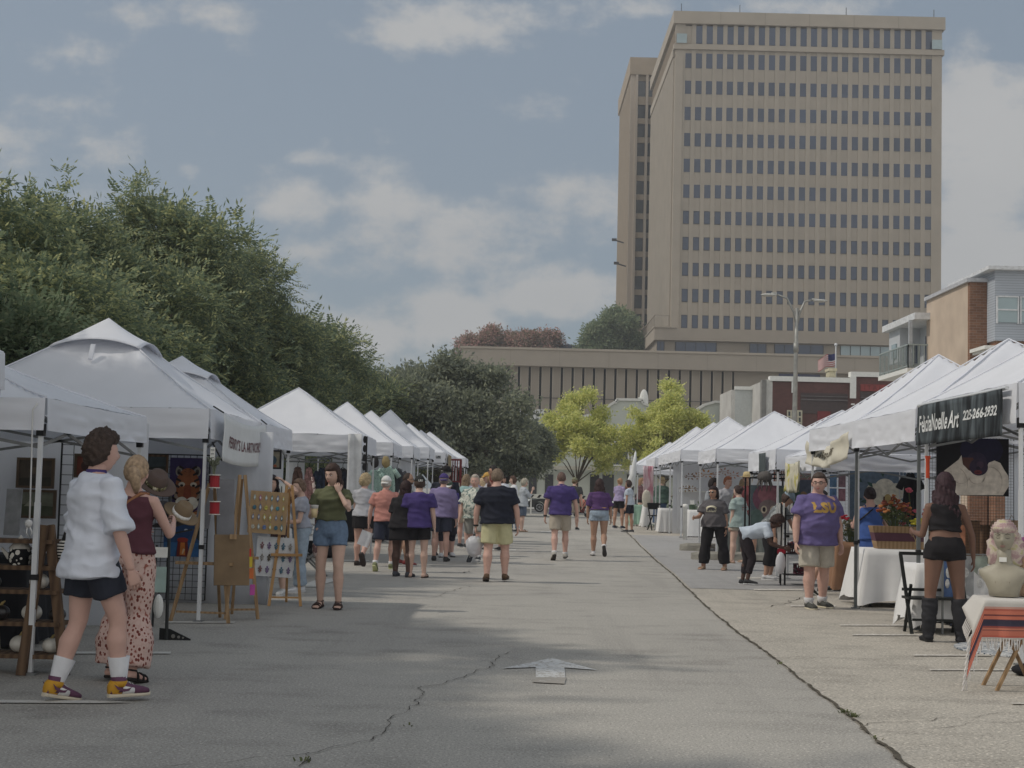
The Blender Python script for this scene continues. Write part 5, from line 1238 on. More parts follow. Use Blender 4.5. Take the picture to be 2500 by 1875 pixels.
MB().tube([(0, 0, 0), (-.02, 0, 1.35)], .016, 8).bar((-.02, 0, 1.1), (.15, 0, 1.22), .015).bar((-.02, 0, .95), (.2, 0, 1.0), .015).bar((-.02, 0, 1.3), (-.1, -.05, 1.38), .015).build('pole', dark_steel, t)
m = MB().prism([(-.05, 0), (.16, .0), (.16, .008), (.02, .07), (-.05, .075)], .02, lambda u, v, w: (u * 1.35, w, v * 1.4)); m.build('foot', black_plastic, t)
for k, (xx, rr) in enumerate(((.06, .018), (.11, .013), (.15, .009))): MB().loft([((xx, -.001, .035 - k * .006), V((rr, 0, 0)), V((0, 0, rr))), ((xx, -.004, .035 - k * .006), V((rr, 0, 0)), V((0, 0, rr)))], 12).build('foot_hole', M('seen_through_grey', (130, 128, 124)), t)
t = thing('tag_pair', 'pale mint green paper tag hanging on the stand', 'tag', at(390, 1412, 12.9)); MB().bx(-.055, .055, 0, .004, -.12, .1).build('tag', M('mint_card', (158, 178, 172)), t)
t = thing('price_card', 'small white price card on the stand', 'card', at(395, 1350, 12.9)); MB().bx(-.06, .05, 0, .004, -.04, .05).build('card', white_paint, t)
t = thing('sign_board', 'dark tripod with white boots standing below the hats', 'stand', gnd(372, 1530)); MB().tube([(0, 0, 0), (0, .05, .8)], .012, 6).build('pole', dark_steel, t); MB().ell((.05, 0, .2), (.05, .05, .12), 10, 8).build('boot', white_paint, t)

# ---------- earring display
ey = gnd(700, 1480).y
p = gnd(695, 1480); easel('easel', 'light wooden easel holding the two earring boards', p.x, p.y, 1.42, .37, .12, mat=M('light_pine', (186, 146, 100), var=.12, vs=10))
def earring_board(label, cx, ytop, ybot, wpx, mat, cols, rng_):
 c = at(cx, ybot, ey); top = at(cx, ytop, ey).z; w = wpx * ey / FPX; h = top - c.z
 t = thing('earring_board', label, 'display board', (c.x, c.y + .06, c.z), .12); t.rotation_euler = (-.14, 0.05, .12)
 MB().bx(-w / 2, w / 2, 0, .015, 0, h).build('board', mat, t)
 r = random.Random(rng_); rows = 4 if cols[0] == 'leaf' else 3
 nn = 0
 for j in range(rows):
  for i in range(6 if cols[0] == 'leaf' else 5):
   x = -w / 2 + w * (i + .75 + .12 * (j % 2)) / (6.6 if cols[0] == 'leaf' else 5.4); z = h * (1 - (j + .72) / (rows + .35)); cc = r.choice(cols[1:])
   mt = M('earring_%d_%d_%d' % cc, cc, rough=.4, var=.45, vs=60)
   m = MB()
   if cols[0] == 'leaf':
    s = r.uniform(.8, 1.1)
    if j % 2 == 0 or i % 2: 
     for q, k in ((1, 0), (.55, -.006)): m.prism([(0, .048 * s * q), (.018 * s * q, .0), (0, -.04 * s * q), (-.018 * s * q, 0)], .004, lambda u, v, ww, k=k: (x + u, -.012 + k - ww, z + v)); m.use(white_paint) if q == 1 else None
    else:
     m.loft([((x, -.014, z), V((.022, 0, 0)), V((0, 0, .026))), ((x, -.008, z), V((.022, 0, 0)), V((0, 0, .026)))], 14)
   else:
    m.ell((x, -.012, z + .02), (.010, .006, .016), 8, 6)
    for dx, dz in ((-.016, 0), (.016, 0), (0, -.01), (-.01, -.026), (.01, -.026), (0, -.04)): m.ell((x + dx, -.012, z + dz), (.009, .006, .010), 8, 5)
   m.use(mt) if not m.mats else None
   if m.mats: m.mats = [mt] + [q for q in m.mats]; m.mi = [0 if k_ < len(m.mi) // 2 else len(m.mats) - 1 for k_ in range(len(m.mi))]
   e_ = m.build('earring', mt, t)
   MB().bar((x, -.004, z + .055), (x, -.035, z + .06), .003).build('peg', grey_steel, t)
 return t
earring_board('pine board of teal and blue leaf shaped earrings on the easel', 648, 1199, 1303, 92, M('pine_board', (176, 148, 112), var=.12, vs=9), ['leaf', (70, 130, 140), (150, 176, 178), (96, 118, 160), (180, 178, 166), (60, 104, 120), (170, 80, 130), (190, 180, 90)], 4)
tb = earring_board('white board of fleur de lis earrings on the easel, lower one', 665, 1311, 1409, 92, M('white_board', (206, 208, 210)), ['fleur', (110, 84, 70), (150, 146, 140), (70, 110, 130), (130, 90, 90), (120, 100, 140), (90, 80, 60)], 9)
w_ = thing('peg_board', 'white perforated peg board behind the earring boards', 'peg board', (at(622, 1420, 18.6).x, 18.6, 0)); MB().bx(-.1, .1, 0, .02, .28, .98).build('panel', white_paint, w_)
m = MB()
for i in range(7):
 for j in range(22): m.box((-.08 + i * .027, -.002, .31 + j * .03), (.007, .003, .007))
m.build('peg_hole', M('hole_grey', (110, 110, 112)), w_)
# third tent: painting, small framed pieces, garment rack
yy = 22.6
picture('painting', 'small dark framed painting of a blue potted plant', (at(664, 1140, yy).x, yy, at(664, 1141, yy).z), .23, .24, (128, 122, 106), [('e', .5, .45, .3, .3, (60, 80, 92)), ('e', .3, .1, .12, .08, (150, 84, 60)), ('e', .7, .1, .12, .08, (150, 84, 60))], frame=black_plastic)
for k, x_ in enumerate((640, 677)):
 t = thing('jewellery_door', 'white framed panel of hanging necklaces, %s of the pair in the third tent' % ['left', 'right'][k], 'display board', (at(x_, 1200, yy).x, yy, .9), 0, 'necklace panels'); MB().bx(-.11, .11, 0, .03, 0, .55).build('panel', white_paint, t)
 for q in range(4): MB().tube([(-.07 + q * .045, -.01, .5), (-.06 + q * .045, -.015, .3 - q * .03)], .006, 5).build('necklace', black_plastic, t)
# ================================================================ PEOPLE
QUEUE = []
def remeshed(name, mb, mat, parent, vox, smooth=4, post=None):
 o = mb.build(name, mat, parent, smooth=True)
 md = o.modifiers.new('r', 'REMESH'); md.mode = 'VOXEL'; md.voxel_size = vox; md.use_smooth_shade = True
 if smooth:
  s = o.modifiers.new('s', 'SMOOTH'); s.factor = .5; s.iterations = smooth
 QUEUE.append((o, post)); return o
DECALS = []
from mathutils.bvhtree import BVHTree
def bake_queue():
 bpy.context.view_layer.update(); dg = bpy.context.evaluated_depsgraph_get(); res = []
 for o, post in QUEUE: res.append((o, bpy.data.meshes.new_from_object(o.evaluated_get(dg)), post))
 for o, me, post in res:
  o.modifiers.clear(); old = o.data; mats = list(old.materials); me.materials.clear()
  for m in mats: me.materials.append(m)
  o.data = me; me.name = o.name
  if post: post(o, me)
  me.polygons.foreach_set('use_smooth', [True] * len(me.polygons))
 QUEUE.clear()
 for ob, shirt, sgn in DECALS:
  me = shirt.data; bv = BVHTree.FromPolygons([v.co for v in me.vertices], [tuple(p.vertices) for p in me.polygons])
  for v in ob.data.vertices:
   h = bv.ray_cast(V((v.co.x, sgn * 1.5, v.co.z)), V((0, -sgn, 0)))
   if h[0] is not None: v.co = V((v.co.x, h[0].y + sgn * (.006 + .002 * (1 if v.co.y * sgn > 0 else 0)), v.co.z))
def wrinkle(amp, sc=(5, 5, 9), seed=0.):
 def f(o, me):
  sv = V((seed, seed * .7, seed * 1.3))
  ns = [v.normal.copy() for v in me.vertices]
  for v, n in zip(me.vertices, ns):
   c = v.co; q = V((c.x * sc[0], c.y * sc[1], c.z * sc[2] + 2 * c.x)) + sv
   a = noise.noise(q); b = noise.noise(q * 2.3)
   v.co = c + n * (amp * (1 - abs(a) * 2.6) + amp * .5 * b)
 return f
def append_mesh(o, me, mb, moff):
 """join the head, hands and feet to the baked body so that it is one mesh"""
 bm = bmesh.new(); bm.from_mesh(me); vs = [bm.verts.new(v) for v in mb.v]
 for f, k in zip(mb.f, mb.mi):
  try: q = bm.faces.new([vs[i] for i in f]); q.material_index = k; q.smooth = True
  except ValueError: pass
 bm.to_mesh(me); bm.free()
SK = {'fair': (200, 168, 152), 'pink': (200, 162, 148), 'tan': (178, 140, 120), 'brown': (122, 92, 78), 'dark': (88, 66, 58), 'olive': (166, 132, 112)}
def skin(k): return M('skin_' + k, SK[k], rough=.55, var=.06, vs=9, spec=.35)
def headpt(d, p, female=False):
 """d unit direction, p = base ellipsoid point; shapes a face on +y"""
 x, y, z = d; q = V(p)
 if z < 0: q.x *= 1 - .30 * (-z) ** 1.3; q.y *= (1 - .12 * (-z) ** 2) if y > 0 else (1 - .38 * (-z) ** 1.1)
 if y > 0: q.y *= .94
 if y > .3:
  sx = q.x; zz = q.z
  nose = math.exp(-(sx / .013) ** 2) * (max(0, 1 - abs(zz + .022) / .030)) ** .8 * (1.0 if zz < -.01 else .7)
  q.y += .021 * nose + .006 * math.exp(-(sx / .009) ** 2) * math.exp(-((zz - .0) / .02) ** 2)
  for s in (-1, 1):
   q.y -= .010 * math.exp(-((sx - s * .031) / .016) ** 2 - ((zz - .004) / .012) ** 2)
   q.y += .004 * math.exp(-((sx - s * .036) / .02) ** 2 - ((zz + .028) / .02) ** 2)
  q.y += .004 * math.exp(-((zz - .026) / .009) ** 2) * math.exp(-(sx / .045) ** 2)
  q.y += .006 * math.exp(-(sx / .022) ** 2 - ((zz + .060) / .010) ** 2) - .004 * math.exp(-(sx / .02) ** 2 - ((zz + .077) / .006) ** 2) + .007 * math.exp(-(sx / .02) ** 2 - ((zz + .098) / .014) ** 2)
 return q
HR = (.076, .096, .118)
def person(label, foot, H, yaw, sk='fair', g=1., belly=0., fem=False, top=None, bottom=None, hair=('short', (60, 44, 34)), shoe=('shoe', (60, 60, 62), (200, 200, 200)), arms=None, legs='stand',
           lean=(0, .03, 1), head=(0, 0), extras=(), vox=.016, sock=None, seed=1, group='people at the market', chest=1., off=(0, 0), lift=0., face=True, tuck=False, child=False):
 """foot: ground point between the feet.  yaw degrees: 0 walks away from the camera, 180 faces it.
       top=(kind, material, sleeve, hem) ; bottom=(kind, material, length)"""
 s = H / 1.76; rr = random.Random(seed); lift += foot.z; t = thing('person', label, 'person', (foot.x, foot.y, lift), R(-yaw), group)
 T = V((lean[0] + rr.uniform(-.035, .035), lean[1] + rr.uniform(-.01, .03), lean[2])).normalized(); tw_ = rr.uniform(-.10, .10); X = V((math.cos(tw_), math.sin(tw_), 0)); X = (X - T * X.dot(T)).normalized(); Yv = T.cross(X) * -1
 if Yv.y < 0 and T.z > .2: Yv = -Yv
 Yv = T.cross(X)
 P = V((0, 0, 0)); spine = lambda q: P + T * q * s
 ga = 1 + (g - 1) * .65; shw = (.185 if not fem else .162) * chest * (1 + (g - 1) * .35); hpw = (.088 if not fem else .096) * (1 + (g - 1) * .6)
 # torso profile (t, rx, ry, y offset)
 if fem: TR = [(-.10, .10, .085, 0), (-.05, .165, .118, -.012), (.02, .178, .122, -.014), (.10, .155, .104, -.004), (.20, .128, .092, .0), (.29, .138, .104, .012), (.37, .150, .116, .02), (.42, .148, .092, .005), (.455, .118, .076, -.008), (.485, .082, .062, -.012), (.515, .056, .052, -.012)]
 else: TR = [(-.10, .10, .085, 0), (-.05, .150, .115, -.008), (.02, .162, .118, -.008), (.10, .152, .108, 0), (.20, .148, .106, .004), (.30, .165, .118, .008), (.38, .180, .122, .010), (.415, .172, .106, .0), (.45, .142, .088, -.006), (.48, .100, .070, -.012), (.51, .066, .058, -.012)]
 def prof(q):
  for a, b in zip(TR[:-1], TR[1:]):
   if q <= b[0]:
    k = max(0, (q - a[0]) / (b[0] - a[0])); rx, ry, yo = (a[i] + (b[i] - a[i]) * k for i in (1, 2, 3)); break
  else: rx, ry, yo = TR[-1][1:]
  gg = g if q < .40 else 1 + (g - 1) * .55
  if q > .49: gg = 1 + (g - 1) * .4
  ch = chest if q > .25 and q < .5 else 1
  bl = belly * math.exp(-((q - .13) / .13) ** 2)
  return rx * gg * ch + bl * .25, ry * gg + bl * .5, yo + bl * .55
 def ring(q, e=0., ex=None):
  rx, ry, yo = prof(q); return (spine(q) + Yv * yo * s, X * (rx + e) * s, Yv * (ry + (ex if ex is not None else e)) * s)
 def wdir(d, side): return V((d[0] * side, d[1], d[2])).normalized()
 arms = arms or {}; AD = ((.16, -.03, -1), (.10, .14, -1))
 LD = {'stand': (((.05, .02, -1), (.02, -.03, -1), 0),) * 2,
          'walk': (((.03, .30, -1), (.01, -.04, -1), 6), ((.03, -.16, -1), (.01, -.48, -1), -32)),
          'walk2': (((.03, -.14, -1), (.01, -.42, -1), -30), ((.03, .28, -1), (.01, -.02, -1), 6)),
          'step': (((.05, .16, -1), (.02, -.06, -1), 0), ((.05, -.10, -1), (.02, -.22, -1), -12)),
          'step2': (((.05, -.10, -1), (.02, -.22, -1), -12), ((.05, .16, -1), (.02, -.06, -1), 0)),
          'wide': (((.16, .02, -1), (.10, -.03, -1), 0),) * 2, 'kick': (((.02, .06, -1), (.01, -.04, -1), 0), ((.01, .02, -1), (.0, -1.0, -.9), -62)),
          'bend': (((.08, .25, -1), (.04, -.22, -1), 0),) * 2, 'sit': (((.15, 1, -.1), (.05, -.1, -1), 0),) * 2}
 LG = LD[legs] if isinstance(legs, str) else legs
 if legs == 'stand':      # weight on one leg
  j = rr.uniform(.05, .16) * rr.choice((-1, 1)); LG = (((.05 + abs(j) * .3, j, -1), (.02, j * .4 - .06, -1), 0), ((.03, -j * .7, -1), (.02, -j * .5 - .05, -1), 0))
 UA, FA, TH, SH = .295 * s, .255 * s, .425 * s, .42 * s
 hips, knees, ankles, feetd = [], [], [], []
 for i, side in enumerate((-1, 1)):
  hp = P + X * side * hpw * s + V((0, 0, -.02 * s)); kn = hp + wdir(LG[i][0], side) * TH; an = kn + wdir(LG[i][1], side) * SH
  hips.append(hp); knees.append(kn); ankles.append(an); feetd.append(LG[i][2])
 low = min(a.z - (.075 + (.13 * abs(math.sin(R(fd))) if fd < 0 else 0)) * s for a, fd in zip(ankles, feetd))
 mid = (ankles[0] + ankles[1]) / 2; sh_ = V((-mid.x + off[0], -mid.y - .03 * s + off[1], -low))
 P = sh_.copy(); hips = [a + sh_ for a in hips]; knees = [a + sh_ for a in knees]; ankles = [a + sh_ for a in ankles]
 B = MB(); B.loft([ring(q[0]) for q in TR], 20)
 neck0 = spine(.49) + Yv * (-.012 * s); hdir = (T * .6 + V((0, .16, 1)) * .6).normalized(); hp_, hy_ = R(head[1] + rr.uniform(-4, 3)), R(head[0] + rr.uniform(-9, 9))
 HC = spine(.51) + hdir * .123 * s + V((0, .018 * s, 0)); B.tube([neck0, spine(.53) - Yv * .008 * s, HC - V((0, 0, .05 * s))], [.060 * s * ga, .054 * s * ga, .052 * s * ga], 12)
 sho, elb, wri, hnd = [], [], [], []
 for i, side in enumerate((-1, 1)):
  k = 'L' if side < 0 else 'R'; A = arms.get(k, AD); S_ = spine(.415) + X * side * shw * s; E = S_ + wdir(A[0], side) * UA; W_ = E + wdir(A[1], side) * FA
  sho.append(S_); elb.append(E); wri.append(W_); hnd.append(A[2] if len(A) > 2 else {})
  f_ = .86 if fem else 1.
  B.tube([spine(.425) + X * side * shw * .5 * s, S_, S_.lerp(E, .35), S_.lerp(E, .75), E, E.lerp(W_, .22), E.lerp(W_, .6), W_], [q * s * ga * f_ for q in (.05, .056, .050, .043, .040, .042, .034, .026)], 12)
 for i in range(2):
  h, k, a = hips[i], knees[i], ankles[i]; f_ = 1.02 if fem else 1.
  back = V((0, -1, 0)) * .012 * s
  B.tube([h + V((0, 0, .03 * s)), h.lerp(k, .2), h.lerp(k, .6), k, k.lerp(a, .12), k.lerp(a, .33) + back, k.lerp(a, .7), a, a - V((0, 0, .03 * s))], [q * s * ga * f_ for q in (.092, .093, .074, .058, .054, .064, .045, .036, .036)], 14)
 # ---- head, hands and feet as finer geometry of the same mesh
 D = MB(); smat = skin(sk); hairc = hair[1]; hmat = M('hair_%d_%d_%d' % tuple(hairc), hairc, rough=.65, var=.35, vs=34, bump=.5, bs=120)
 eyew = M('eye_white', (200, 196, 190), rough=.3); iris = M('eye_iris', (46, 34, 28), rough=.2); lipm = M('lips_' + sk, tuple(int(a * b) for a, b in zip(SK[sk], (.84, .68, .70))), rough=.5)
 D.mats = [smat, eyew, iris, lipm, hmat]; D.cur = 0
 HM = Matrix.Rotation(hy_, 3, 'Z') @ Matrix.Rotation(hp_, 3, 'X'); hs = s * (1.05 if not child else 1.24)
 hw_ = 1 + (g - 1) * .22
 HP = lambda v: HC + HM @ (V((v[0] * hw_, v[1], v[2])) * hs)
 nu, nv = 40, 28
 def sph(f, nu=nu, nv=nv, part=None):
  vs = []
  for j in range(nv + 1):
   th = PI * j / nv
   for i in range(nu):
    ph = 2 * PI * i / nu + PI / 2; d = V((math.sin(th) * math.cos(ph), math.sin(th) * math.sin(ph), math.cos(th))); vs.append(f(d))
  return vs, [(j * nu + i, (j + 1) * nu + i, (j + 1) * nu + (i + 1) % nu, j * nu + (i + 1) % nu) for j in range(nv) for i in range(nu)]
 base = lambda d: V((d.x * HR[0], d.y * HR[1], d.z * HR[2]))
 vs, fs = sph(lambda d: HP(headpt(d, base(d)))); D.add(vs, fs)
 for sx in (-1, 1):
  D.use(smat); D.ell(HP((sx * .077, -.004, -.012)), (.010 * hs, .018 * hs, .030 * hs), 10, 8, rot=HM @ Matrix.Rotation(-sx * .25, 3, 'Z'))
  if face:
   D.use(eyew); D.ell(HP((sx * .0305, .0765, .004)), (.0125 * hs, .008 * hs, .0062 * hs), 10, 6, rot=HM)
   D.use(iris); D.ell(HP((sx * .0305, .0832, .004)), (.0052 * hs, .0025 * hs, .0055 * hs), 8, 5, rot=HM)
   D.use(hmat if hair[0] != 'bald' else iris); D.tube([HP((sx * .016, .0885, .020)), HP((sx * .032, .0875, .026)), HP((sx * .048, .074, .021))], [.003 * hs, .0038 * hs, .002 * hs], 5)
 if face:
  D.use(lipm); D.ell(HP((0, .0895, -.0585)), (.022 * hs, .006 * hs, .0038 * hs), 12, 5, rot=HM); D.ell(HP((0, .0885, -.0665)), (.019 * hs, .006 * hs, .0042 * hs), 12, 5, rot=HM)
 D.use(smat)
 for i, side in enumerate((-1, 1)):
  hd = hnd[i]; fd = (wri[i] - elb[i]).normalized(); up_h = V(hd.get('palm', (-side, .15, 0)))    # palm faces the body
  if 'dir' in hd: fd2 = V((hd['dir'][0] * side, hd['dir'][1], hd['dir'][2])).normalized()
  else: fd2 = fd
  if 'palm' in hd: up_h = V((hd['palm'][0] * side, hd['palm'][1], hd['palm'][2]))
  N = (up_h - fd2 * up_h.dot(fd2)).normalized(); A = fd2.cross(N) * side; hsz = s * (.95 if not fem else .86) * (1.1 if child else 1)
  if A.y < 0 and 'palm' not in hd: A = -A              # A points to the thumb side (forward)
  c = wri[i]; curl = hd.get('curl', .5)
  D.loft([(c - fd * .02 * s, N * .020 * hsz, A * .027 * hsz), (c + fd2 * .015 * hsz, N * .018 * hsz, A * .030 * hsz), (c + fd2 * .05 * hsz, N * .016 * hsz, A * .042 * hsz), (c + fd2 * .088 * hsz, N * .013 * hsz, A * .042 * hsz), (c + fd2 * .10 * hsz, N * .008 * hsz, A * .036 * hsz)], 12)
  for q, (oa, Lf) in enumerate(((.031, .072), (.010, .082), (-.011, .077), (-.031, .060))):
   p0 = c + fd2 * (.088 - abs(oa) * .15) * hsz + A * oa * hsz; d_ = fd2 + A * oa * 2.0; d_.normalize(); pts = [p0 - d_ * .012 * hsz, p0]; a_ = .12 + curl * .25
   for seg, kf in enumerate((.45, .32, .25)):
    a_ = (curl * (.55 + .75 * seg) + .06 * q) ; dd = (d_ * math.cos(a_) + N * math.sin(a_)).normalized(); pts.append(pts[-1] + dd * Lf * kf * hsz)
   D.tube(pts, [r * hsz for r in (.0085, .0095, .0088, .0078, .0055)], 7)
  th0 = c + fd2 * .025 * hsz + A * .026 * hsz; td = (fd2 * .72 + A * .62 + N * .30).normalized(); t1 = th0 + td * .038 * hsz; t2 = t1 + (td + fd2 * .4 + N * curl * .6).normalized() * .030 * hsz; t3 = t2 + (fd2 + N * curl).normalized() * .022 * hsz
  D.tube([th0 - td * .01 * hsz, th0, t1, t2, t3], [r * hsz for r in (.012, .0135, .011, .0095, .006)], 8)
 FT = []
 for i, side in enumerate((-1, 1)):
  a = ankles[i]; ang = R(feetd[i]); fy = V((side * .12, math.cos(ang), math.sin(ang))).normalized(); fz = V((0, -math.sin(ang), math.cos(ang))); fx = fy.cross(fz).normalized(); FT.append((a, fx, fy, fz))
 def footloft(mb, i, e, h0=0., h1=1., toe=1., n=14):
  a, fx, fy, fz = FT[i]; sole = a - fz * .075 * s
  rings = []
  for (yy, w, hh) in ((-.065, .022, .045), (-.055, .032, .070), (-.02, .036, .085), (.03, .037, .080), (.08, .043, .058), (.13, .047, .044), (.165, .043, .036), (.19, .030, .028), (.198, .015, .016)):
   hh2 = max(.012, hh * h1 + e) ; rings.append((sole + fy * yy * s + fz * (h0 + hh2 / 2) * s, fx * (w + e) * s, fz * hh2 / 2 * s))
  mb.loft(rings, n, sq=.8)
 st = shoe[0]
 if st in ('sandal', 'bare', 'flip'):
  for i in range(2):
   footloft(D, i, 0., .012, .8)
   a, fx, fy, fz = FT[i]; sole = a - fz * .075 * s
   for q in range(5): D.tube([sole + fy * .17 * s + fx * (-.028 + .014 * q) * s + fz * .02 * s, sole + fy * (.20 - .006 * q) * s + fx * (-.028 + .014 * q) * s + fz * .018 * s], [.009 * s, .007 * s], 6)
 def post(o, me, D=D): append_mesh(o, me, D, 0)
 bo = B; bo.mats = list(D.mats); bo.mi = [0] * len(bo.f)
 body = remeshed('body', bo, None, t, vox * s, 5, post)
 # ---- footwear
 for i, side in enumerate((-1, 1)):
  a, fx, fy, fz = FT[i]; sole = a - fz * .075 * s; m1 = M('shoe_%d_%d_%d' % tuple(shoe[1]), shoe[1], rough=.7, var=.15, vs=20); m2 = M('sole_%d_%d_%d' % tuple(shoe[2]), shoe[2], rough=.7)
  def solemesh(th):
   m = MB(); rings = []
   for (yy, w) in ((-.072, .020), (-.062, .034), (-.02, .040), (.03, .040), (.08, .046), (.13, .051), (.17, .047), (.198, .033), (.208, .014)): rings.append((sole + fy * yy * s + fz * (th / 2 - .004) * s, fx * w * s, fz * th / 2 * s))
   return m.loft(rings, 12, sq=.55)
  if st == 'bare': continue
  if st in ('sandal', 'flip'):
   so_ = solemesh(.018 if st == 'flip' else .026).build('sandal', m2, t, smooth=False); m = MB()
   arcs = ((.10, .052), (.15, .045), (.03, .062)) if st == 'sandal' else ((.12, .048),)
   for (yy, hh) in arcs: m.tube([sole + fy * yy * s + fx * (.048 * math.cos(u)) * s + fz * (.012 + hh * math.sin(u)) * s for u in [PI * k / 8 for k in range(9)]], .011 * s, 6)
   if st == 'sandal': m.tube([a + fx * .038 * s * math.cos(u) + fy * (.038 * math.sin(u) - .005) * s for u in [2 * PI * k / 12 for k in range(13)]], .008 * s, 6)
   m.build('strap', m1, so_, smooth=True); continue
  up_ = MB(); 
  if st == 'boot':
   k = knees[i]; footloft(up_, i, .008); up_.tube([a - fz * .03 * s, a, a.lerp(k, .35) - fy * .01 * s, a.lerp(k, .62), a.lerp(k, .86)], [q * s for q in (.052, .054, .074, .080, .076)], 16)
   so_ = remeshed('boot', up_, m1, t, .012 * s, 3, wrinkle(.006, (6, 6, 16), seed)); solemesh(.028).box(sole - fy * .045 * s - fz * .0 + fz * .012 * s, (.055 * s, .05 * s, .03 * s)).build('sole', m2, so_); continue
  footloft(up_, i, .007, .012)
  if st in ('high', 'shoe'):
   up_.tube([a - fz * .045 * s - fy * .002, a + fz * (.005 if st == 'shoe' else .055) * s - fy * .004], [.045 * s, (.044 if st == 'shoe' else .052) * s], 14)
  so_ = up_.build('shoe', m1, t, smooth=True); solemesh(.026).build('sole', m2, so_, smooth=False)
  if st in ('shoe', 'high'):
   lc = MB()
   for q in range(4): lc.tube([sole + fy * (.045 + q * .022) * s + fx * w_ * s + fz * (.098 - q * .011 - abs(w_) * .35) * s for w_ in (-.022, -.01, 0, .01, .022)], .0035 * s, 5)
   lc.build('laces', white_paint, so_)
  if st == 'high':
   yel = M('shoe_yellow', (196, 146, 44), rough=.6); whi = M('shoe_white', (216, 214, 212)); pur = m1
   c = MB(); c.loft([(sole + fy * (-.073) * s + fz * .05 * s, fx * .02 * s, fz * .03 * s), (sole + fy * (-.055) * s + fz * .058 * s, fx * .0425 * s, fz * .045 * s), (sole + fy * (-.01) * s + fz * .055 * s, fx * .0465 * s, fz * .042 * s), (sole + fy * (.005) * s + fz * .05 * s, fx * .046 * s, fz * .038 * s)], 14, sq=.8).build('heel_panel', yel, so_, smooth=True)
   c = MB(); c.loft([(sole + fy * (.01) * s + fz * .05 * s, fx * .0478 * s, fz * .036 * s), (sole + fy * (.085) * s + fz * .040 * s, fx * .0535 * s, fz * .027 * s)], 14, sq=.8).build('quarter_panel', whi, so_, smooth=True)
   c = MB(); c.loft([(a + fz * (-.012) * s, fx * .048 * s, fy * .050 * s), (a + fz * .026 * s - fy * .003, fx * .053 * s, fy * .053 * s)], 16).build('ankle_band', yel, so_, smooth=True)
   c = MB()
   for sx in (-1, 1):
    Q = [(-.058, .085), (-.03, .050), (.01, .036), (.045, .040), (.062, .062), (.048, .056), (.03, .052), (.005, .054), (-.025, .066)]
    c.add([sole + fy * yy * s + fz * zz * s + fx * sx * (.056 - .0 * abs(yy)) * s for yy, zz in Q], [tuple(range(len(Q)))])
   c.build('curved_stripe', pur, so_, sol=.003)
  if sock:
   MB().tube([a - fz * .02 * s, a.lerp(knees[i], .05), a.lerp(knees[i], sock)], [.041 * s, .046 * s * ga, (.052 + .05 * max(0, sock - .1) ) * s * ga], 14).build('sock', M('sock_white', (216, 216, 218), rough=.95, bump=.4, bs=200), t, smooth=True)
 # ---- clothes
 wr = lambda amp, sc=(5, 5, 9): wrinkle(amp * s, sc, seed * 1.7)
 if bottom:
  kind, bm_, L = bottom[:3]; m = MB()
  if kind in ('shorts', 'pants'):
   m.loft([ring(-.10, .012), ring(-.05, .014), ring(.02, .010), ring(.08, .006), ring(.115, .004)], 20)
   for i in range(2):
    h, k, a = hips[i], knees[i], ankles[i]; fl = .012 if kind == 'pants' else .022
    L1 = min(1, L); m.tube([h + V((0, 0, .05 * s)), h.lerp(k, .15), h.lerp(k, .15 + (L1 - .15) * .5), h.lerp(k, L1)], [s * ga * q for q in (.094, .103, .098 if kind == 'pants' else .104, (.078 if kind == 'pants' else .098 + fl * .3))], 16)
    if L > 1:
     L2 = L - 1; w0 = bottom[3] if len(bottom) > 3 else (.072, .062)
     m.tube([h.lerp(k, .9), k, k.lerp(a, L2 * .5), k.lerp(a, L2)], [s * ga * .080, s * ga * .076, s * w0[0] * ga, s * w0[1] * ga], 16)
   remeshed('shorts' if kind == 'shorts' else 'trousers', m, bm_, t, vox * s, 3, wr(.006 if kind == 'shorts' else .009, (7, 7, 5)))
  elif kind in ('skirt',):
   mid_ = (hips[0].lerp(knees[0], min(1, L)) + hips[1].lerp(knees[1], min(1, L))) / 2
   if L > 1: mid_ = (knees[0].lerp(ankles[0], L - 1) + knees[1].lerp(ankles[1], L - 1)) / 2
   fl = bottom[3] if len(bottom) > 3 else .02
   rx, ry, _ = prof(0); cen = spine(-.02)
   m.loft([ring(.10, .003), ring(.04, .007), (cen, X * (rx + .016) * s, V((0, 1, 0)) * (ry + .018) * s), (cen.lerp(mid_, .5), X * (rx + .012 + fl * .4) * s, V((0, 1, 0)) * (ry + .02 + fl * .6) * s), (mid_, X * (rx + .0 + fl) * s, V((0, 1, 0)) * (ry + .02 + fl) * s)], 22)
   remeshed('skirt', m, bm_, t, vox * s, 3, wr(.008, (10, 10, 2)))
 if top:
  kind, tm, slv, hem = top[:4]; loose = top[4] if len(top) > 4 else .016; m = MB()
  qs = [q for q in (-.14, -.08, -.02, .05, .12, .20, .28, .35, .405, .445) if q > hem + .02]; rg = []
  rx, ry, yo = prof(max(hem, -.03))
  ez = 1 + .12 * min(1, max(0, -hem) / .1) + .03; rg.append((spine(hem) + Yv * yo * s, X * (rx + loose + .008) * s * ez, Yv * (ry + loose + .010) * s * ez))
  for q in qs:
   r1 = ring(max(q, -.03), loose * (1 if q < .38 else .6)); ez = 1 + .12 * min(1, max(0, -q) / .1) + .03; rg.append((spine(q) + Yv * prof(max(q, -.03))[2] * s, r1[1] * ez, r1[2] * ez))
  if kind == 'tank': rg.append((spine(.43), X * .10 * s, Yv * .085 * s))
  else: rg += [ring(.485, .010), ring(.500, .008)]
  m.loft(rg, 22)
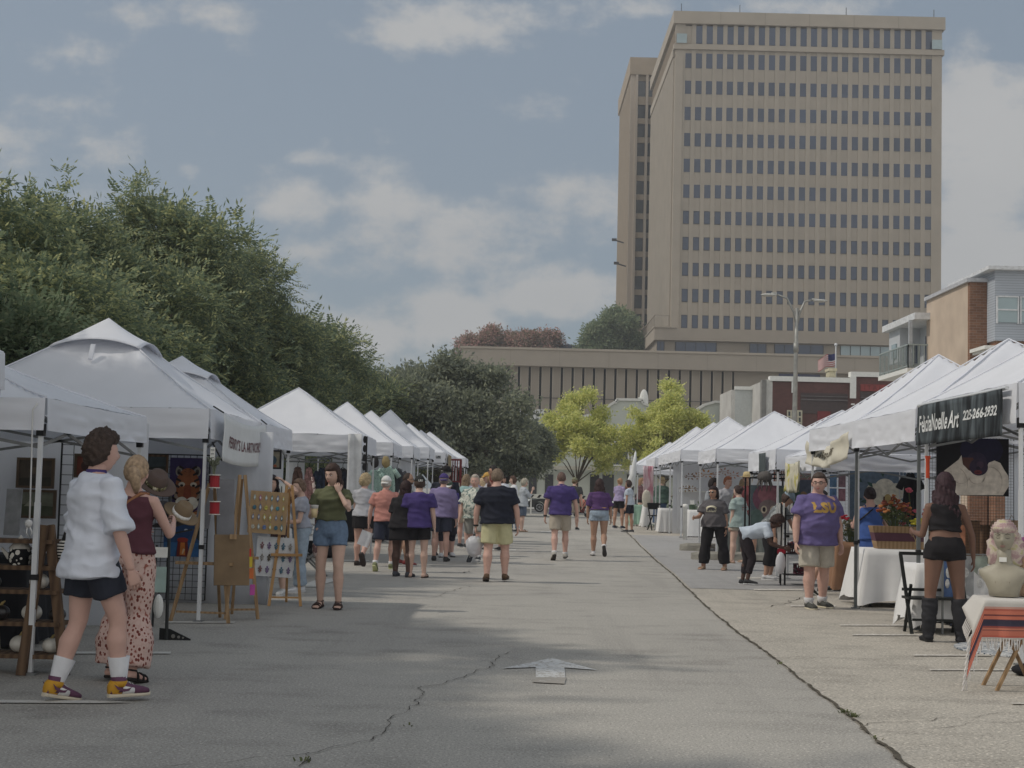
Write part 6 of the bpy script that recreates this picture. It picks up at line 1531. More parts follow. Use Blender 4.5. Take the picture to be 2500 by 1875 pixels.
  if kind != 'tank':
   for i, side in enumerate((-1, 1)):
    S_, E, W_ = sho[i], elb[i], wri[i]; r0 = .056 * ga * (.88 if fem else 1)
    pts = [spine(.43) + X * side * shw * .42 * s, S_ + V((0, 0, .002 * s)), S_.lerp(E, slv * .55 if slv < 1 else .5), S_.lerp(E, min(1, slv))]; rd = [.050 * s, (r0 + .010) * s, (r0 + .008 + loose * .5) * s, (r0 + .008 + loose * .8) * s]
    if slv > 1: pts += [E.lerp(W_, (slv - 1))]; rd[-1] = (r0 + .004) * s; rd.append(.042 * s * ga)
    m.tube(pts, rd, 14)
  shirt_o = remeshed({'tank': 'tank_top'}.get(kind, kind), m, tm, t, vox * s * .95, 3, wr(top[5] if len(top) > 5 else .011))
  if kind == 'tank':
   st_ = MB()
   for side in (-1, 1): st_.tube([spine(.40) + X * side * .075 * s + Yv * .10 * s, spine(.485) + X * side * .085 * s + Yv * .03 * s, spine(.48) + X * side * .08 * s - Yv * .055 * s, spine(.40) + X * side * .06 * s - Yv * .095 * s], .010 * s, 6)
   st_.build('straps', tm, t, smooth=True)
  if kind == 'polo' or 'collar' in extras:
   cm = top[6] if len(top) > 6 else tm; c_ = MB(); n0 = spine(.490) - Yv * .010 * s
   c_.loft([(n0 - T * .012 * s, X * .082 * s, Yv * .076 * s), (n0 + T * .012 * s, X * .072 * s, Yv * .068 * s), (n0 + T * .034 * s, X * .066 * s, Yv * .062 * s), (n0 + T * .030 * s, X * .060 * s, Yv * .056 * s)], 20, cap=False); c_.build('collar', cm, t, smooth=True)
   if len(top) > 7:
    c2 = MB(); c2.loft([(n0 - T * .016 * s, X * .0845 * s, Yv * .0785 * s), (n0 - T * .008 * s, X * .0815 * s, Yv * .0755 * s)], 20, cap=False); c2.build('collar_stripe', top[7], t, smooth=True)
 # ---- hair and headwear
 hk = hair[0]
 def cover(d, line=.045, nape=-.075, side=-.02):
  z = d.z * HR[2]; y = d.y
  lim = line if y > .35 else (side + (line - side) * max(0, (y - .0) / .35) if y > 0 else nape + (side - nape) * max(0, 1 + y * 1.5) if y > -.66 else nape)
  return max(0, min(1, (z - lim) / .018))
 def shell(th, rough_, fq, line=.055, nape=-.07, top_=0., side=-.02, ampx=1):
  def f(d):
   c = cover(d, line, nape, side); b = headpt(d, base(d)); n = V((d.x, d.y, d.z * .9)).normalized()
   k = noise.noise(d * fq + V((seed, 0, 0))) * rough_ + noise.noise(d * fq * 2.4 + V((0, seed, 0))) * rough_ * .6 + .0015 * math.sin(math.atan2(d.y, d.x) * 46 + 6 * noise.noise(d * 3))
   return HP(b + n * ((th + k + top_ * max(0, d.z) ** 2) * c - .006 * (1 - c)))
  return sph(f, 72, 44)
 Hm = MB(); hh = True
 if hk in ('short', 'buzz'): Hm.add(*shell(.014 if hk == 'short' else .006, .003 if hk == 'short' else .0012, 9, hair[2] if len(hair) > 2 else .055, -.062, .006 if hk == 'short' else 0))
 elif hk == 'bald': Hm.add(*shell(.004, .001, 9, .16, -.05, 0, -.03)); hh = len(hair) > 2
 elif hk == 'curly': Hm.add(*shell(.030, .016, 8, .050, -.085, .008, -.05))
 elif hk == 'bob': Hm.add(*shell(.022, .006, 6, .05, -.11, .004, -.09))
 elif hk == 'afro_bun': Hm.add(*shell(.012, .004, 12, .05, -.06)); Hm.ell(HP((0, -.10, .06)), (.05 * hs, .045 * hs, .045 * hs), 18, 12, f=lambda d, p: p * (1 + .22 * noise.noise(d * 5)))
 elif hk == 'bun': Hm.add(*shell(.012, .003, 9, .05, -.06)); Hm.ell(HP((0, -.105, .05)), (.042 * hs, .036 * hs, .04 * hs), 16, 12, f=lambda d, p: p * (1 + .2 * noise.noise(d * 4)))
 elif hk == 'pony': 
  Hm.add(*shell(.014, .005, 9, .05, -.065)); Hm.tube([HP((.01, -.10, .03)), HP((.03, -.135, .02)), HP((.045, -.14, -.03)), HP((.05, -.12, -.10)), HP((.04, -.10, -.15))], [.028 * hs, .042 * hs, .045 * hs, .032 * hs, .01 * hs], 14)
 elif hk == 'long':
  Hm.add(*shell(.018, .004, 7, .048, -.10, .006, -.10)); L = hair[2]; wv = hair[3] if len(hair) > 3 else .0; wd = hair[4] if len(hair) > 4 else .105
  def drape(u, v):       # u across the back 0..1, v down
   a = PI * (-.12 + 1.24 * u); r = (.086 + (wd - .086) * min(1, v * 2.2)) * (1 - .35 * v ** 4); y = -math.sin(a) * (r * (.95 - .45 * min(1, v * 1.3))) - .012
   x = math.cos(a) * r; k = .006 * math.sin(u * 60 + 5 * noise.noise(V((u * 4, v * 2, seed)))) + wv * .012 * math.sin(v * 24 + u * 9) + .010 * noise.noise(V((u * 7, v * 4, seed)))
   zend = L * (1 + .12 * noise.noise(V((u * 9, 0, seed)))) * (1 - .25 * (abs(u - .5) * 2) ** 3)
   return V((x * (1 + k * 6), y - abs(k) - .022 * min(1, v * 2), .035 - v * zend + k))
  nU, nV = 60, 26; vs = []
  HZ = Matrix.Rotation(hy_, 3, 'Z')
  for j in range(nV + 1):
   for i in range(nU + 1):
    q = drape(i / nU, j / nV); bend = min(1, j / nV * 3); w = (HM @ (q * hs)) * (1 - bend) + (HZ @ V((q.x, q.y - .0, q.z)) * hs) * bend
    vs.append(HC + w)
  Hm.add(vs, [(j * (nU + 1) + i, j * (nU + 1) + i + 1, (j + 1) * (nU + 1) + i + 1, (j + 1) * (nU + 1) + i) for j in range(nV) for i in range(nU)])
  ho = Hm.build('hair', hmat, t, smooth=True); md = ho.modifiers.new('t', 'SOLIDIFY'); md.thickness = .016 * hs; md.offset = -1; hh = False
 if hk == 'none': hh = False
 if hh and Hm.v: Hm.build('hair', hmat, t, smooth=True)
 for ex in extras:
  if not isinstance(ex, tuple): continue
  if ex[0] == 'cap':          # baseball cap: crown and brim
   cm = ex[1]; c_ = MB(); bk = ex[2] if len(ex) > 2 else 1
   def f(d):
    c = max(0, min(1, (d.z * HR[2] - (.028 - .012 * d.y)) / .012)); n = V((d.x, d.y, d.z)).normalized(); return HP(headpt(d, base(d)) + n * (.024 * c - .01 * (1 - c)) + V((0, 0, .006 * c)))
   c_.add(*sph(f, 48, 30)); co = c_.build('cap', cm, t, smooth=True)
   br = MB(); br.grid(lambda u, v: HP(((u - .5) * .135 * (1 - .25 * v ** 2), bk * (.085 + .075 * v * (1 - (2 * u - 1) ** 2 * .55)), .038 - .022 * v - .03 * (u - .5) ** 2 * 4 * .4)), 14, 6); br.build('brim', ex[3] if len(ex) > 3 else cm, co, smooth=True, sol=.004)
   if len(ex) > 4: text(ex[4], .045 * hs, white_paint, co, loc=HP((.0, -.123, .062)), rot=(PI / 2, 0, hy_), bold=.002)
  if ex[0] == 'visor':
   c_ = MB(); c_.loft([(HP((0, 0, .045)), HM @ X * .098 * hs, HM @ V((0, 1, 0)) * .115 * hs), (HP((0, 0, .08)), HM @ X * .090 * hs, HM @ V((0, 1, 0)) * .108 * hs)], 24); co = c_.build('visor', ex[1], t, smooth=True)
   MB().grid(lambda u, v: HP(((u - .5) * .15 * (1 - .25 * v * v), .088 + .08 * v * (1 - (2 * u - 1) ** 2 * .55), .044 - .020 * v)), 12, 5).build('brim', white_paint, co, smooth=True, sol=.004)
  if ex[0] == 'hat':
   c_ = MB(); rb = ex[2]; c_.loft([(HP((0, 0, .040)), HM @ X * .09 * hs, HM @ V((0, 1, 0)) * .106 * hs), (HP((0, 0, .09)), HM @ X * .087 * hs, HM @ V((0, 1, 0)) * .10 * hs), (HP((0, 0, .135)), HM @ X * .07 * hs, HM @ V((0, 1, 0)) * .085 * hs), (HP((0, 0, .142)), HM @ X * .03 * hs, HM @ V((0, 1, 0)) * .04 * hs)], 24); co = c_.build('hat', ex[1], t, smooth=True)
   MB().loft([(HP((0, 0, .042)), HM @ X * .085 * hs, HM @ V((0, 1, 0)) * .10 * hs), (HP((0, 0, .036)), HM @ X * rb * hs, HM @ V((0, 1, 0)) * (rb + .01) * hs), (HP((0, 0, .046)), HM @ X * rb * hs, HM @ V((0, 1, 0)) * (rb + .01) * hs), (HP((0, 0, .050)), HM @ X * .085 * hs, HM @ V((0, 1, 0)) * .10 * hs)], 28).build('hat_brim', ex[1], co, smooth=True)
  if ex[0] == 'glasses':
   c_ = MB(); gm = M('glasses_dark', (24, 22, 24), rough=.2, spec=.8)
   for sx in (-1, 1):
    if ex[1] == 'sun': c_.ell(HP((sx * .031, .094, .006)), (.024 * hs, .006 * hs, .019 * hs), 14, 8, rot=HM)
    else: c_.tube([HP((sx * .031 + .022 * math.cos(u), .094, .004 + .015 * math.sin(u))) for u in [2 * PI * k / 12 for k in range(13)]], .0022 * hs, 5)
    c_.tube([HP((sx * .054, .09, .01)), HP((sx * .078, .0, .008))], .0025 * hs, 5)
   c_.tube([HP((-.01, .1, .01)), HP((.01, .1, .01))], .0028 * hs, 5); c_.build('glasses', gm, t)
  if ex[0] == 'watch':
   i = 0 if ex[1] == 'L' else 1; c = wri[i]; d = (wri[i] - elb[i]).normalized()
   MB().tube([c - d * .035 * s, c - d * .010 * s], .034 * s * ga, 14).build('watch', ex[2] if len(ex) > 2 else black_plastic, t, smooth=True)
  if ex[0] == 'strap':
   i = ex[1]; m = MB(); side = i; z1 = .47; m.tube([spine(.20) + X * (-side) * .19 * g * s - Yv * .02 * s, spine(.33) - X * side * .08 * s - Yv * (.135 * g) * s, spine(.47) + X * side * .09 * s - Yv * .075 * s, spine(.475) + X * side * .10 * s + Yv * .04 * s, spine(.33) + X * side * .02 * s + Yv * .15 * g * s, spine(.15) - X * side * .14 * s + Yv * .14 * g * s], .013 * s, 6); m.build('strap', ex[2], t, smooth=True)
  if ex[0] == 'print':
   m = ex[1](t, spine, X, Yv, prof, s)
   if m: DECALS.append((m[0], shirt_o, m[1]))
  if ex[0] == 'beard':
   vs, fs = sph(lambda d: HP(headpt(d, base(d)) + V((d.x, d.y, d.z)) * (.007 if (d.y > .1 and d.z < -.42) else -.008)), 40, 28); MB().add(vs, fs).build('beard', hmat, t, smooth=True)
 PR = dict(root=t, wri=wri, elb=elb, HC=HC, spine=spine, s=s, hnd=hnd, M=Matrix.Rotation(R(-yaw), 4, 'Z'), foot=V((foot.x, foot.y, lift)), knees=knees, X=X, Yv=Yv)
 PR['w'] = lambda v: PR['foot'] + (PR['M'] @ V(v))
 return PR
def C(name, c, **k): return M('cloth_' + name, c, rough=.92, var=k.pop('var', .08), vs=k.pop('vs', 14), bump=.15, bs=160, **k)
purple = C('purple_tee', (72, 60, 114)); navy = C('navy', (35, 38, 50)); blackc = C('black', (36, 34, 37)); khaki = C('khaki', (173, 164, 150)); greyc = C('grey', (122, 122, 125)); lgrey = C('light_grey', (177, 178, 184)); denim = C('denim', (104, 123, 147), var=.14, vs=26); ldenim = C('light_denim', (150, 165, 180), var=.16, vs=20); olive = C('olive', (94, 97, 72)); salmon = C('salmon', (190, 134, 124)); wpolo = C('white_polo', (212, 216, 226), var=.03)
lilac = C('lilac', (131, 121, 158)); teal = C('teal_tee', (154, 170, 167)); maroon = C('maroon', (88, 52, 61)); ygreen = C('pale_yellow', (194, 190, 152)); blue = C('royal_blue', (65, 92, 154)); charc = C('charcoal_tee', (91, 88, 91)); lblue = C('pale_blue', (187, 197, 209))
strp = MP('purple_stripes', 'wave', [(0, (58, 46, 110)), (.45, (58, 46, 110)), (.5, (96, 88, 150)), (.8, (96, 88, 150)), (.85, (52, 42, 100))], scale=5.2)
hawai = MP('hawaiian_print', 'noise', [(0, (104, 120, 116)), (.40, (134, 148, 142)), (.46, (196, 198, 188)), (.58, (212, 212, 202)), (.63, (130, 146, 140)), (1, (170, 176, 168))], scale=13)
leop = MP('leopard_print', 'voronoi', [(0, (112, 56, 50)), (.22, (130, 70, 60)), (.34, (206, 178, 168)), (.62, (200, 168, 158)), (.8, (150, 92, 80))], scale=34, sc=(1, 1, .75), bump=.2)
brnp = MP('brown_floral', 'noise', [(0, (60, 44, 42)), (.5, (84, 62, 56)), (.6, (120, 92, 80)), (1, (70, 50, 48))], scale=10)
pinkt = C('pink_top', (177, 126, 132))
def G(x, y): return gnd(x, y)
def hgt(foot, ytop, x=None):
 """standing height from the photo row of the crown of the head"""
 p = at(x if x else 1250, ytop, foot.y); return p.z
def HH(px, py, yt):
 f = G(px, py); return f, at(px, yt, f.y).z - f.z

# 1 man in white polo
f, h = HH(222, 1712, 1036)
AW = {'L': ((.20, .02, -1), (.12, .22, -1)), 'R': ((.26, .10, -1), (.10, .34, -1), dict(curl=.7))}
P1 = person('man in oversized white polo with purple collar and yellow purple high tops, at left', f, h, 46, 'pink', g=1.06, chest=1.04, top=('polo', wpolo, .98, -.16, .030, .016, purple, M('gold_trim', (190, 160, 90))), bottom=('shorts', C('dark_navy', (47, 50, 60)), .62), hair=('curly', (66, 54, 48)), shoe=('high', (96, 62, 84), (206, 196, 176)), sock=.42,
   legs=(((.04, -.04, -1), (.02, -.34, -1), -12), ((.05, .36, -1), (.02, .06, -1), 0)), arms=AW, head=(-14, 0), vox=.011, seed=3, face=False)
# 2 woman in leopard trousers
f, h = HH(300, 1664, 1098)
P2 = person('woman with blonde ponytail, maroon tank top and pink spotted wide trousers at left', f, h, 14, 'pink', fem=True, g=1.08, top=('tank', maroon, 0, .02, .010), bottom=('pants', leop, 1.93, (.125, .120)), hair=('pony', (168, 144, 118)), shoe=('sandal', (40, 36, 36), (40, 36, 34)), legs='step', arms={'L': ((.2, .3, -1), (-.4, .9, .1)), 'R': ((.35, .45, -1), (-.35, .9, .35), dict(curl=.8))}, extras=(('strap', 1, M('tan_leather', (150, 104, 74))),), vox=.012, seed=5, face=False)
# 3 woman in olive top
f, h = HH(802, 1486, 1122)
P3 = person('woman in olive cropped tee and denim shorts, hand at her mouth, cup in other hand', f, h, 184, 'fair', fem=True, g=1.06, top=('tee_shirt', olive, .50, .10, .016), bottom=('shorts', denim, .42), hair=('long', (66, 50, 44), .46, .5, .115), shoe=('sandal', (60, 46, 42), (52, 42, 40)),
   legs=(((.03, .16, -1), (.02, -.10, -1), 0), ((.03, -.04, -1), (.01, -.16, -1), -4)), arms={'L': ((.25, .72, -.58), (-.55, -.32, .82), dict(palm=(-.3, -1, .1), curl=.7, dir=(-.35, -.05, 1))), 'R': ((.30, .0, -1), (-.22, .75, .15), dict(curl=1.0, palm=(-1, .2, 0)))}, head=(-24, -3), vox=.012, seed=7)
w_ = P3['w'](P3['wri'][1] + V((-.035, .07, .02)))
t = thing('plastic_cup', 'clear plastic cup of iced drink held by the woman in the olive top', 'cup', w_); MB().lathe([(.001, -.07), (.031, -.07), (.042, .035), (.001, .035)], n=16).build('drink', M('cold_drink', (196, 176, 136), rough=.3), t, smooth=True); MB().lathe([(.042, .036), (.046, .07), (.048, .075), (.001, .078)], n=16).build('cup_rim', M('clear_cup', (206, 204, 200), rough=.2), t, smooth=True)
MB().tube([(0, 0, .07), (.01, .0, .15)], .004, 6).build('straw', olive, t)
t = thing('shoulder_bag', 'patterned shoulder bag strap hanging at the side of the woman in olive', 'bag', P3['w'](P3['spine'](.12) + V((.20, 0, 0)))); MB().tube([(-.04, 0, .48), (0, 0, .25), (.02, 0, 0), (.03, 0, -.22)], .018, 8).ell((.03, 0, -.34), (.045, .08, .12)).build('strap', MP('bag_print', 'noise', [(0, (110, 84, 84)), (.5, (186, 172, 166)), (1, (120, 100, 110))], 20), t, smooth=True)
# 4 woman in brown print dress with arms raised
f, h = HH(655, 1452, 1150)
person('woman in brown print dress with both arms raised to her hair behind the earring boards', f, h, 196, 'fair', fem=True, g=1.12, top=('dress_top', brnp, .6, -.10, .02), bottom=('skirt', brnp, 1.55, .05), hair=('long', (44, 38, 42), .40, .6), shoe=('shoe', (206, 206, 204), (214, 214, 212)), legs='wide', arms={'L': ((.8, .25, .45), (-.9, -.1, .55)), 'R': ((.9, .25, .40), (-1, -.1, .45))}, head=(14, 6), seed=9, vox=.014)
# 5 woman in grey tee and jeans
f, h = HH(728, 1446, 1160)
person('woman in a pale grey tee and loose light jeans standing right of the earring boards', f, h, 250, 'fair', fem=True, g=1.08, top=('tee_shirt', C('heather', (152, 156, 168)), .5, .03, .02), bottom=('pants', ldenim, 1.92, (.085, .085)), hair=('short', (110, 90, 76)), shoe=('shoe', (208, 210, 214), (208, 208, 208)), arms={'L': ((.1, .2, -1), (-.1, 1, -.1)), 'R': ((.1, .15, -1), (-.1, 1, -.15))}, seed=10, vox=.014)
# 6 curly blonde
f, h = HH(878, 1382, 1150)
P6 = person('woman with curly blonde hair, pale grey tee and short black skirt, seen from behind', f, h, 14, 'pink', fem=True, g=1.06, top=('tee_shirt', lgrey, .55, -.02, .02), bottom=('skirt', blackc, .52, .02), hair=('curly', (176, 158, 126)), shoe=('shoe', (58, 50, 48), (60, 52, 50)), legs='kick', arms={'R': ((.2, .25, -1), (.1, .9, .1)), 'L': ((.1, .2, -1), (-.2, .9, .1))}, seed=12, vox=.014, face=False)
# 7 salmon shirt man
f, h = HH(936, 1395, 1160)
P7 = person('man in a salmon polo, white cap and navy shorts holding a sheet of paper', f, h, 10, 'pink', g=1.08, belly=.03, top=('polo', salmon, .6, -.06, .024), bottom=('shorts', C('slate_navy', (54, 58, 73)), .88), hair=('short', (190, 184, 176)), shoe=('shoe', (120, 124, 92), (196, 200, 150)), sock=.14, legs='walk2', extras=(('cap', M('white_cap', (216, 216, 214)), -1),), arms={'L': ((.30, -.05, -1), (.12, .12, -1), dict(curl=.9))}, seed=14, vox=.014, face=False)
w_ = P7['w'](P7['wri'][0] + V((-.02, .02, -.12))); t = thing('paper', 'folded white sheet of paper held by the man in the salmon polo', 'paper', w_); t.rotation_euler = (.0, .35, .1)
MB().grid(lambda u, v: ((u - .5) * .20, .012 * math.sin(u * 5), -.26 * v), 8, 8).build('sheet', M('paper_white', (226, 228, 232)), t, sol=.002)
# 8 woman in black dress
f, h = HH(982, 1408, 1166)
person('woman with very long dark brown hair in a loose black dress', f, h, 18, 'dark', fem=True, g=1.34, top=('dress_top', blackc, .75, -.08, .03), bottom=('skirt', blackc, .62, .03), hair=('long', (52, 36, 36), .78, 1.2, .13), shoe=('shoe', (72, 74, 80), (60, 60, 62)), legs='stand', seed=16, vox=.015, face=False)
# 9 man in purple tee with black cap
f, h = HH(1018, 1410, 1155)
person('man in purple tee, black shorts and black cap with white lettering, seen from behind', f, h, 3, 'fair', g=1.06, chest=1.06, top=('tee_shirt', purple, .62, -.10, .03), bottom=('shorts', blackc, .66), hair=('short', (70, 56, 48)), shoe=('flip', (60, 52, 46), (56, 44, 38)), legs='stand', extras=(('cap', M('black_cap', (38, 40, 40)), 1, M('black_cap', (38, 40, 40)), 'LSU'), ('watch', 'L'), ('beard',)), head=(18, 0), seed=18, vox=.013, face=False)
# 10 lilac hoodie
f, h = HH(1074, 1370, 1150)
person('person in a lilac long shirt and purple cap half hidden by the purple tee man', f, h, 5, 'pink', g=1.08, top=('long_shirt', lilac, 1.9, -.08, .03), bottom=('shorts', C('slate_navy', (54, 58, 73)), .8), hair=('short', (120, 110, 110)), shoe=('shoe', (56, 56, 58), (60, 60, 60)), extras=(('cap', purple, -1),), seed=20, vox=.015, face=False)
# 11 bald man with glasses
f, h = HH(985, 1380, 1146)
person('bald bearded man with glasses looking right behind the woman in black', f, h, 88, 'olive', g=1.05, top=('tee_shirt', greyc, .6, -.05, .025), bottom=('shorts', charc, .8), hair=('bald', (60, 48, 42), 1), shoe=('shoe', (120, 50, 50), (180, 180, 180)), extras=(('glasses', 'clear'), ('beard',)), head=(0, -4), seed=22, vox=.015)
# 12 visor man
f, h = HH(1090, 1360, 1163)
person('elderly man in a purple striped polo and white visor looking down', f, h, 172, 'pink', g=1.06, belly=.02, top=('polo', strp, .66, -.06, .026), bottom=('shorts', C('black_navy', (41, 42, 51)), 1.35), hair=('short', (120, 116, 112)), shoe=('shoe', (190, 190, 192), (70, 70, 72)), extras=(('visor', M('green_visor', (64, 84, 66))),), head=(-8, -20), lean=(0, .10, 1), seed=24, vox=.014)
# 13 hawaiian shirt man
f, h = HH(1158, 1374, 1155)
person('older man in pale green tropical print shirt and grey shorts, facing the camera', f, h, 190, 'pink', g=1.16, belly=.07, top=('polo', hawai, .72, -.09, .030), bottom=('shorts', C('warm_grey', (149, 148, 142)), .86), hair=('short', (176, 168, 156), .072), shoe=('shoe', (52, 54, 58), (206, 206, 206)), sock=.12, legs='walk', arms={'L': ((.12, .0, -1), (.05, .25, -1)), 'R': ((.24, .0, -1), (.12, .25, -1))}, head=(8, -4), seed=26, vox=.013)
# 14 navy tee man
f, h = HH(1210, 1420, 1139)
P14 = person('big man in navy tee and pale yellow shorts carrying a white bag, from behind', f, h, 2, 'pink', g=1.32, belly=.06, chest=1.08, top=('tee_shirt', navy, .68, -.07, .034), bottom=('shorts', ygreen, .84), hair=('short', (120, 104, 88)), shoe=('shoe', (96, 74, 56), (58, 46, 40)), legs='step2', arms={'L': ((.30, -.02, -1), (.04, .12, -1), dict(curl=1.1)), 'R': ((.30, .0, -1), (.08, .16, -1))}, extras=(('watch', 'L'),), seed=28, vox=.013, face=False)
w_ = P14['w'](P14['wri'][0] + V((-.02, .03, -.08)))
t = thing('plastic_bag', 'full white plastic carrier bag in the left hand of the navy tee man', 'bag', w_)
def bagf(d, p): return p * (1 + .16 * noise.noise(d * 3.2) + .07 * noise.noise(d * 8)) * (1 - .45 * max(0, d.z) ** 1.5)
MB().ell((0, 0, -.19), (.13, .11, .20), 28, 22, f=bagf).build('bag_body', M('white_film', (218, 218, 222), rough=.35, trans=.25, var=.05), t, smooth=True); MB().tube([(-.02, 0, -.03), (-.01, 0, .04), (.01, 0, .05), (.02, 0, -.03)], .008, 6).build('handle', M('white_film', (218, 218, 222)), t, smooth=True)
# 15 man in black hat
f = V((at(1085, 1200, 31).x, 31, 0)); person('man in black brimmed hat and navy shirt with pale bag strap, far left tents', f, at(1085, 1132, 31).z, 8, 'pink', g=1.15, top=('tee_shirt', navy, .9, -.08, .03), bottom=('shorts', navy, .9), hair=('short', (190, 188, 184)), extras=(('hat', M('black_hat', (30, 28, 30)), .155), ('strap', -1, M('pale_strap', (186, 180, 168)))), seed=30, vox=.016, face=False)
# 16 crowd
def crowd(label, x, ytop, Y, yaw, **k):
 f = V((at(x, 1200, Y).x, Y, gz(Y))); return person(label, f, at(x, ytop, Y).z - gz(Y), yaw, vox=.020, **k)
crowd('tall man with dark hair and sunglasses looking left behind the navy tee man', 1207, 1130, 36, 275, sk='tan', g=1.02, top=('tee_shirt', C('dark_brown_tee', (78, 54, 53)), .6, -.06, .024), bottom=('pants', navy, 1.9), hair=('short', (44, 38, 36)), extras=(('glasses', 'sun'),), seed=31)
crowd('person in a red tee left of the navy tee man', 1206, 1152, 33, 320, sk='pink', g=1.05, top=('tee_shirt', C('red_tee', (165, 61, 70)), .6, -.06, .024), bottom=('shorts', greyc, .8), hair=('short', (120, 60, 56)), seed=32, face=False)
crowd('person in a mustard yellow cap half hidden in the crowd', 1194, 1149, 37, 260, sk='pink', fem=True, top=('tee_shirt', lgrey, .6, -.04, .02), bottom=('shorts', khaki, .7), hair=('long', (190, 160, 120), .3), extras=(('cap', M('mustard_cap', (196, 156, 84)), 1),), seed=33)
crowd('blonde haired person with loose hair in a beige top in the crowd', 1178, 1163, 39, 300, sk='fair', fem=True, top=('tee_shirt', C('beige_top', (187, 177, 165)), .6, -.04, .02), bottom=('shorts', denim, .6), hair=('long', (196, 172, 140), .36), seed=34, face=False)
crowd('woman in a lavender top with a brown bag strap, behind the tropical print shirt', 1162, 1150, 35, 160, sk='olive', fem=True, top=('tee_shirt', C('lavender', (172, 167, 190)), .5, -.04, .02), bottom=('shorts', denim, .6), hair=('bun', (58, 40, 38)), extras=(('strap', 1, M('brown_strap', (110, 80, 60))),), seed=35)
crowd('person in a pale teal shirt behind the visor man', 1135, 1152, 34, 30, sk='pink', g=1.05, fem=True, top=('tee_shirt', C('pale_teal', (147, 177, 177)), .6, -.04, .025), bottom=('shorts', khaki, .8), hair=('long', (130, 112, 92), .35), seed=36, face=False)
crowd('woman in a white blouse with brown hair looking left', 1255, 1158, 42, 262, sk='fair', fem=True, top=('blouse', C('white_blouse', (213, 216, 220)), 1.4, -.05, .03), bottom=('pants', denim, 1.9), hair=('bob', (86, 66, 56)), seed=37)
f, h = HH(1275, 1298, 1165)
person('grey haired woman in pale blue hooded shirt and denim shorts, hand at her face', f, h, 75, 'fair', fem=True, g=1.1, top=('hooded_shirt', C('pale_grey_blue', (174, 180, 186)), 1.5, -.12, .035), bottom=('shorts', C('mid_denim', (88, 99, 117)), .95), hair=('curly', (170, 164, 150)), shoe=('flip', (120, 104, 84), (130, 112, 86)), arms={'R': ((.1, .5, -.8), (-.05, .35, 1)), 'L': ((.1, .1, -1), (0, .2, -1))}, extras=(('glasses', 'clear'),), seed=38, vox=.016)
crowd('small figure with dark hair far behind in the street, left', 1140, 1170, 62, 20, sk='tan', top=('tee_shirt', greyc, .6, -.06, .02), bottom=('pants', navy, 1.9), seed=39, face=False)
crowd('distant woman in a white dress near the far left tents', 1230, 1160, 58, 170, sk='tan', fem=True, top=('dress_top', wpolo, .4, -.08, .02), bottom=('skirt', wpolo, 1.1, .03), hair=('long', (50, 40, 36), .3), seed=40)
crowd('distant man in an orange shirt by the far left tents', 1182, 1172, 64, 60, sk='tan', top=('tee_shirt', C('orange_shirt', (173, 117, 90)), .6, -.06, .02), bottom=('shorts', khaki, .8), seed=41, face=False)
# 17 man in purple polo
f, h = HH(1366, 1368, 1148)
person('man in a purple polo and khaki shorts walking away in the middle', f, h, 0, 'pink', g=1.14, chest=1.08, top=('polo', purple, .64, -.08, .030), bottom=('shorts', khaki, .84), hair=('buzz', (104, 84, 76)), shoe=('shoe', (176, 172, 164), (60, 56, 54)), sock=.1, legs='walk2', arms={'L': ((.26, -.02, -1), (.08, .14, -1)), 'R': ((.30, .02, -1), (.16, .18, -1))}, extras=(('watch', 'L'),), seed=42, vox=.013, face=False)
# 18 woman in purple top, denim shorts
f, h = HH(1461, 1358, 1163)
def hemband(t, spine, X, Yv, prof, s):
 rx, ry, yo = prof(.12); MB().loft([(spine(.075) + Yv * yo * s, X * (rx + .028) * s, Yv * (ry + .03) * s), (spine(.13) + Yv * yo * s, X * (rx + .030) * s, Yv * (ry + .032) * s)], 24).build('gold_hem', M('gold_band', (206, 168, 84), rough=.9), t, smooth=True)
person('woman with long dark wavy hair, purple gold hemmed top and light denim shorts', f, h, 2, 'olive', fem=True, g=1.16, top=('tee_shirt', C('plum', (87, 61, 106)), .9, .08, .026), bottom=('shorts', ldenim, .32), hair=('long', (60, 44, 44), .42, 1.0, .12), shoe=('shoe', (206, 204, 204), (60, 56, 56)), sock=.08, legs='kick', extras=(('print', hemband),), arms={'L': ((.28, -.02, -1), (.02, .12, -1)), 'R': ((.28, .0, -1), (.06, .12, -1))}, seed=44, vox=.013, face=False)
f = V((at(1400, 1200, 45).x, 45, gz(45))); person('person in a dark grey tee and cap beyond the purple polo man', f, at(1400, 1162, 45).z - gz(45), 12, 'fair', g=1.05, top=('tee_shirt', C('dark_grey_tee', (72, 72, 74)), .6, -.06, .024), bottom=('shorts', khaki, .8), hair=('short', (120, 96, 74)), extras=(('cap', M('camo_cap', (120, 120, 96)), -1),), seed=46, vox=.018, face=False)
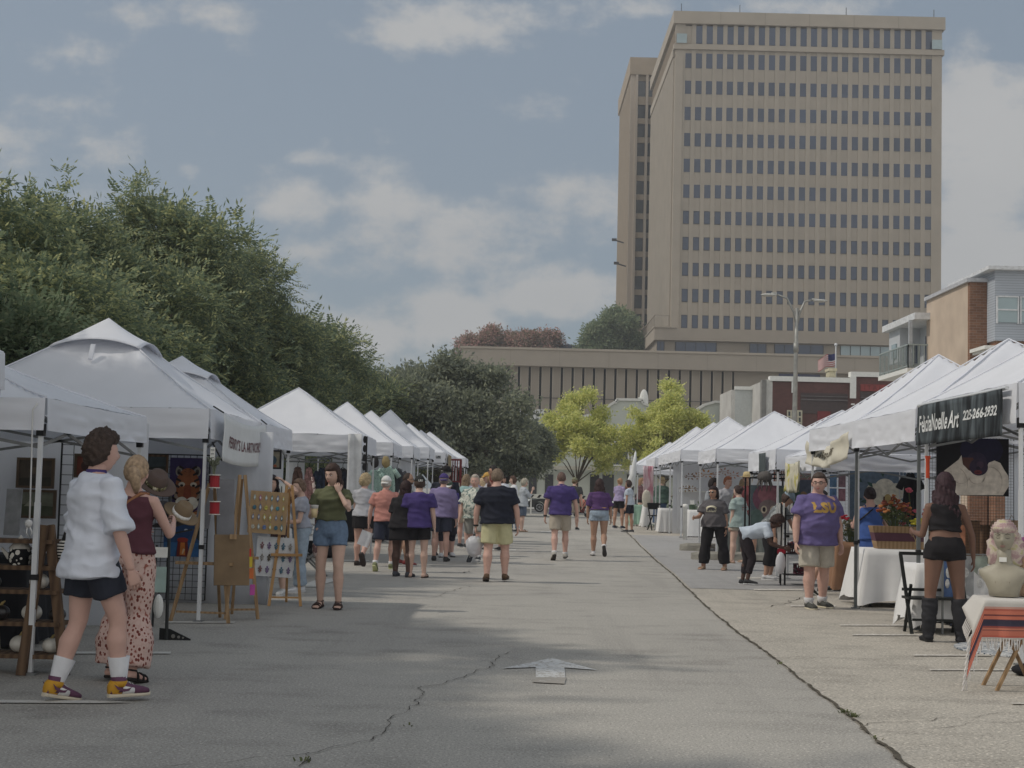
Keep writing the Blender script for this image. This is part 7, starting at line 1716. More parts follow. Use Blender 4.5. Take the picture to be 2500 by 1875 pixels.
# 21 woman with child on hip
f, h = HH(1510, 1290, 1163)
P21 = person('woman in a lilac tee with a blonde bun carrying a child on her hip', f, h, 38, 'tan', fem=True, g=1.05, top=('tee_shirt', C('soft_lilac', (158, 147, 181)), .5, -.02, .02), bottom=('shorts', blackc, .55), hair=('bun', (176, 140, 108)), shoe=('shoe', (62, 64, 76), (180, 180, 184)), arms={'R': ((.15, .25, -1), (-.2, 1, .0)), 'L': ((.15, .2, -1), (.1, .9, .1))}, seed=48, vox=.015, face=False)
c_ = P21['w'](P21['spine'](.10) + V((.21, .12, 0)))
person('small child in a pale blue shirt carried on the hip of the lilac tee woman', V((c_.x, c_.y, 0)), .92, 20, 'fair', top=('shirt', lblue, .4, -.06, .02), bottom=('shorts', lblue, .4), hair=('bob', (120, 90, 70)), shoe=('shoe', (110, 110, 120), (190, 190, 190)), legs=(((.5, .45, -1), (.0, -.2, -1), 0), ((.3, .6, -1), (.0, -.1, -1), 0)), arms={'L': ((.4, .6, -.3), (-.4, .6, .2)), 'R': ((.3, .4, -.8), (-.3, .6, .0))}, seed=49, vox=.016, face=False, child=True, lift=c_.z - .46)
f = V((at(1536, 1200, 44).x, 44, gz(44))); person('woman with dark hair in a pale blue top beside the child', f, at(1530, 1168, 44).z - gz(44), 300, 'tan', fem=True, top=('tee_shirt', lblue, .5, -.04, .02), bottom=('shorts', navy, .7), hair=('bob', (64, 48, 44)), seed=50, vox=.018)
# 22, 23 far right stall visitors
f, h = HH(1563, 1275, 1163)
person('woman with long light brown hair and dusty maroon shirt looking at her hands', f, h, 100, 'fair', fem=True, top=('shirt', C('dusty_maroon', (105, 77, 80)), 1.4, -.06, .03), bottom=('shorts', blackc, .4), hair=('long', (150, 118, 92), .36), shoe=('shoe', (206, 206, 206), (206, 206, 206)), legs='wide', arms={'L': ((.1, .4, -1), (-.1, 1, .25)), 'R': ((.1, .4, -1), (-.1, 1, .25))}, head=(0, -22), seed=52, vox=.016)
f, h = HH(1612, 1290, 1161)
P23 = person('woman in a straw hat, green shirt and long blue skirt with a teal bag', f, h, 20, 'fair', fem=True, g=1.22, top=('shirt', C('bottle_green', (79, 101, 92)), 1.3, -.10, .035), bottom=('skirt', C('blue_skirt', (71, 89, 116)), 1.75, .05), hair=('bob', (200, 180, 150)), extras=(('hat', M('straw', (190, 172, 130)), .15),), arms={'R': ((.2, .2, -1), (.2, .9, .0))}, seed=54, vox=.016, face=False)
w_ = P23['w'](P23['spine'](-.02) + V((-.26, 0, 0))); t = thing('tote_bag', 'bright teal tote bag hanging at the side of the straw hat woman', 'bag', w_); MB().ell((0, 0, 0), (.13, .06, .2), 16, 12, f=lambda d, p: p * (1 + .08 * noise.noise(d * 4))).build('bag_body', M('teal_bag', (64, 156, 170)), t, smooth=True); MB().tube([(-.05, 0, .15), (.0, 0, .55), (.06, 0, .15)], .01, 6).build('handle', M('teal_bag', (64, 156, 170)), t)
# 24 sunglasses woman
f, h = HH(1742, 1392, 1180)
def treeprint(t, spine, X, Yv, prof, s):
 m = MB(); r = random.Random(2)
 for k in range(16):
  a = k / 16 * PI; x = .11 * math.cos(a); z = .33 + .05 * math.sin(a); m.tube([spine(z) + X * x * s + Yv * (prof(z)[1] + .03) * s, spine(z - .03) + X * x * .75 * s + Yv * (prof(z)[1] + .034) * s], .010 * s, 5)
 for k in range(7): m.tube([spine(.30 - .012 * (k % 3)) + X * (-.10 + k * .033) * s + Yv * (prof(.3)[1] + .036) * s, spine(.25) + X * (-.085 + k * .03) * s + Yv * (prof(.26)[1] + .036) * s, spine(.262) + X * (-.07 + k * .03) * s + Yv * (prof(.26)[1] + .036) * s], .006 * s, 5)
 return m.build('shirt_print', M('cream_print', (206, 200, 176)), t), 1
person('woman in sunglasses, a grey tee with pale tree print and black trousers facing the camera', f, h, 205, 'tan', fem=True, g=1.36, belly=.03, top=('tee_shirt', charc, .72, -.05, .032), bottom=('pants', blackc, 1.86, (.095, .085)), hair=('long', (44, 32, 34), .22), shoe=('sandal', (150, 132, 112), (120, 100, 84)), legs='wide', arms={'R': ((.35, .35, -1), (.1, .9, -.1)), 'L': ((.25, .0, -1), (.08, .15, -1))}, extras=(('glasses', 'sun'), ('print', treeprint), ('watch', 'L')), head=(-18, 4), seed=56, vox=.013)
# 25 woman in teal tee behind
f, h = HH(1800, 1375, 1178)
def redprint(t, spine, X, Yv, prof, s):
 m = MB()
 for k in range(3): m.box(spine(.33 - k * .05) - Yv * (prof(.3)[1] + .024) * s + X * .02, (.17 * s, .01, .022 * s))
 return m.build('shirt_print', M('red_print', (176, 96, 100)), t), -1
person('woman in pale teal tee with red print and dark bun, behind the sunglasses woman', f, h, 318, 'fair', fem=True, g=1.22, top=('tee_shirt', teal, .65, -.16, .035), bottom=('shorts', khaki, .5), hair=('afro_bun', (60, 44, 42)), shoe=('sandal', (170, 150, 130), (150, 128, 108)), legs='wide', extras=(('print', redprint),), head=(10, 0), seed=58, vox=.014)
# vendors in the right booths
for (lab, x, yt, Y, yw, kw) in (('vendor with dark curly hair inside the leaf decor booth', 1736, 1163, 34.6, 120, dict(sk='brown', hair=('curly', (40, 32, 32)), top=('tee_shirt', C('grey_blue', (151, 156, 162)), .6, -.06, .02))),
        ('red haired woman looking right inside the leaf decor booth', 1774, 1157, 34.2, 150, dict(sk='pink', fem=True, hair=('short', (150, 92, 66)), top=('tee_shirt', lgrey, .6, -.06, .02))),
        ('woman with short grey blonde hair beside the bamboo basket', 1812, 1163, 33.6, 20, dict(sk='fair', fem=True, hair=('short', (140, 120, 96)), top=('tee_shirt', C('moss', (120, 121, 102)), .6, -.06, .02))),
        ('person in a straw hat and red mask at the back of the dark strip tent', 1828, 1146, 32.0, 200, dict(sk='tan', hair=('short', (100, 84, 70)), top=('tee_shirt', C('dark_red', (107, 56, 59)), .6, -.06, .02), extras=(('hat', M('straw', (190, 172, 130)), .14),)))):
 f = V((at(x, 1200, Y).x, Y, gz(Y))); person(lab, f, at(x, yt, Y).z - gz(Y), yw, bottom=('shorts', navy, .8), seed=int(x), vox=.018, **kw)
# 27 bending woman with cap
f, h = HH(1878, 1416, 1190)
person('woman in a grey camouflage tee and pale denim cap bending over the boy', f, 1.66, 112, 'tan', fem=True, g=1.22, top=('tee_shirt', MP('grey_camo', 'noise', [(0, (96, 100, 102)), (.45, (112, 116, 118)), (.52, (150, 154, 154)), (1, (110, 112, 114))], 6), .62, -.06, .03), bottom=('pants', blackc, 1.55, (.08, .075)), hair=('bob', (70, 54, 48)), shoe=('shoe', (196, 196, 198), (206, 206, 206)), lean=(0, .62, 1), legs=(((.10, .10, -1), (.05, -.16, -1), 0), ((.12, .12, -1), (.05, -.16, -1), 0)), head=(0, -30), arms={'L': ((.2, .5, -1), (0, .5, -1)), 'R': ((.45, -.3, -1), (.0, .1, -1))}, extras=(('cap', M('denim_cap', (140, 158, 172)), 1),), seed=60, vox=.014)
# 28 bending boy
f, h = HH(1822, 1428, 1290)
person('boy in pale blue tee and black trousers bending down beside the rack', f, 1.52, 96, 'dark', g=.96, top=('tee_shirt', lblue, .55, -.06, .03), bottom=('pants', C('boy_black', (45, 39, 43)), 1.68, (.07, .06)), hair=('curly', (56, 40, 36)), shoe=('shoe', (52, 52, 54), (206, 206, 206)), lean=(0, 1, .34), legs=(((.05, .10, -1), (.03, -.18, -1), 0), ((.08, .34, -1), (.03, -.22, -1), 0)), head=(0, -42), arms={'L': ((.1, .25, -1), (-.05, 1, -.30)), 'R': ((.1, .3, -1), (-.05, 1, -.28))}, seed=62, vox=.013, off=(0, 0))
# 29 LSU man
f, h = HH(1994, 1486, 1143)
def lsu(t, spine, X, Yv, prof, s):
 ry = prof(.34)[1] + prof(.34)[2] + .036
 o = text('LSU', .165 * s, M('gold_print', (188, 152, 84)), t, name='shirt_lettering', bold=.010, ext=.0, space=1.1)
 c = spine(.325); o.rotation_euler = (0, 0, 0); bmx = bmesh.new(); bmx.from_mesh(o.data); bmesh.ops.subdivide_edges(bmx, edges=bmx.edges[:], cuts=1); bmx.to_mesh(o.data); bmx.free()
 for v in o.data.vertices: v.co = V((-v.co.x * 1.12 + c.x, 0, v.co.y + c.z))
 return o, 1
person('big man in purple LSU tee and khaki shorts standing before the right tents', f, h, 162, 'pink', g=1.34, belly=.08, chest=1.04, top=('tee_shirt', C('faded_purple', (104, 94, 140)), .66, -.13, .036), bottom=('shorts', C('stone', (186, 180, 168)), .92), hair=('short', (76, 64, 58)), shoe=('shoe', (70, 70, 66), (206, 198, 176)), sock=.16, legs='stand', extras=(('glasses', 'clear'), ('print', lsu)), head=(-34, 2), arms={'L': ((.30, -.02, -1), (.08, .12, -1)), 'R': ((.30, .02, -1), (.10, .18, -1))}, seed=64, vox=.012)
f = G(1995, 1453) ; person('person hidden behind the LSU man, dark trainers showing', f, 1.56, 70, 'tan', g=1.0, top=('tee_shirt', blackc, .6, -.05, .02), bottom=('shorts', blackc, .9), hair=('short', (40, 36, 36)), shoe=('shoe', (52, 52, 50), (206, 206, 200)), legs='walk', seed=65, vox=.016, face=False)
# 31 blue dress woman
f, h = HH(2124, 1458, 1180)
person('woman in a royal blue sundress with a black bag strap, seen from behind', f, h, 6, 'pink', fem=True, g=1.2, top=('tank', blue, 0, -.05, .014), bottom=('skirt', blue, .80, .05), hair=('bun', (48, 40, 42)), shoe=('flip', (40, 36, 36), (40, 36, 36)), extras=(('strap', 1, black_plastic),), arms={'R': ((.3, .35, -.9), (-.1, 1, .2)), 'L': ((.25, .3, -1), (0, .8, .1))}, seed=66, vox=.014, face=False)
# 32 woman with boots
f, h = HH(2305, 1568, 1141)
person('woman with long dark wavy hair, black cropped top, black shorts and knee high boots', f, h, 8, 'brown', fem=True, g=1.04, top=('tank', blackc, 0, .18, .010), bottom=('shorts', blackc, .22), hair=('long', (62, 44, 50), .62, 1.4, .135), shoe=('boot', (40, 40, 44), (34, 34, 34)), legs=(((.10, .02, -1), (.05, -.03, -1), 0),) * 2, arms={'L': ((.2, .1, -1), (.25, 1, .1)), 'R': ((.38, .15, -1), (.12, .3, -1), dict(curl=.4))}, seed=68, vox=.012, face=False)
# child in stroller at the far end
f = G(1418, 1262); t = thing('stroller', 'red folding stroller with a salmon shade far down the aisle', 'stroller', f)
MB().ell((0, 0, .75), (.28, .25, .26), 16, 10).build('hood', M('salmon_shade', (214, 138, 120)), t, smooth=True); MB().box((-.05, 0, .42), (.5, .4, .28), Euler((0, .3, 0)).to_matrix()).build('seat', M('stroller_red', (120, 52, 48)), t)
m = MB()
for sy in (-1, 1): m.bar((-.3, sy * .22, .05), (.25, sy * .22, .9), .03).bar((.3, sy * .22, .05), (-.1, sy * .22, .6), .03)
m.build('frame', dark_steel, t)
for sx in (-1, 1):
 for sy in (-1, 1): MB().loft([((sx * .3, sy * .24, .1), V((.1, 0, 0)), V((0, 0, .1))), ((sx * .3, sy * .28, .1), V((.1, 0, 0)), V((0, 0, .1)))], 14).build('wheel', black_plastic, t)
bake_queue()
# ================================================================ MORE STALL GOODS
def garment(name, label, p, w, L, mat, kind='dress', rz=0, group=None, cat='garment'):
 t = thing(name, label, cat, p, rz, group); sd = p[0] * 3 + p[1]
 def fn(u, v):
  wd = w * (.55 + .10 * math.sin(v * 3) + (.45 if kind == 'dress' else .25) * v) if v > .18 else w * (.35 + 1.9 * v)
  x = (u - .5) * wd; return (x, -.03 - .02 * math.sin(u * 16 + sd) * v - .015 * noise.noise(V((u * 4, v * 3, sd))), -.05 - L * v - .02 * noise.noise(V((u * 5, 1, sd))))
 MB().grid(fn, 22, 12).build('cloth', mat, t, smooth=True, sol=.03)
 if kind != 'dress':
  for s in (-1, 1): MB().tube([(s * w * .33, -.03, -.12), (s * w * .62, -.03, -.30)], [.05, .06], 8).build('sleeve', mat, t, smooth=True)
 MB().tube([(-w * .3, -.03, -.09), (0, -.03, -.03), (w * .3, -.03, -.09)], .006, 5).tube([(0, -.03, -.03), (0, -.03, .03), (.03, -.03, .06), (.03, -.03, .09), (-.01, -.03, .10)], .005, 5).build('hanger', black_plastic, t)
 return t
yy = 28.6
rail = thing('garment_rail', 'steel garment rail under the tent with hanging dresses', 'garment rail', (at(770, 1130, yy).x, yy, 0)); zr_ = at(770, 1128, yy).z
MB().bar((-.85, 0, zr_), (1.0, 0, zr_), .03).bar((-.85, 0, 0), (-.85, 0, zr_), .03).bar((1.0, 0, 0), (1.0, 0, zr_), .03).bar((-.85, -.2, .03), (-.85, .2, .03), .03).bar((1, -.2, .03), (1, .2, .03), .03).build('rail', grey_steel, rail)
for i, (x, w, L, c, kd, lab) in enumerate(((728, .26, .78, (112, 88, 80), 'dress', 'brown patterned dress on the rail, leftmost'), (756, .22, .75, (180, 140, 136), 'dress', 'dusty pink lace dress on the rail, next to the navy one'), (790, .30, .5, (56, 64, 82), 'top', 'navy jacket hanging on the rail'), (860, .34, .55, (52, 56, 66), 'top', 'dark slate tee on the rail beside the white curtain'), (838, .3, .6, (60, 58, 60), 'top', 'black top hanging behind the olive top woman'))):
 p = at(x, 1128, yy); garment('garment', lab, (p.x, yy, zr_ - .06), w, L, MP('garment_%d' % i, 'noise', [(0, tuple(int(q * .8) for q in c)), (.5, c), (1, tuple(min(255, int(q * 1.2)) for q in c))], 14), kd, group='garments on the dress tent rail')
yy = 33.0
for i, (x, yt, w, L, c, lab) in enumerate(((914, 1142, .42, .62, (146, 172, 164), 'teal knitted top with a scalloped pattern, left of the tent leg'), (946, 1132, .42, .66, (154, 178, 170), 'teal knitted top with a scalloped pattern, right of the tent leg'), (968, 1138, .44, .6, (58, 60, 66), 'dark tee hanging right of the teal tops'))):
 p = at(x, yt, yy); garment('garment', lab, (p.x, yy + i * .12, p.z), w, L, MP('knit_%d' % i, 'voronoi', [(0, tuple(int(q * .6) for q in c)), (.25, c), (1, tuple(min(255, int(q * 1.15)) for q in c))], 26, bump=.3), 'top', group='knitted tops of the fifth tent')
for k, (x, c) in enumerate(((915, (46, 44, 46)), (942, (150, 134, 96)))):
 p = at(x, 1128, 32.6); t = thing('mannequin_neck', ['black', 'yellow'][k] + ' scarf display above the teal knitted tops', 'display', p); MB().ell((0, 0, 0), (.09, .07, .13), 14, 10, f=lambda d, p: p * (1 + .2 * noise.noise(d * 3))).build('scarf', M('scarf_%d' % k, c), t, smooth=True)
# cooler on a folding stand
f = gnd(752, 1408); t = thing('folding_stand', 'folding metal stand under the white cooler', 'stand', (f.x, f.y, 0)); m = MB()
for sy in (-.15, .15): m.bar((-.28, sy, 0), (.28, sy, .55), .03).bar((.28, sy, 0), (-.28, sy, .55), .03)
m.bar((-.28, -.15, .55), (-.28, .15, .55), .03).bar((.28, -.15, .55), (.28, .15, .55), .03); m.build('frame', grey_steel, t)
t = thing('cooler', 'white cooler with three lines of small script lettering', 'cooler', (f.x - .02, f.y, .57)); MB().bx(-.27, .27, -.18, .18, 0, .34).build('tub', M('cooler_white', (218, 220, 222), rough=.4), t); MB().bx(-.29, .29, -.2, .2, .342, .39).build('lid', M('cooler_white', (218, 220, 222)), t)
for k in range(3): text('Refreshments', .07, M('ink_dark', (60, 60, 64)), t, shear=.2, loc=(.03, -.185, .25 - k * .08))
t = thing('floor_bag', 'dark bag and white shoes on the ground behind the olive top woman', 'bag', gnd(790, 1362)); MB().ell((0, 0, .12), (.3, .16, .13), 16, 8).build('bag_body', black_cloth, t, smooth=True)
for i, (x, y, Y, w, lab) in enumerate(((870, 1340, 30, 1.2, 'dark cloth table under the dress tent'), (960, 1320, 35.5, 1.6, 'black table in the fifth left tent'), (1010, 1290, 43, 1.6, 'black table in the far left tents'))):
 table(at(x, y, Y).x - 1.1, Y, w, .6, .75, lab, black_cloth, .7, seed=i + 10)
w_ = thing('rocking_chair', 'dark red wooden chair back hanging in a far left tent', 'chair', (at(1108, 1150, 50).x, 50, at(1108, 1150, 50).z)); m = MB(); cr_ = M('barn_red', (108, 44, 48))
for k in range(6): m.bar((-.2 + k * .08, 0, -.35), (-.2 + k * .08, 0, .35), .03)
m.build('slat', cr_, w_); MB().bar((-.24, 0, .38), (.24, 0, .38), .06).bar((-.24, 0, -.36), (.24, 0, -.36), .06).bar((-.24, 0, -.5), (-.24, 0, .4), .05).bar((.24, 0, -.5), (.24, 0, .4), .05).build('frame', cr_, w_)
# ---------- right: nearest tent
W1 = 16.35; A = at(2287, 1208, W1); B_ = at(2463, 1072, W1); w = B_.x - A.x; h = B_.z - A.z
gridpanel('grid_panel', 'fine black wire grid panel carrying the white sweater painting', ((at(2272, 1050, W1).x + at(2478, 1050, W1).x) / 2, W1 + .04, .5), at(2478, 1050, W1).x - at(2272, 1050, W1).x, at(2400, 1046, W1).z - .5, .032, r=.0012)
SW = [('e', .62, .80, .30, .28, (26, 24, 48)), ('e', .55, .60, .14, .16, (44, 36, 58)), ('p', [(.33, .66), (.36, .5), (.47, .42), (.56, .5), (.5, .66)], (78, 50, 46)),
      ('p', [(.06, .30), (.10, .42), (.20, .52), (.30, .62), (.34, .70), (.36, .54), (.44, .44), (.52, .40), (.60, .36), (.66, .42), (.72, .58), (.80, .62), (.88, .58), (.94, .45), (.99, .36), (1, .18), (.92, .02), (.0, .0)], (196, 188, 178)),
      ('e', .58, .50, .13, .15, (48, 38, 58)), ('e', .60, .54, .05, .06, (64, 48, 66)), ('e', .57, .41, .055, .038, (96, 40, 48)), ('p', [(.51, .40), (.57, .415), (.63, .42), (.57, .40)], (50, 24, 34)), ('e', .57, .48, .03, .03, (34, 26, 44))]
for (cx, cy, rx, ry, a0, a1) in ((.33, .42, .14, .22, 180, 330), (.55, .32, .11, .12, 190, 360), (.74, .25, .16, .25, -60, 100), (.22, .2, .2, .3, -20, 60)):
 pts = [(cx + rx * math.cos(R(a0 + (a1 - a0) * k / 14)), cy + ry * math.sin(R(a0 + (a1 - a0) * k / 14))) for k in range(15)]
 SW.append(('p', pts + [(a + .006, b + .008) for a, b in pts[::-1]], (158, 148, 140)))
picture('painting', 'painting of a dark figure in a white sweater on a black ground', ((A.x + B_.x) / 2, W1, A.z), w, h, (16, 14, 20), SW, thick=.03)
t = gridpanel('grid_panel', 'black wire grid panel at the right edge behind the tent post', (4.62, 13.35, .4), .8, 1.6, .035, rz=0, r=.0016); t.location.x = 5.0
t = thing('orange_strap', 'orange strap hanging on the tent post', 'strap', at(2265, 1140, 16.0)); MB().loft([((0, 0, -.12), V((.02, 0, 0)), V((0, .008, 0))), ((0, 0, .06), V((.02, 0, 0)), V((0, .008, 0))), ((0, 0, .12), V((.032, 0, 0)), V((0, .012, 0)))], 10).build('strap', M('orange_web', (206, 84, 56)), t)
# tables behind
f1 = gnd(2185, 1485); tb1 = table(f1.x + .30, f1.y + .45, 1.35, .8, .76, 'table with a long white cloth before the second right tent', wcloth, .66, seed=6, flare=.12)
tz = .77
def planter():
 t = thing('wooden_planter', 'wooden slat planter with a maroon band on the white table', 'planter box', (f1.x + .18, f1.y + .32, tz)); 
 for k, (z0, z1, mt) in enumerate(((0, .10, wood), (.102, .21, M('maroon_board', (92, 60, 72), var=.15)), (.212, .30, wood))):
  a, b = .40 + .10 * z0, .40 + .10 * z1 
  m = MB(); m.loft([((0, 0, z0), V((a, 0, 0)), V((0, .12, 0))), ((0, 0, z1), V((a + .03, 0, 0)), V((0, .14, 0)))], 4, sq=1); 
  m = MB(); a0, a1 = .36 + z0 * .25, .36 + z1 * .25
  m.add([(-a0, -.12, z0), (a0, -.12, z0), (a0, .12, z0), (-a0, .12, z0), (-a1, -.13, z1), (a1, -.13, z1), (a1, .13, z1), (-a1, .13, z1)], [(3, 2, 1, 0), (4, 5, 6, 7), (0, 1, 5, 4), (1, 2, 6, 5), (2, 3, 7, 6), (3, 0, 4, 7)])
  m.build('slat', mt, t)
 MB().tube([(.1, -.14, .2), (.13, -.15, .12), (.16, -.14, .19), (.13, -.15, .1), (.15, -.16, .03)], .005, 5).build('twine', M('twine', (170, 150, 110)), t)
 return t
planter()
def bouquet(label, p, n, r, hgt, cols, blossom=.03, seed=1):
 t = thing('flower_arrangement', label, 'flowers', p); rr = random.Random(seed); gm = M('stem_green', (88, 100, 66)); st = MB(); fl = {c: MB() for c in cols}; lf = MB()
 for k in range(n):
  a = rr.random() * 6.28; q = rr.random() ** .6 * r; z = hgt * (1 - .5 * (q / r) ** 2) * rr.uniform(.7, 1.05); x, y = math.cos(a) * q, math.sin(a) * q * .6
  st.tube([(x * .3, y * .3, 0), (x, y, z)], .003, 4); c = rr.choice(cols)
  for j in range(7):
   b = j * .9; bs = blossom * rr.uniform(.7, 1.2); fl[c].ell((x + math.cos(b) * bs * .5, y + math.sin(b) * bs * .5, z + rr.uniform(-.3, .3) * bs), (bs * .5, bs * .5, bs * .3), 6, 4)
  for j in range(2): b = rr.random() * 6.28; zz = z * rr.uniform(.4, .8); lf.add([(x * .7, y * .7, zz), (x * .7 + .02 * math.cos(b), y * .7 + .02 * math.sin(b), zz + .02), (x * .7 + .06 * math.cos(b), y * .7 + .06 * math.sin(b), zz + .01), (x * .7 + .03 * math.cos(b), y * .7 + .03 * math.sin(b) , zz - .01)], [(0, 1, 2, 3)])
 st.build('stem', gm, t); lf.build('leaf', gm, t)
 for c, m in fl.items():
  if m.v: m.build('blossom', M('blossom_%d_%d_%d' % c, c, var=.3, vs=30), t)
 return t
bouquet('orange and rust flower spray above the wooden planter', (f1.x + .08, f1.y + .34, tz + .28), 60, .24, .42, [(160, 92, 60), (140, 74, 56), (176, 118, 70)], .035, 3)
bouquet('yellow blossoms at the right of the rust flower spray', (f1.x + .38, f1.y + .28, tz + .28), 14, .10, .14, [(206, 196, 70)], .045, 4)
bouquet('pink and red blossoms standing behind the rust spray', (f1.x + .42, f1.y + .60, tz + .02), 12, .30, .78, [(196, 92, 110), (160, 44, 50)], .05, 5)
t = thing('white_pitcher', 'white cup and jar on the white table', 'cup', (f1.x + .62, f1.y + .1, tz)); MB().lathe([(.001, 0), (.05, 0), (.045, .1), (.055, .16), (.05, .17), (.001, .165)], n=14).build('cup', glaze, t, smooth=True)
# magnolia backdrop and side panels
Y3 = 24.4; A = at(2070, 1300, Y3); B_ = at(2250, 1135, Y3)
mg = [('e', .45, .55, .16, .13, (206, 204, 188)), ('e', .62, .50, .15, .12, (206, 204, 188)), ('e', .5, .72, .14, .11, (212, 208, 194)), ('e', .66, .68, .12, .10, (200, 198, 184)), ('e', .35, .68, .11, .09, (200, 196, 182)), ('e', .54, .60, .05, .05, (170, 150, 100)), ('p', [(.44, .0), (.47, .0), (.50, .62), (.48, .62)], (72, 44, 40)), ('p', [(.60, .0), (.63, .0), (.60, .62), (.58, .62)], (72, 44, 40))]
for k in range(16):
 a = k * .8; r_ = .25 + .08 * (k % 3); cx, cy = .52 + r_ * math.cos(a), .6 + r_ * .75 * math.sin(a); mg.append(('p', [(cx, cy), (cx + .05 * math.cos(a + .5), cy + .05 * math.sin(a + .5)), (cx + .11 * math.cos(a), cy + .09 * math.sin(a)), (cx + .05 * math.cos(a - .5), cy + .05 * math.sin(a - .5))], (60, 86, 80)))
picture('painted_backdrop', 'blue cloth backdrop painted with cream magnolias and dark leaves', ((A.x + B_.x) / 2, Y3, .6), B_.x - A.x, B_.z - .6, (98, 116, 134), mg, thick=.01, cat='backdrop')
for k, x in enumerate((2047, 2222)):
 gridpanel('grid_panel', ['white wire grid rack with hanging goods right of the LSU man', 'white wire grid rack beside the boots woman'][k], (at(x, 1200, 23.8).x, 23.8, .5), .34, 1.55, .06, r=.003, mat=white_steel)
t = thing('hanging_goods', 'blue and pink cards hanging on the white wire rack', 'goods', (at(2045, 1180, 23.7).x, 23.7, 1.6)); 
for k, c in enumerate(((92, 122, 160), (150, 112, 124), (96, 126, 158), (134, 110, 120))): MB().bx(-.13 + .14 * (k % 2), -.02 + .14 * (k % 2), -.03, -.01, -.02 + .22 * (k // 2) - .2, .18 + .22 * (k // 2) - .2).build('card', M('goods_%d' % k, c, var=.3, vs=20), t)
t = garment('garment', 'dark clothes hanging at the white rack by the boots woman', (at(2222, 1170, 23.6).x, 23.6, 1.9), .3, .8, black_cloth, 'top')
brown_cl = M('brown_linen', (150, 116, 92), rough=.95, var=.08)
f2 = gnd(2070, 1445); table(f2.x + .30, f2.y + .5, .9, .8, .74, 'table under a brown linen cloth left of the white table', brown_cl, .68, seed=12, flare=.07)
bouquet('tangle of dried grey green plants on the brown linen table', (f2.x + .12, f2.y + .35, .75), 60, .24, .34, [(112, 110, 92), (96, 100, 84), (132, 122, 100)], .03, 8)
bouquet('red rose standing by the tent leg', (f2.x + .0, f2.y + .2, 1.05), 3, .05, .12, [(170, 38, 54)], .05, 9)
# crates, bags and easel boards behind the boots woman
kraft = M('kraft_paper', (150, 128, 106), var=.1); box_w = M('box_wood', (112, 86, 66), var=.15, vs=12)
t2_ = table(5.75, 17.2, 1.3, .6, .74, 'dark table behind the sweater painting', M('navy_table_cloth', (50, 56, 74)), .7, seed=15)
for k, (x, y0, y1, Y, w, mt, lab) in enumerate(((2365, 1270, 1322, 16.7, .22, box_w, 'tall brown wooden box behind the boots woman'), (2405, 1282, 1325, 16.9, .10, box_w, 'narrow brown wooden box right of the tall one'), (2432, 1272, 1300, 16.8, .13, kraft, 'kraft paper bag on the dark table'), (2470, 1270, 1302, 16.8, .14, kraft, 'second kraft paper bag at the right of the dark table'), (2335, 1278, 1310, 16.4, .16, M('orange_print', (176, 120, 92), var=.4, vs=12), 'orange landscape print standing on the dark table'))):
 p = at(x, y1, Y); z1 = at(x, y0, Y).z; t = thing('box' if mt is box_w else 'paper_bag' if mt is kraft else 'print', lab, 'box' if mt is box_w else 'bag' if mt is kraft else 'print', (p.x, Y, .745)); H_ = z1 - .745
 if mt is kraft: MB().loft([((0, 0, 0), V((w / 2, 0, 0)), V((0, .05, 0))), ((0, 0, H_ * .9), V((w / 2 * 1.08, 0, 0)), V((0, .03, 0))), ((0.01, 0, H_), V((w / 2 * 1.02, 0, 0)), V((0, .02, 0)))], 8, sq=.5).build('bag_body', mt, t); MB().tube([(-.03, 0, H_), (0, 0, H_ + .06), (.03, 0, H_)], .004, 5).build('handle', mt, t)
 else: MB().bx(-w / 2, w / 2, -.06, .06, 0, H_ - .015).build('case', mt, t); MB().bx(-w / 2 - .01, w / 2 + .01, -.07, .07, H_ - .015 + .001, H_).build('lid', wood_dark, t)
t = thing('jar', 'brown ribbed glass jar beside the mannequin head', 'jar', (at(2392, 1340, 17.2).x, 17.2, .745)); MB().lathe([(.001, 0), (.06, 0), (.07, .03), (.07, .15), (.05, .18), (.05, .20), (.06, .21), (.06, .24), (.001, .24)], n=18).build('glass', M('brown_glass', (120, 92, 74), rough=.3), t, smooth=True)
# print rack with clear sleeves
t = thing('print_rack', 'clear rack of sleeved art prints behind the black chair', 'print rack', (at(2358, 1450, 16.0).x, 16.0, 0))
MB().bar((-.25, 0, 0), (-.25, 0, .86), .02).bar((.28, 0, 0), (.28, 0, .86), .02).bar((-.25, .3, 0), (-.25, .3, .86), .02).bar((.28, .3, 0), (.28, .3, .86), .02).bar((-.25, 0, .38), (.28, 0, .38), .02).bar((-.25, 0, .86), (.28, 0, .86), .015).build('frame', grey_steel, t)
for k, (x, w, c) in enumerate(((-.18, .12, (84, 112, 160)), (.0, .22, (170, 172, 174)), (.2, .15, (160, 170, 160)))):
 pr = MB().bx(x - w / 2, x + w / 2, .03 + k * .05, .04 + k * .05, .40, .84).build('print', M('print_%d' % k, c, rough=.2, var=.35, vs=9), t)
 MB().ell((x, .02 + k * .05, .66), (w * .25, .004, .06), 10, 6).ell((x - w * .1, .02 + k * .05, .54), (w * .2, .004, .05), 10, 6).build('printed_figure', M('print_grey', (206, 206, 204), var=.3, vs=30), pr)
t = table(at(2345, 1500, 15.6).x + .25, 16.4, 1.1, .5, .73, 'low table under a white sheet behind the print rack', wcloth, .6, seed=22, flare=.08)
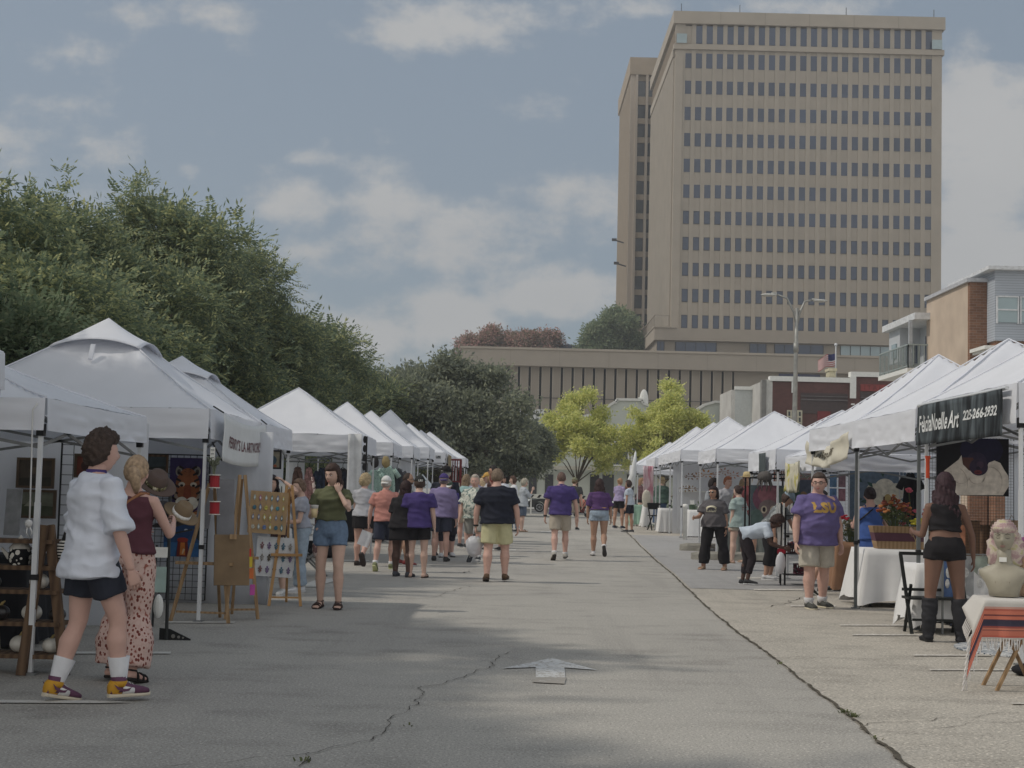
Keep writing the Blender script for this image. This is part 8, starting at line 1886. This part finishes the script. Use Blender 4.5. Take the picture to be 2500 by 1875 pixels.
# black folding director chair
f = gnd(2298, 1556); f.y += .15; t = thing('folding_chair', 'tall black folding wooden chair beside the boots woman', 'folding chair', (f.x, f.y + .12, 0)); k_ = f.y / FPX; Hc = 195 * k_
bw = M('black_lacquer', (34, 36, 34), rough=.5); bwid = .31
for s_ in (-1, 1):
 MB().bar((s_ * bwid + .05, -.1, 0), (s_ * bwid - .02, .12, Hc), .035, .025).build('leg', bw, t); MB().bar((s_ * (bwid - .05) + .02, .28, 0), (s_ * (bwid - .05), -.05, Hc * .62), .03, .025).build('leg', bw, t)
MB().bar((-bwid - .03, .13, Hc), (bwid + .0, .13, Hc), .035).build('backrest', bw, t); MB().bar((-bwid, .12, Hc * .55), (bwid, .12, Hc * .55), .03).build('backrest', bw, t); MB().bx(-bwid, bwid, -.14, .14, Hc * .44, Hc * .47).build('seat', bw, t); MB().bar((-bwid + .05, .22, .12), (bwid - .05, .22, .12), .025).bar((-bwid + .06, -.07, .16), (bwid + .02, -.07, .16), .025).build('stretcher', bw, t)
t = thing('wooden_tray', 'dark wooden crate on the ground by the white cloth', 'crate', gnd(2232, 1488)); MB().bx(-.12, .12, -.1, .1, .08, .2).build('case', M('dark_crate', (70, 54, 50)), t); MB().bx(-.1, -.07, -.08, .08, 0, .079).bx(.07, .1, -.08, .08, 0, .079).build('foot', M('dark_crate', (70, 54, 50)), t)
# serape stand with mannequin bust
f = gnd(2450, 1692); tf = thing('folding_tray_table', 'light wood folding tray table at the right edge', 'folding table', (f.x + .20, f.y + .1, 0)); Ht = .66
for yy_ in (-.0, .32):
 MB().bar((-.22, yy_, 0), (.10, yy_, Ht), .035, .022, side=(0, 1, 0)).build('leg', wood, tf); MB().bar((.16, yy_ + .025, 0), (-.14, yy_ + .025, Ht), .035, .022, side=(0, 1, 0)).build('leg', wood, tf)
MB().bx(.02, .5, .03, .055, .16, .20).build('stretcher', wood, tf); MB().bx(-.27, .42, -.04, .38, Ht, Ht + .02).build('tabletop', wood, tf)
tx, ty = tf.location.x, tf.location.y
srp = MP('serape_stripes', 'wave', [(0, (200, 196, 190)), (1, (200, 196, 190))], 1)
def serape_mat():
 m = bpy.data.materials.new('serape_blanket'); m.use_nodes = True; t = m.node_tree; b = t.nodes['Principled BSDF']; b.inputs['Roughness'].default_value = .95
 tcn = t.nodes.new('ShaderNodeTexCoord'); sp = t.nodes.new('ShaderNodeSeparateXYZ'); t.links.new(tcn.outputs['UV'], sp.inputs[0])
 c = ramp(t, sp.outputs[1], [(0, (206, 202, 196)), (.60, (198, 194, 188)), (.66, (196, 150, 136)), (.68, (176, 96, 80)), (.70, (200, 118, 96)), (.74, (110, 62, 62)), (.755, (200, 116, 94)), (.79, (86, 56, 66)), (.80, (58, 54, 70)), (.84, (64, 58, 76)), (.86, (150, 78, 70)), (.88, (196, 122, 100)), (.90, (104, 64, 68)), (.91, (196, 116, 96)), (.96, (190, 100, 84)), (.98, (206, 200, 196))], 'CONSTANT')
 t.links.new(c, b.inputs['Base Color'])
 n = t.nodes.new('ShaderNodeTexNoise'); n.inputs['Scale'].default_value = 180; t.links.new(tcn.outputs['Object'], n.inputs['Vector']); bp = t.nodes.new('ShaderNodeBump'); bp.inputs['Strength'].default_value = .5; bp.inputs['Distance'].default_value = .01; t.links.new(n.outputs[0], bp.inputs['Height']); t.links.new(bp.outputs[0], b.inputs['Normal'])
 return m
t = thing('serape_blanket', 'orange, white and navy striped fringed blanket over the tray table', 'blanket', (tx, ty, Ht + .022))
def sfn(u, v):
 # u across x, v from back of the top down the front side
 x = -.36 + .86 * u; Ltop = .42; tot = .72; d = v * tot; edge = max(0, (.10 - u) / .10)
 if d < Ltop: p = V((x, .40 - d, .012))
 else:
  q = d - Ltop; p = V((x + .02 * math.sin(x * 22) * q, .40 - Ltop - .03 - .05 * math.sin(u * 26) * q, .012 - q))
 p.z -= edge * (.10 + .22 * v); p.x += edge * .0; p.x -= .10 * v * (1 - u) ** 2
 return p
m = MB().grid(sfn, 50, 30); o = m.build('cloth', serape_mat(), t, smooth=True, sol=.006)
uvl = o.data.uv_layers.new(name='UVMap')
for poly in o.data.polygons:
 for li in poly.loop_indices:
  vi = o.data.loops[li].vertex_index; uvl.data[li].uv = ((vi % 51) / 50, (vi // 51) / 30)
fr_ = MB()
for k in range(46):
 p = sfn(k / 45, 1); q = p + V((rnd.uniform(-.012, .012), rnd.uniform(-.01, .01), -rnd.uniform(.055, .10))); fr_.tube([p + V((0, 0, .01)), (p + q) / 2 + V((rnd.uniform(-.006, .006), 0, 0)), q], [.004, .006, .003], 5)
for k in range(14):
 p = sfn(0, .3 + .7 * k / 13); fr_.tube([p, p + V((-.03, 0, -.07)), p + V((-.02, 0, -.12))], [.004, .006, .003], 5)
fr_.build('fringe', M('wool_white', (214, 210, 206), rough=.95), t)
def bust(label, x, y, z, rz, skinm, knit, band=True, s=1.0):
 t = thing('mannequin_bust', label, 'mannequin head', (x, y, z), rz); Hc_ = V((0, 0, .40 * s)); m = MB()
 m.loft([((0, 0, 0), V((.10, 0, 0)) * s, V((0, .07, 0)) * s), ((0, 0, .04 * s), V((.105, 0, 0)) * s, V((0, .075, 0)) * s), ((.0, .01, .09 * s), V((.125, 0, 0)) * s, V((0, .088, 0)) * s), ((0, .0, .145 * s), V((.165, 0, 0)) * s, V((0, .07, 0)) * s), ((0, -.005, .175 * s), V((.168, 0, 0)) * s, V((0, .058, 0)) * s), ((0, -.01, .20 * s), V((.12, 0, 0)) * s, V((0, .05, 0)) * s), ((0, -.01, .222 * s), V((.060, 0, 0)) * s, V((0, .050, 0)) * s), ((0, -.008, .26 * s), V((.048, 0, 0)) * s, V((0, .046, 0)) * s), ((0, 0, .32 * s), V((.048, 0, 0)) * s, V((0, .048, 0)) * s)], 24)
 nu, nv = 44, 32; vs = []
 for j in range(nv + 1):
  th = PI * j / nv
  for i in range(nu):
   ph = 2 * PI * i / nu + PI / 2; d = V((math.sin(th) * math.cos(ph), math.sin(th) * math.sin(ph), math.cos(th))); vs.append(Hc_ + headpt(d, V((d.x * HR[0], d.y * HR[1], d.z * HR[2]))) * s * .92)
 m.add(vs, [(j * nu + i, (j + 1) * nu + i, (j + 1) * nu + (i + 1) % nu, j * nu + (i + 1) % nu) for j in range(nv) for i in range(nu)])
 m.build('bust', skinm, t, smooth=True)
 e = MB()
 for sx in (-1, 1): e.tube([Hc_ + V((sx * .014, .083, .022)) * s, Hc_ + V((sx * .032, .082, .030)) * s, Hc_ + V((sx * .052, .066, .022)) * s], [.0015, .0025, .0012], 5); e.tube([Hc_ + V((sx * .018, .077, .002)) * s, Hc_ + V((sx * .032, .078, -.003)) * s, Hc_ + V((sx * .046, .068, .002)) * s], .0016, 5)
 e.build('painted_brow', M('brow_ink', (70, 62, 60)), t)
 MB().ell(Hc_ + V((0, .083, -.052)) * s, (.020 * s, .005, .004), 12, 6).ell(Hc_ + V((0, .082, -.060)) * s, (.018 * s, .005, .005), 12, 6).build('lips', M('muted_lips', (140, 112, 104)), t)
 def kf(d):
  c = max(0, min(1, (d.z * .118 + .10 * max(0, -d.y) * 1.2 - .040 + (.02 if d.y < 0 else 0)) / .015)); droop = .10 * max(0, -d.y) * max(0, .4 - d.z); k = .006 * math.sin(math.atan2(d.y, d.x) * 30) + .006 * math.sin(d.z * 50)
  return Hc_ + (V((d.x * .098, d.y * .118, d.z * .128)) * (1 + .0 * c)) * s + V((d.x, d.y, d.z)) * (k * c - .045 * (1 - c)) + V((0, -droop, -droop * 1.2))
 h = MB(); vs = []
 for j in range(45):
  th = PI * j / 44
  for i in range(64):
   ph = 2 * PI * i / 64; vs.append(kf(V((math.sin(th) * math.cos(ph), math.sin(th) * math.sin(ph), math.cos(th)))))
 h.add(vs, [(j * 64 + i, (j + 1) * 64 + i, (j + 1) * 64 + (i + 1) % 64, j * 64 + (i + 1) % 64) for j in range(44) for i in range(64)])
 h.ell(Hc_ + V((0, -.075, -.09)) * s, (.125 * s, .06 * s, .17 * s), 26, 18, f=lambda d, p: p * (1 + .05 * math.sin(d.z * 22) + .12 * noise.noise(d * 5)))
 h.build('knit_hat', knit, t, smooth=True)
 if band: MB().bx(-.025, .03, .043, .052, .265, .30).build('neck_label', white_paint, t); text('HARLEM', .030, M('emboss_tan', (132, 124, 108)), t, loc=(.0, .098, .105), rot=(PI / 2, 0, PI), name='embossed_lettering')
 return t
knit1 = MP('pink_cream_knit', 'noise', [(0, (150, 116, 122)), (.45, (172, 146, 146)), (.55, (200, 186, 176)), (.66, (184, 178, 140)), (1, (140, 120, 134))], 16, interp='LINEAR', bump=.6)
knit2 = MP('purple_knit', 'noise', [(0, (120, 60, 110)), (1, (160, 110, 150))], 20, interp='LINEAR', bump=.5)
bx_ = at(2447, 1470, ty + .2); bust('grey mannequin bust in a pink and cream knitted hat on the striped blanket', bx_.x, ty + .16, Ht + .045, R(155), M('bust_grey', (158, 152, 136), rough=.5, spec=.4), knit1, s=1.12)
bust('pale mannequin head in a purple knitted hat cut by the right edge', at(2512, 1460, ty + .2).x, ty + .3, Ht + .045, R(120), M('bust_beige', (206, 176, 148), rough=.5), knit2, band=False, s=.86)
# rug and black bag
f = gnd(2470, 1590); t = thing('rug', 'oval rug of zigzag blue and white stripes at the right edge', 'rug', (f.x + .1, f.y, .008))
MB().loft([((0, 0, 0), V((.62, 0, 0)), V((0, .75, 0))), ((0, 0, .012), V((.62, 0, 0)), V((0, .75, 0)))], 40).build('rug_body', MP('zigzag_rug', 'noise', [(0, (206, 206, 204)), (.47, (206, 206, 204)), (.49, (74, 88, 104)), (.55, (74, 88, 104)), (.57, (200, 202, 202)), (1, (80, 92, 108))], 7, sc=(1, 2.4, 1)), t)
f = gnd(2490, 1650); t = thing('floor_bag', 'black bag on the ground at the right edge', 'bag', (f.x + .1, f.y, 0)); MB().ell((0, 0, .05), (.17, .14, .055), 16, 8).build('bag_body', black_cloth, t, smooth=True); MB().tube([(-.08, 0, .08), (0, 0, .14), (.08, 0, .08)], .008, 6).build('handle', black_plastic, t)

# ---------- right: black rack with baskets, paintings, ribbons (behind the bending pair)
Yr = 27.0; Hr = at(1900, 1168, Yr).z; xa_, xb_ = at(1829, 1300, Yr).x, at(1922, 1300, Yr).x
t = thing('black_rack', 'tall black metal frame holding the eyes painting behind the bending woman', 'rack', (xa_, Yr, 0)); W_r = xb_ - xa_
for x in (0, W_r):
 for yy_ in (0, .5): MB().bar((x, yy_, 0), (x, yy_, Hr), .03).build('post', black_plastic, t)
for a, b in (((0, 0, Hr), (W_r, 0, Hr)), ((.1, .5, Hr + .08), (W_r + .1, .5, Hr + .08)), ((0, 0, .25), (W_r, 0, .25))): MB().bar(a, b, .03).build('rail', black_plastic, t)
Yk = 24.1; xx0 = at(1917, 1300, Yk).x
t = thing('basket_rack', 'low black shelving with plastic baskets left of the LSU man', 'rack', (xx0, Yk, 0))
for x in (.0, .55):
 for yy_ in (0, .4): MB().bar((x, yy_, 0), (x, yy_, 1.25), .028).build('post', black_plastic, t)
for k, z in enumerate((.16, .5, .82, 1.12)): MB().bx(0.015, .535, 0.015, .385, z, z + .015).build('shelf', black_plastic, t)
for k, (x, z, c, lab) in enumerate(((.35, .18, (92, 44, 60), 'maroon plastic basket on the lowest shelf of the black rack'), (.25, .518, (64, 40, 50), 'dark maroon basket on the second shelf of the black rack'), (.4, .838, (40, 46, 44), 'black basket on the third shelf of the black rack'), (.62 + .25, .1, (96, 80, 44), 'olive yellow basket right of the black rack'))):
 b = thing('basket', lab, 'basket', (xx0 + x, Yk + .18, z if k < 3 else .02)); m = MB(); cm = M('basket_%d' % k, c); w2, d2, h2 = .15, .13, .16
 for i in range(9): 
  u = -w2 + 2 * w2 * i / 8; m.bar((u, -d2, 0), (u, -d2, h2), .012, .006); m.bar((u, d2, 0), (u, d2, h2), .012, .006)
 for i in range(5): u = -d2 + 2 * d2 * i / 4; m.bar((-w2, u, 0), (-w2, u, h2), .012, .006); m.bar((w2, u, 0), (w2, u, h2), .012, .006)
 for z_ in (.01, .08, .16):
  for a, q in (((-w2, -d2, z_), (w2, -d2, z_)), ((w2, -d2, z_), (w2, d2, z_)), ((w2, d2, z_), (-w2, d2, z_)), ((-w2, d2, z_), (-w2, -d2, z_))): m.bar(a, q, .014, .014)
 m.build('basket_wall', cm, b); fl_ = MB()
 for i in range(9): fl_.ell((rnd.uniform(-.12, .12), rnd.uniform(-.08, .08), rnd.uniform(.06, .17)), (.05, .04, .04), 8, 6)
 fl_.build('filling', MP('mixed_yarn', 'noise', [(0, (60, 56, 62)), (.5, (120, 60, 66)), (.6, (170, 160, 150)), (1, (66, 76, 80))], 9), b)
A = at(1833, 1290, Yr - .1); B_ = at(1920, 1186, Yr - .1)
EY = [('e', .5, .7, .45, .35, (104, 66, 82)), ('e', .5, .78, .3, .2, (128, 84, 92)), ('e', .5, .45, .28, .22, (110, 96, 96)), ('e', .38, .44, .09, .09, (176, 164, 146)), ('e', .64, .44, .09, .09, (176, 164, 146)), ('e', .38, .44, .045, .055, (36, 28, 34)), ('e', .64, .44, .045, .055, (36, 28, 34)), ('e', .15, .25, .2, .2, (78, 96, 92)), ('e', .9, .75, .18, .2, (84, 94, 84))]
picture('painting', 'murky painting of two large eyes under a purple cap', ((A.x + B_.x) / 2, Yr - .06, A.z), B_.x - A.x, B_.z - A.z, (74, 86, 92), EY, thick=.015)
A = at(1935, 1270, Yr + .5); B_ = at(2010, 1172, Yr + .5)
picture('painting', 'dark blue green painting behind the LSU man', ((A.x + B_.x) / 2, Yr + .5, A.z), B_.x - A.x, B_.z - A.z, (78, 84, 98), [('e', .35, .55, .14, .16, (130, 104, 78)), ('e', .12, .4, .18, .4, (60, 84, 72)), ('e', .8, .7, .2, .2, (96, 104, 120))], thick=.015)
t = thing('crocheted_hat', 'grey crocheted creature hat hanging from the rack rail', 'hat', at(1867, 1164, Yr - .05)); m = MB().ell((0, 0, 0), (.14, .12, .10), 18, 12, f=lambda d, p: p * (1 + .12 * noise.noise(d * 7)))
m.build('hat_body', M('grey_yarn', (92, 88, 86), bump=.5, bs=60), t, smooth=True); m = MB()
for k in range(9): a = k * .7; m.tube([(.1 * math.cos(a), .08 * math.sin(a), -.06), (.14 * math.cos(a), .1 * math.sin(a), -.16), (.12 * math.cos(a), .09 * math.sin(a), -.26)], [.016, .012, .008], 6)
m.build('tentacle', M('grey_yarn', (92, 88, 86)), t, smooth=True)
Yr = 24.0
t = thing('ribbon_streamer', 'white and black ribbons with red pompoms hanging before the rack', 'streamer', (at(1908, 1225, Yr).x, Yr, 0)); zt_ = at(1908, 1228, Yr).z
for k, (dx, c) in enumerate(((-.07, white_paint), (-.03, white_paint), (.0, black_plastic), (.04, white_paint))): MB().grid(lambda u, v: (dx * (1 - .6 * v) + (u - .5) * .025, .01 * math.sin(v * 9 + k), zt_ + (.28 - zt_) * v), 2, 14).build('ribbon', c, t, sol=.003)
MB().tube([(0, 0, 0), (0, 0, zt_)], .012, 6).build('pole', black_plastic, t); MB().ell((0, -.03, .55), (.07, .06, .06), 14, 8, f=lambda d, p: p * (1 + .25 * noise.noise(d * 6))).ell((-.12, -.03, 1.0), (.05, .05, .05), 12, 8, f=lambda d, p: p * (1 + .25 * noise.noise(d * 6))).build('pompom', M('bright_red_yarn', (176, 36, 56)), t, smooth=True)
t = thing('plastic_bag', 'white plastic bag hanging low on the ribbon pole', 'bag', (at(1905, 1375, Yr - .4).x, Yr - .42, 0)); MB().ell((0, 0, .38), (.08, .06, .17), 16, 12, f=lambda d, p: p * (1 + .15 * noise.noise(d * 4))).build('bag_body', M('white_film', (218, 218, 222)), t, smooth=True)
# bamboo basket on a grey table
Yb = 32.6; p = at(1812, 1265, Yb); table(p.x, Yb + .1, .8, .7, at(1810, 1257, Yb).z - gz(Yb), 'grey cloth table beside the bamboo basket', M('grey_green_cloth', (124, 130, 126)), .8, seed=31)
t = thing('bamboo_basket', 'tan basket holding slanting bamboo flutes', 'basket', (p.x, Yb, at(1810, 1256, Yb).z)); MB().lathe([(.001, 0), (.16, 0), (.19, .26), (.17, .26), (.15, .02), (.001, .02)], n=18).build('basket_body', M('tan_wicker', (158, 112, 70), bump=.4, bs=50), t)
m = MB()
for k in range(7): m.tube([(-.1 + k * .03, 0, .1), (.0 + k * .035, rnd.uniform(-.05, .05), .6 + .03 * k)], .018, 7)
m.build('flute', M('bamboo', (178, 150, 104), var=.15, vs=12), t)
# leaf decor on the booth wall
for k, (x, y, Y, w, c) in enumerate(((1683, 1163, 43.3, 0.34, (108, 74, 52)), (1703, 1163, 43.3, 0.32, (140, 96, 58)), (1724, 1158, 43.3, 0.41, (170, 116, 52)), (1672, 1192, 43.3, 0.39, (110, 84, 52)), (1689, 1193, 43.3, 0.41, (128, 92, 50)), (1768, 1152, 43.3, 0.32, (158, 112, 92)), (1790, 1160, 43.3, 0.37, (176, 130, 112)), (1748, 1158, 43.3, 0.27, (150, 106, 90)))):
 p = at(x, y, Y - .2); t = thing('leaf_decor', ['brown metal leaf spray, leftmost of the upper row', 'brown metal bird shaped leaf, second of the upper row', 'golden metal leaf, third of the upper row', 'brown leaf cluster, left of the lower shelf', 'golden brown leaf cluster, right of the lower shelf', 'copper leaf above the red haired woman', 'copper branch right of the red haired woman', 'small copper leaf between the two vendors'][k], 'wall decor', p, 0, 'metal leaf decor')
 m = MB(); r = random.Random(k)
 for i in range(7):
  a = i * .9 + k; q = w * .5 * r.uniform(.5, 1); cx, cz = math.cos(a) * q * .55, math.sin(a) * q * .35
  m.prism([(cx, cz), (cx + q * .3 * math.cos(a + .6), cz + q * .3 * math.sin(a + .6) * .7), (cx + q * .7 * math.cos(a), cz + q * .6 * math.sin(a)), (cx + q * .3 * math.cos(a - .6), cz + q * .3 * math.sin(a - .6) * .7)], .01, lambda u, v, ww, i=i: (u, -.01 * (i % 3) + ww, v))
 m.bar((-w * .45, 0, 0), (w * .45, 0, 0), .012); m.build('leaf', M('decor_%d' % k, c, rough=.5, metal=.2), t)
w_ = thing('display_wall', 'pale grey display wall behind the metal leaf decor', 'display wall', (at(1655, 1200, 43.4).x, 43.5, gz(43.5))); MB().bx(0, 1.9, 0, .03, .1, 2.2).build('panel', M('pale_wall', (216, 218, 222), var=.02, trans=.3), w_)
MB().bx(.05, 1.1, -.35, -.02, at(1680, 1199, 43.3).z - .02 - gz(43), at(1680, 1199, 43.3).z - gz(43)).build('shelf', white_paint, w_)
# bottle tables
f = gnd(1640, 1296); Yt = 44.6; zt_ = at(1650, 1242, Yt).z
table(at(1650, 1242, Yt).x, Yt + .2, .95, .7, zt_ - gz(Yt), 'white cloth table of glass bottles, left one', wcloth, zt_ - gz(Yt) - .03, seed=41, flare=.02)
Yt2 = 41.6; zt2 = at(1720, 1246, Yt2).z; table(at(1725, 1246, Yt2).x + .05, Yt2 + .2, 1.1, .7, zt2 - gz(Yt2), 'white cloth table nearer the camera behind the sunglasses woman', wcloth, zt2 - gz(Yt2) - .03, seed=43, flare=.05)
gcol = [(120, 132, 112), (150, 158, 140), (96, 112, 92), (176, 180, 170), (110, 124, 116), (136, 140, 118)]
bt = {}
for k in range(22):
 left = k < 13; Yk = (Yt + .05 + .25 * (k % 2)) if left else (Yt2 + .05 + .2 * (k % 2)); x = 1630 + k * 4.0 if left else 1690 + (k - 13) * 8; h = [.13, .2, .10, .26, .16][k % 5]; c = gcol[k % 6]
 p = at(x, 1240, Yk); nm = ['clear jar', 'green bottle', 'squat glass jar', 'tall green bottle', 'small vase'][k % 5]
 t = thing('glass_bottle', nm + ', ' + ['first', 'second', 'third', 'fourth', 'fifth', 'sixth', 'seventh', 'eighth', 'ninth', 'tenth', 'eleventh', 'twelfth', 'thirteenth'][k if left else k - 13] + ' from the left on the ' + ('farther' if left else 'nearer') + ' white table', 'bottle', (p.x, Yk, (zt_ if left else zt2) + .01), 0, 'glass bottles on the white tables')
 r_ = .035 + .01 * (k % 3); MB().lathe([(.001, 0), (r_, 0), (r_, h * .6), (r_ * .4, h * .75), (r_ * .38, h), (.001, h)], n=12).build('glass', M('bottle_%d_%d_%d' % c, c, rough=.1, spec=.8, var=.2, vs=12), t, smooth=True)
 if k % 3 == 0:
  m = MB()
  for i in range(5): a = i * 1.3; m.tube([(0, 0, h), (math.cos(a) * .03, math.sin(a) * .03, h + .08 + .01 * i)], [.003, .012], 5)
  m.build('plant_sprig', M('sprig_green', (90, 110, 80)), t)
for k, (x, L) in enumerate(((1655, .75), (1660, .7))):
 p = at(x, 1238, Yt - .05); t = thing('bamboo_pole', ['dark green', 'brown'][k] + ' bamboo pole standing on the farther white table', 'pole', (p.x, Yt + .0, zt_ + .01)); MB().tube([(0, 0, 0), (.01, 0, L)], .028, 8).build('cane', M('cane_%d' % k, [(72, 92, 66), (122, 96, 66)][k]), t)
t = thing('tall_jar', 'green leafy plant in a white pot on the nearer white table', 'plant', (at(1690, 1240, Yt2 - .1).x, Yt2, zt2 + .01)); MB().lathe([(.001, 0), (.07, 0), (.08, .14), (.001, .14)], n=14).build('pot', M('dark_green_pot', (70, 88, 70)), t); MB().bx(-.06, .06, -.082, -.07, .15, .26).build('label_card', white_paint, t)
p = gnd(1672, 1318); t = thing('pvc_weight', 'white pipe weight standing beside the tent leg', 'tent weight', p); MB().lathe([(.001, 0), (.055, 0), (.055, .86), (.07, .87), (.07, .95), (.001, .96)], n=16).build('pipe', white_paint, t, smooth=True)
p = gnd(2042, 1425); t = thing('pvc_weight', 'white pipe weight low behind the legs of the LSU man', 'tent weight', (p.x, p.y, .008)); MB().lathe([(.001, 0), (.065, 0), (.065, .35), (.08, .36), (.001, .38)], n=16).build('pipe', white_paint, t, smooth=True)
# far right stall: folding chairs, green cloth, easel sign
for k, (x, y) in enumerate(((1600, 1295), (1618, 1293))):
 f = gnd(x, y); t = thing('folding_chair', ['black folding chair at the far right tables', 'black folding chair beside the blue skirt'][k], 'folding chair', f, .3 + k, 'far folding chairs')
 for s_ in (-1, 1): MB().bar((s_ * .2, -.2, 0), (s_ * .2, .18, .85), .03).build('leg', black_plastic, t); MB().bar((s_ * .18, .22, 0), (s_ * .18, -.18, .48), .03).build('leg', black_plastic, t)
 MB().bx(-.2, .2, -.2, .18, .45, .48).build('seat', black_plastic, t); MB().bx(-.2, .2, .13, .16, .66, .86).build('backrest', black_plastic, t)
table(at(1574, 1250, 52).x, 52.2, .9, .6, .75, 'table under a mint green cloth at the far right', M('mint_cloth', (150, 182, 164)), .7, seed=51)
table(at(1600, 1230, 51).x + .3, 51.0, 1.4, .6, .78, 'white cloth table behind the straw hat woman', wcloth, .7, seed=52)
f = gnd(1537, 1268); t = thing('folding_sign', 'grey reclining display board at the far right tents', 'display board', f); MB().box((0, 0, .8), (.5, .04, .6), Euler((-.5, 0, 0)).to_matrix()).build('board', M('grey_board_far', (150, 154, 158)), t); MB().bar((-.2, 0, 0), (.1, .1, .8), .03).bar((.2, 0, 0), (-.1, .1, .8), .03).build('leg', dark_steel, t)
t = thing('carved_ornament', 'white carved ornament standing in a far right tent', 'ornament', at(1578, 1225, 47)); MB().ell((0, 0, .1), (.14, .04, .28), 18, 12, f=lambda d, p: p * (1 + .15 * noise.noise(d * 6))).build('frame_body', M('cream_white', (206, 200, 186)), t, smooth=True)
# small stuff between right tents: framed print wall in second tent
for k, (x, y, w_px, h_px, c) in enumerate(((1868, 1150, 16, 26, (180, 176, 168)), (1896, 1150, 14, 28, (150, 96, 84)), (1912, 1150, 12, 26, (128, 104, 96)))):
 A = at(x, y, 28.8); picture('hanging_print', ['pale', 'rust red', 'brown'][k] + ' striped cloth hanging at the back of the dark strip tent', (A.x, 28.8, A.z - .2), w_px * 28.8 / FPX, h_px * 28.8 / FPX, c, [('p', [(.3, 0), (.45, 0), (.45, 1), (.3, 1)], (206, 200, 190)), ('p', [(.7, 0), (.8, 0), (.8, 1), (.7, 1)], (206, 200, 190))], cat='cloth')
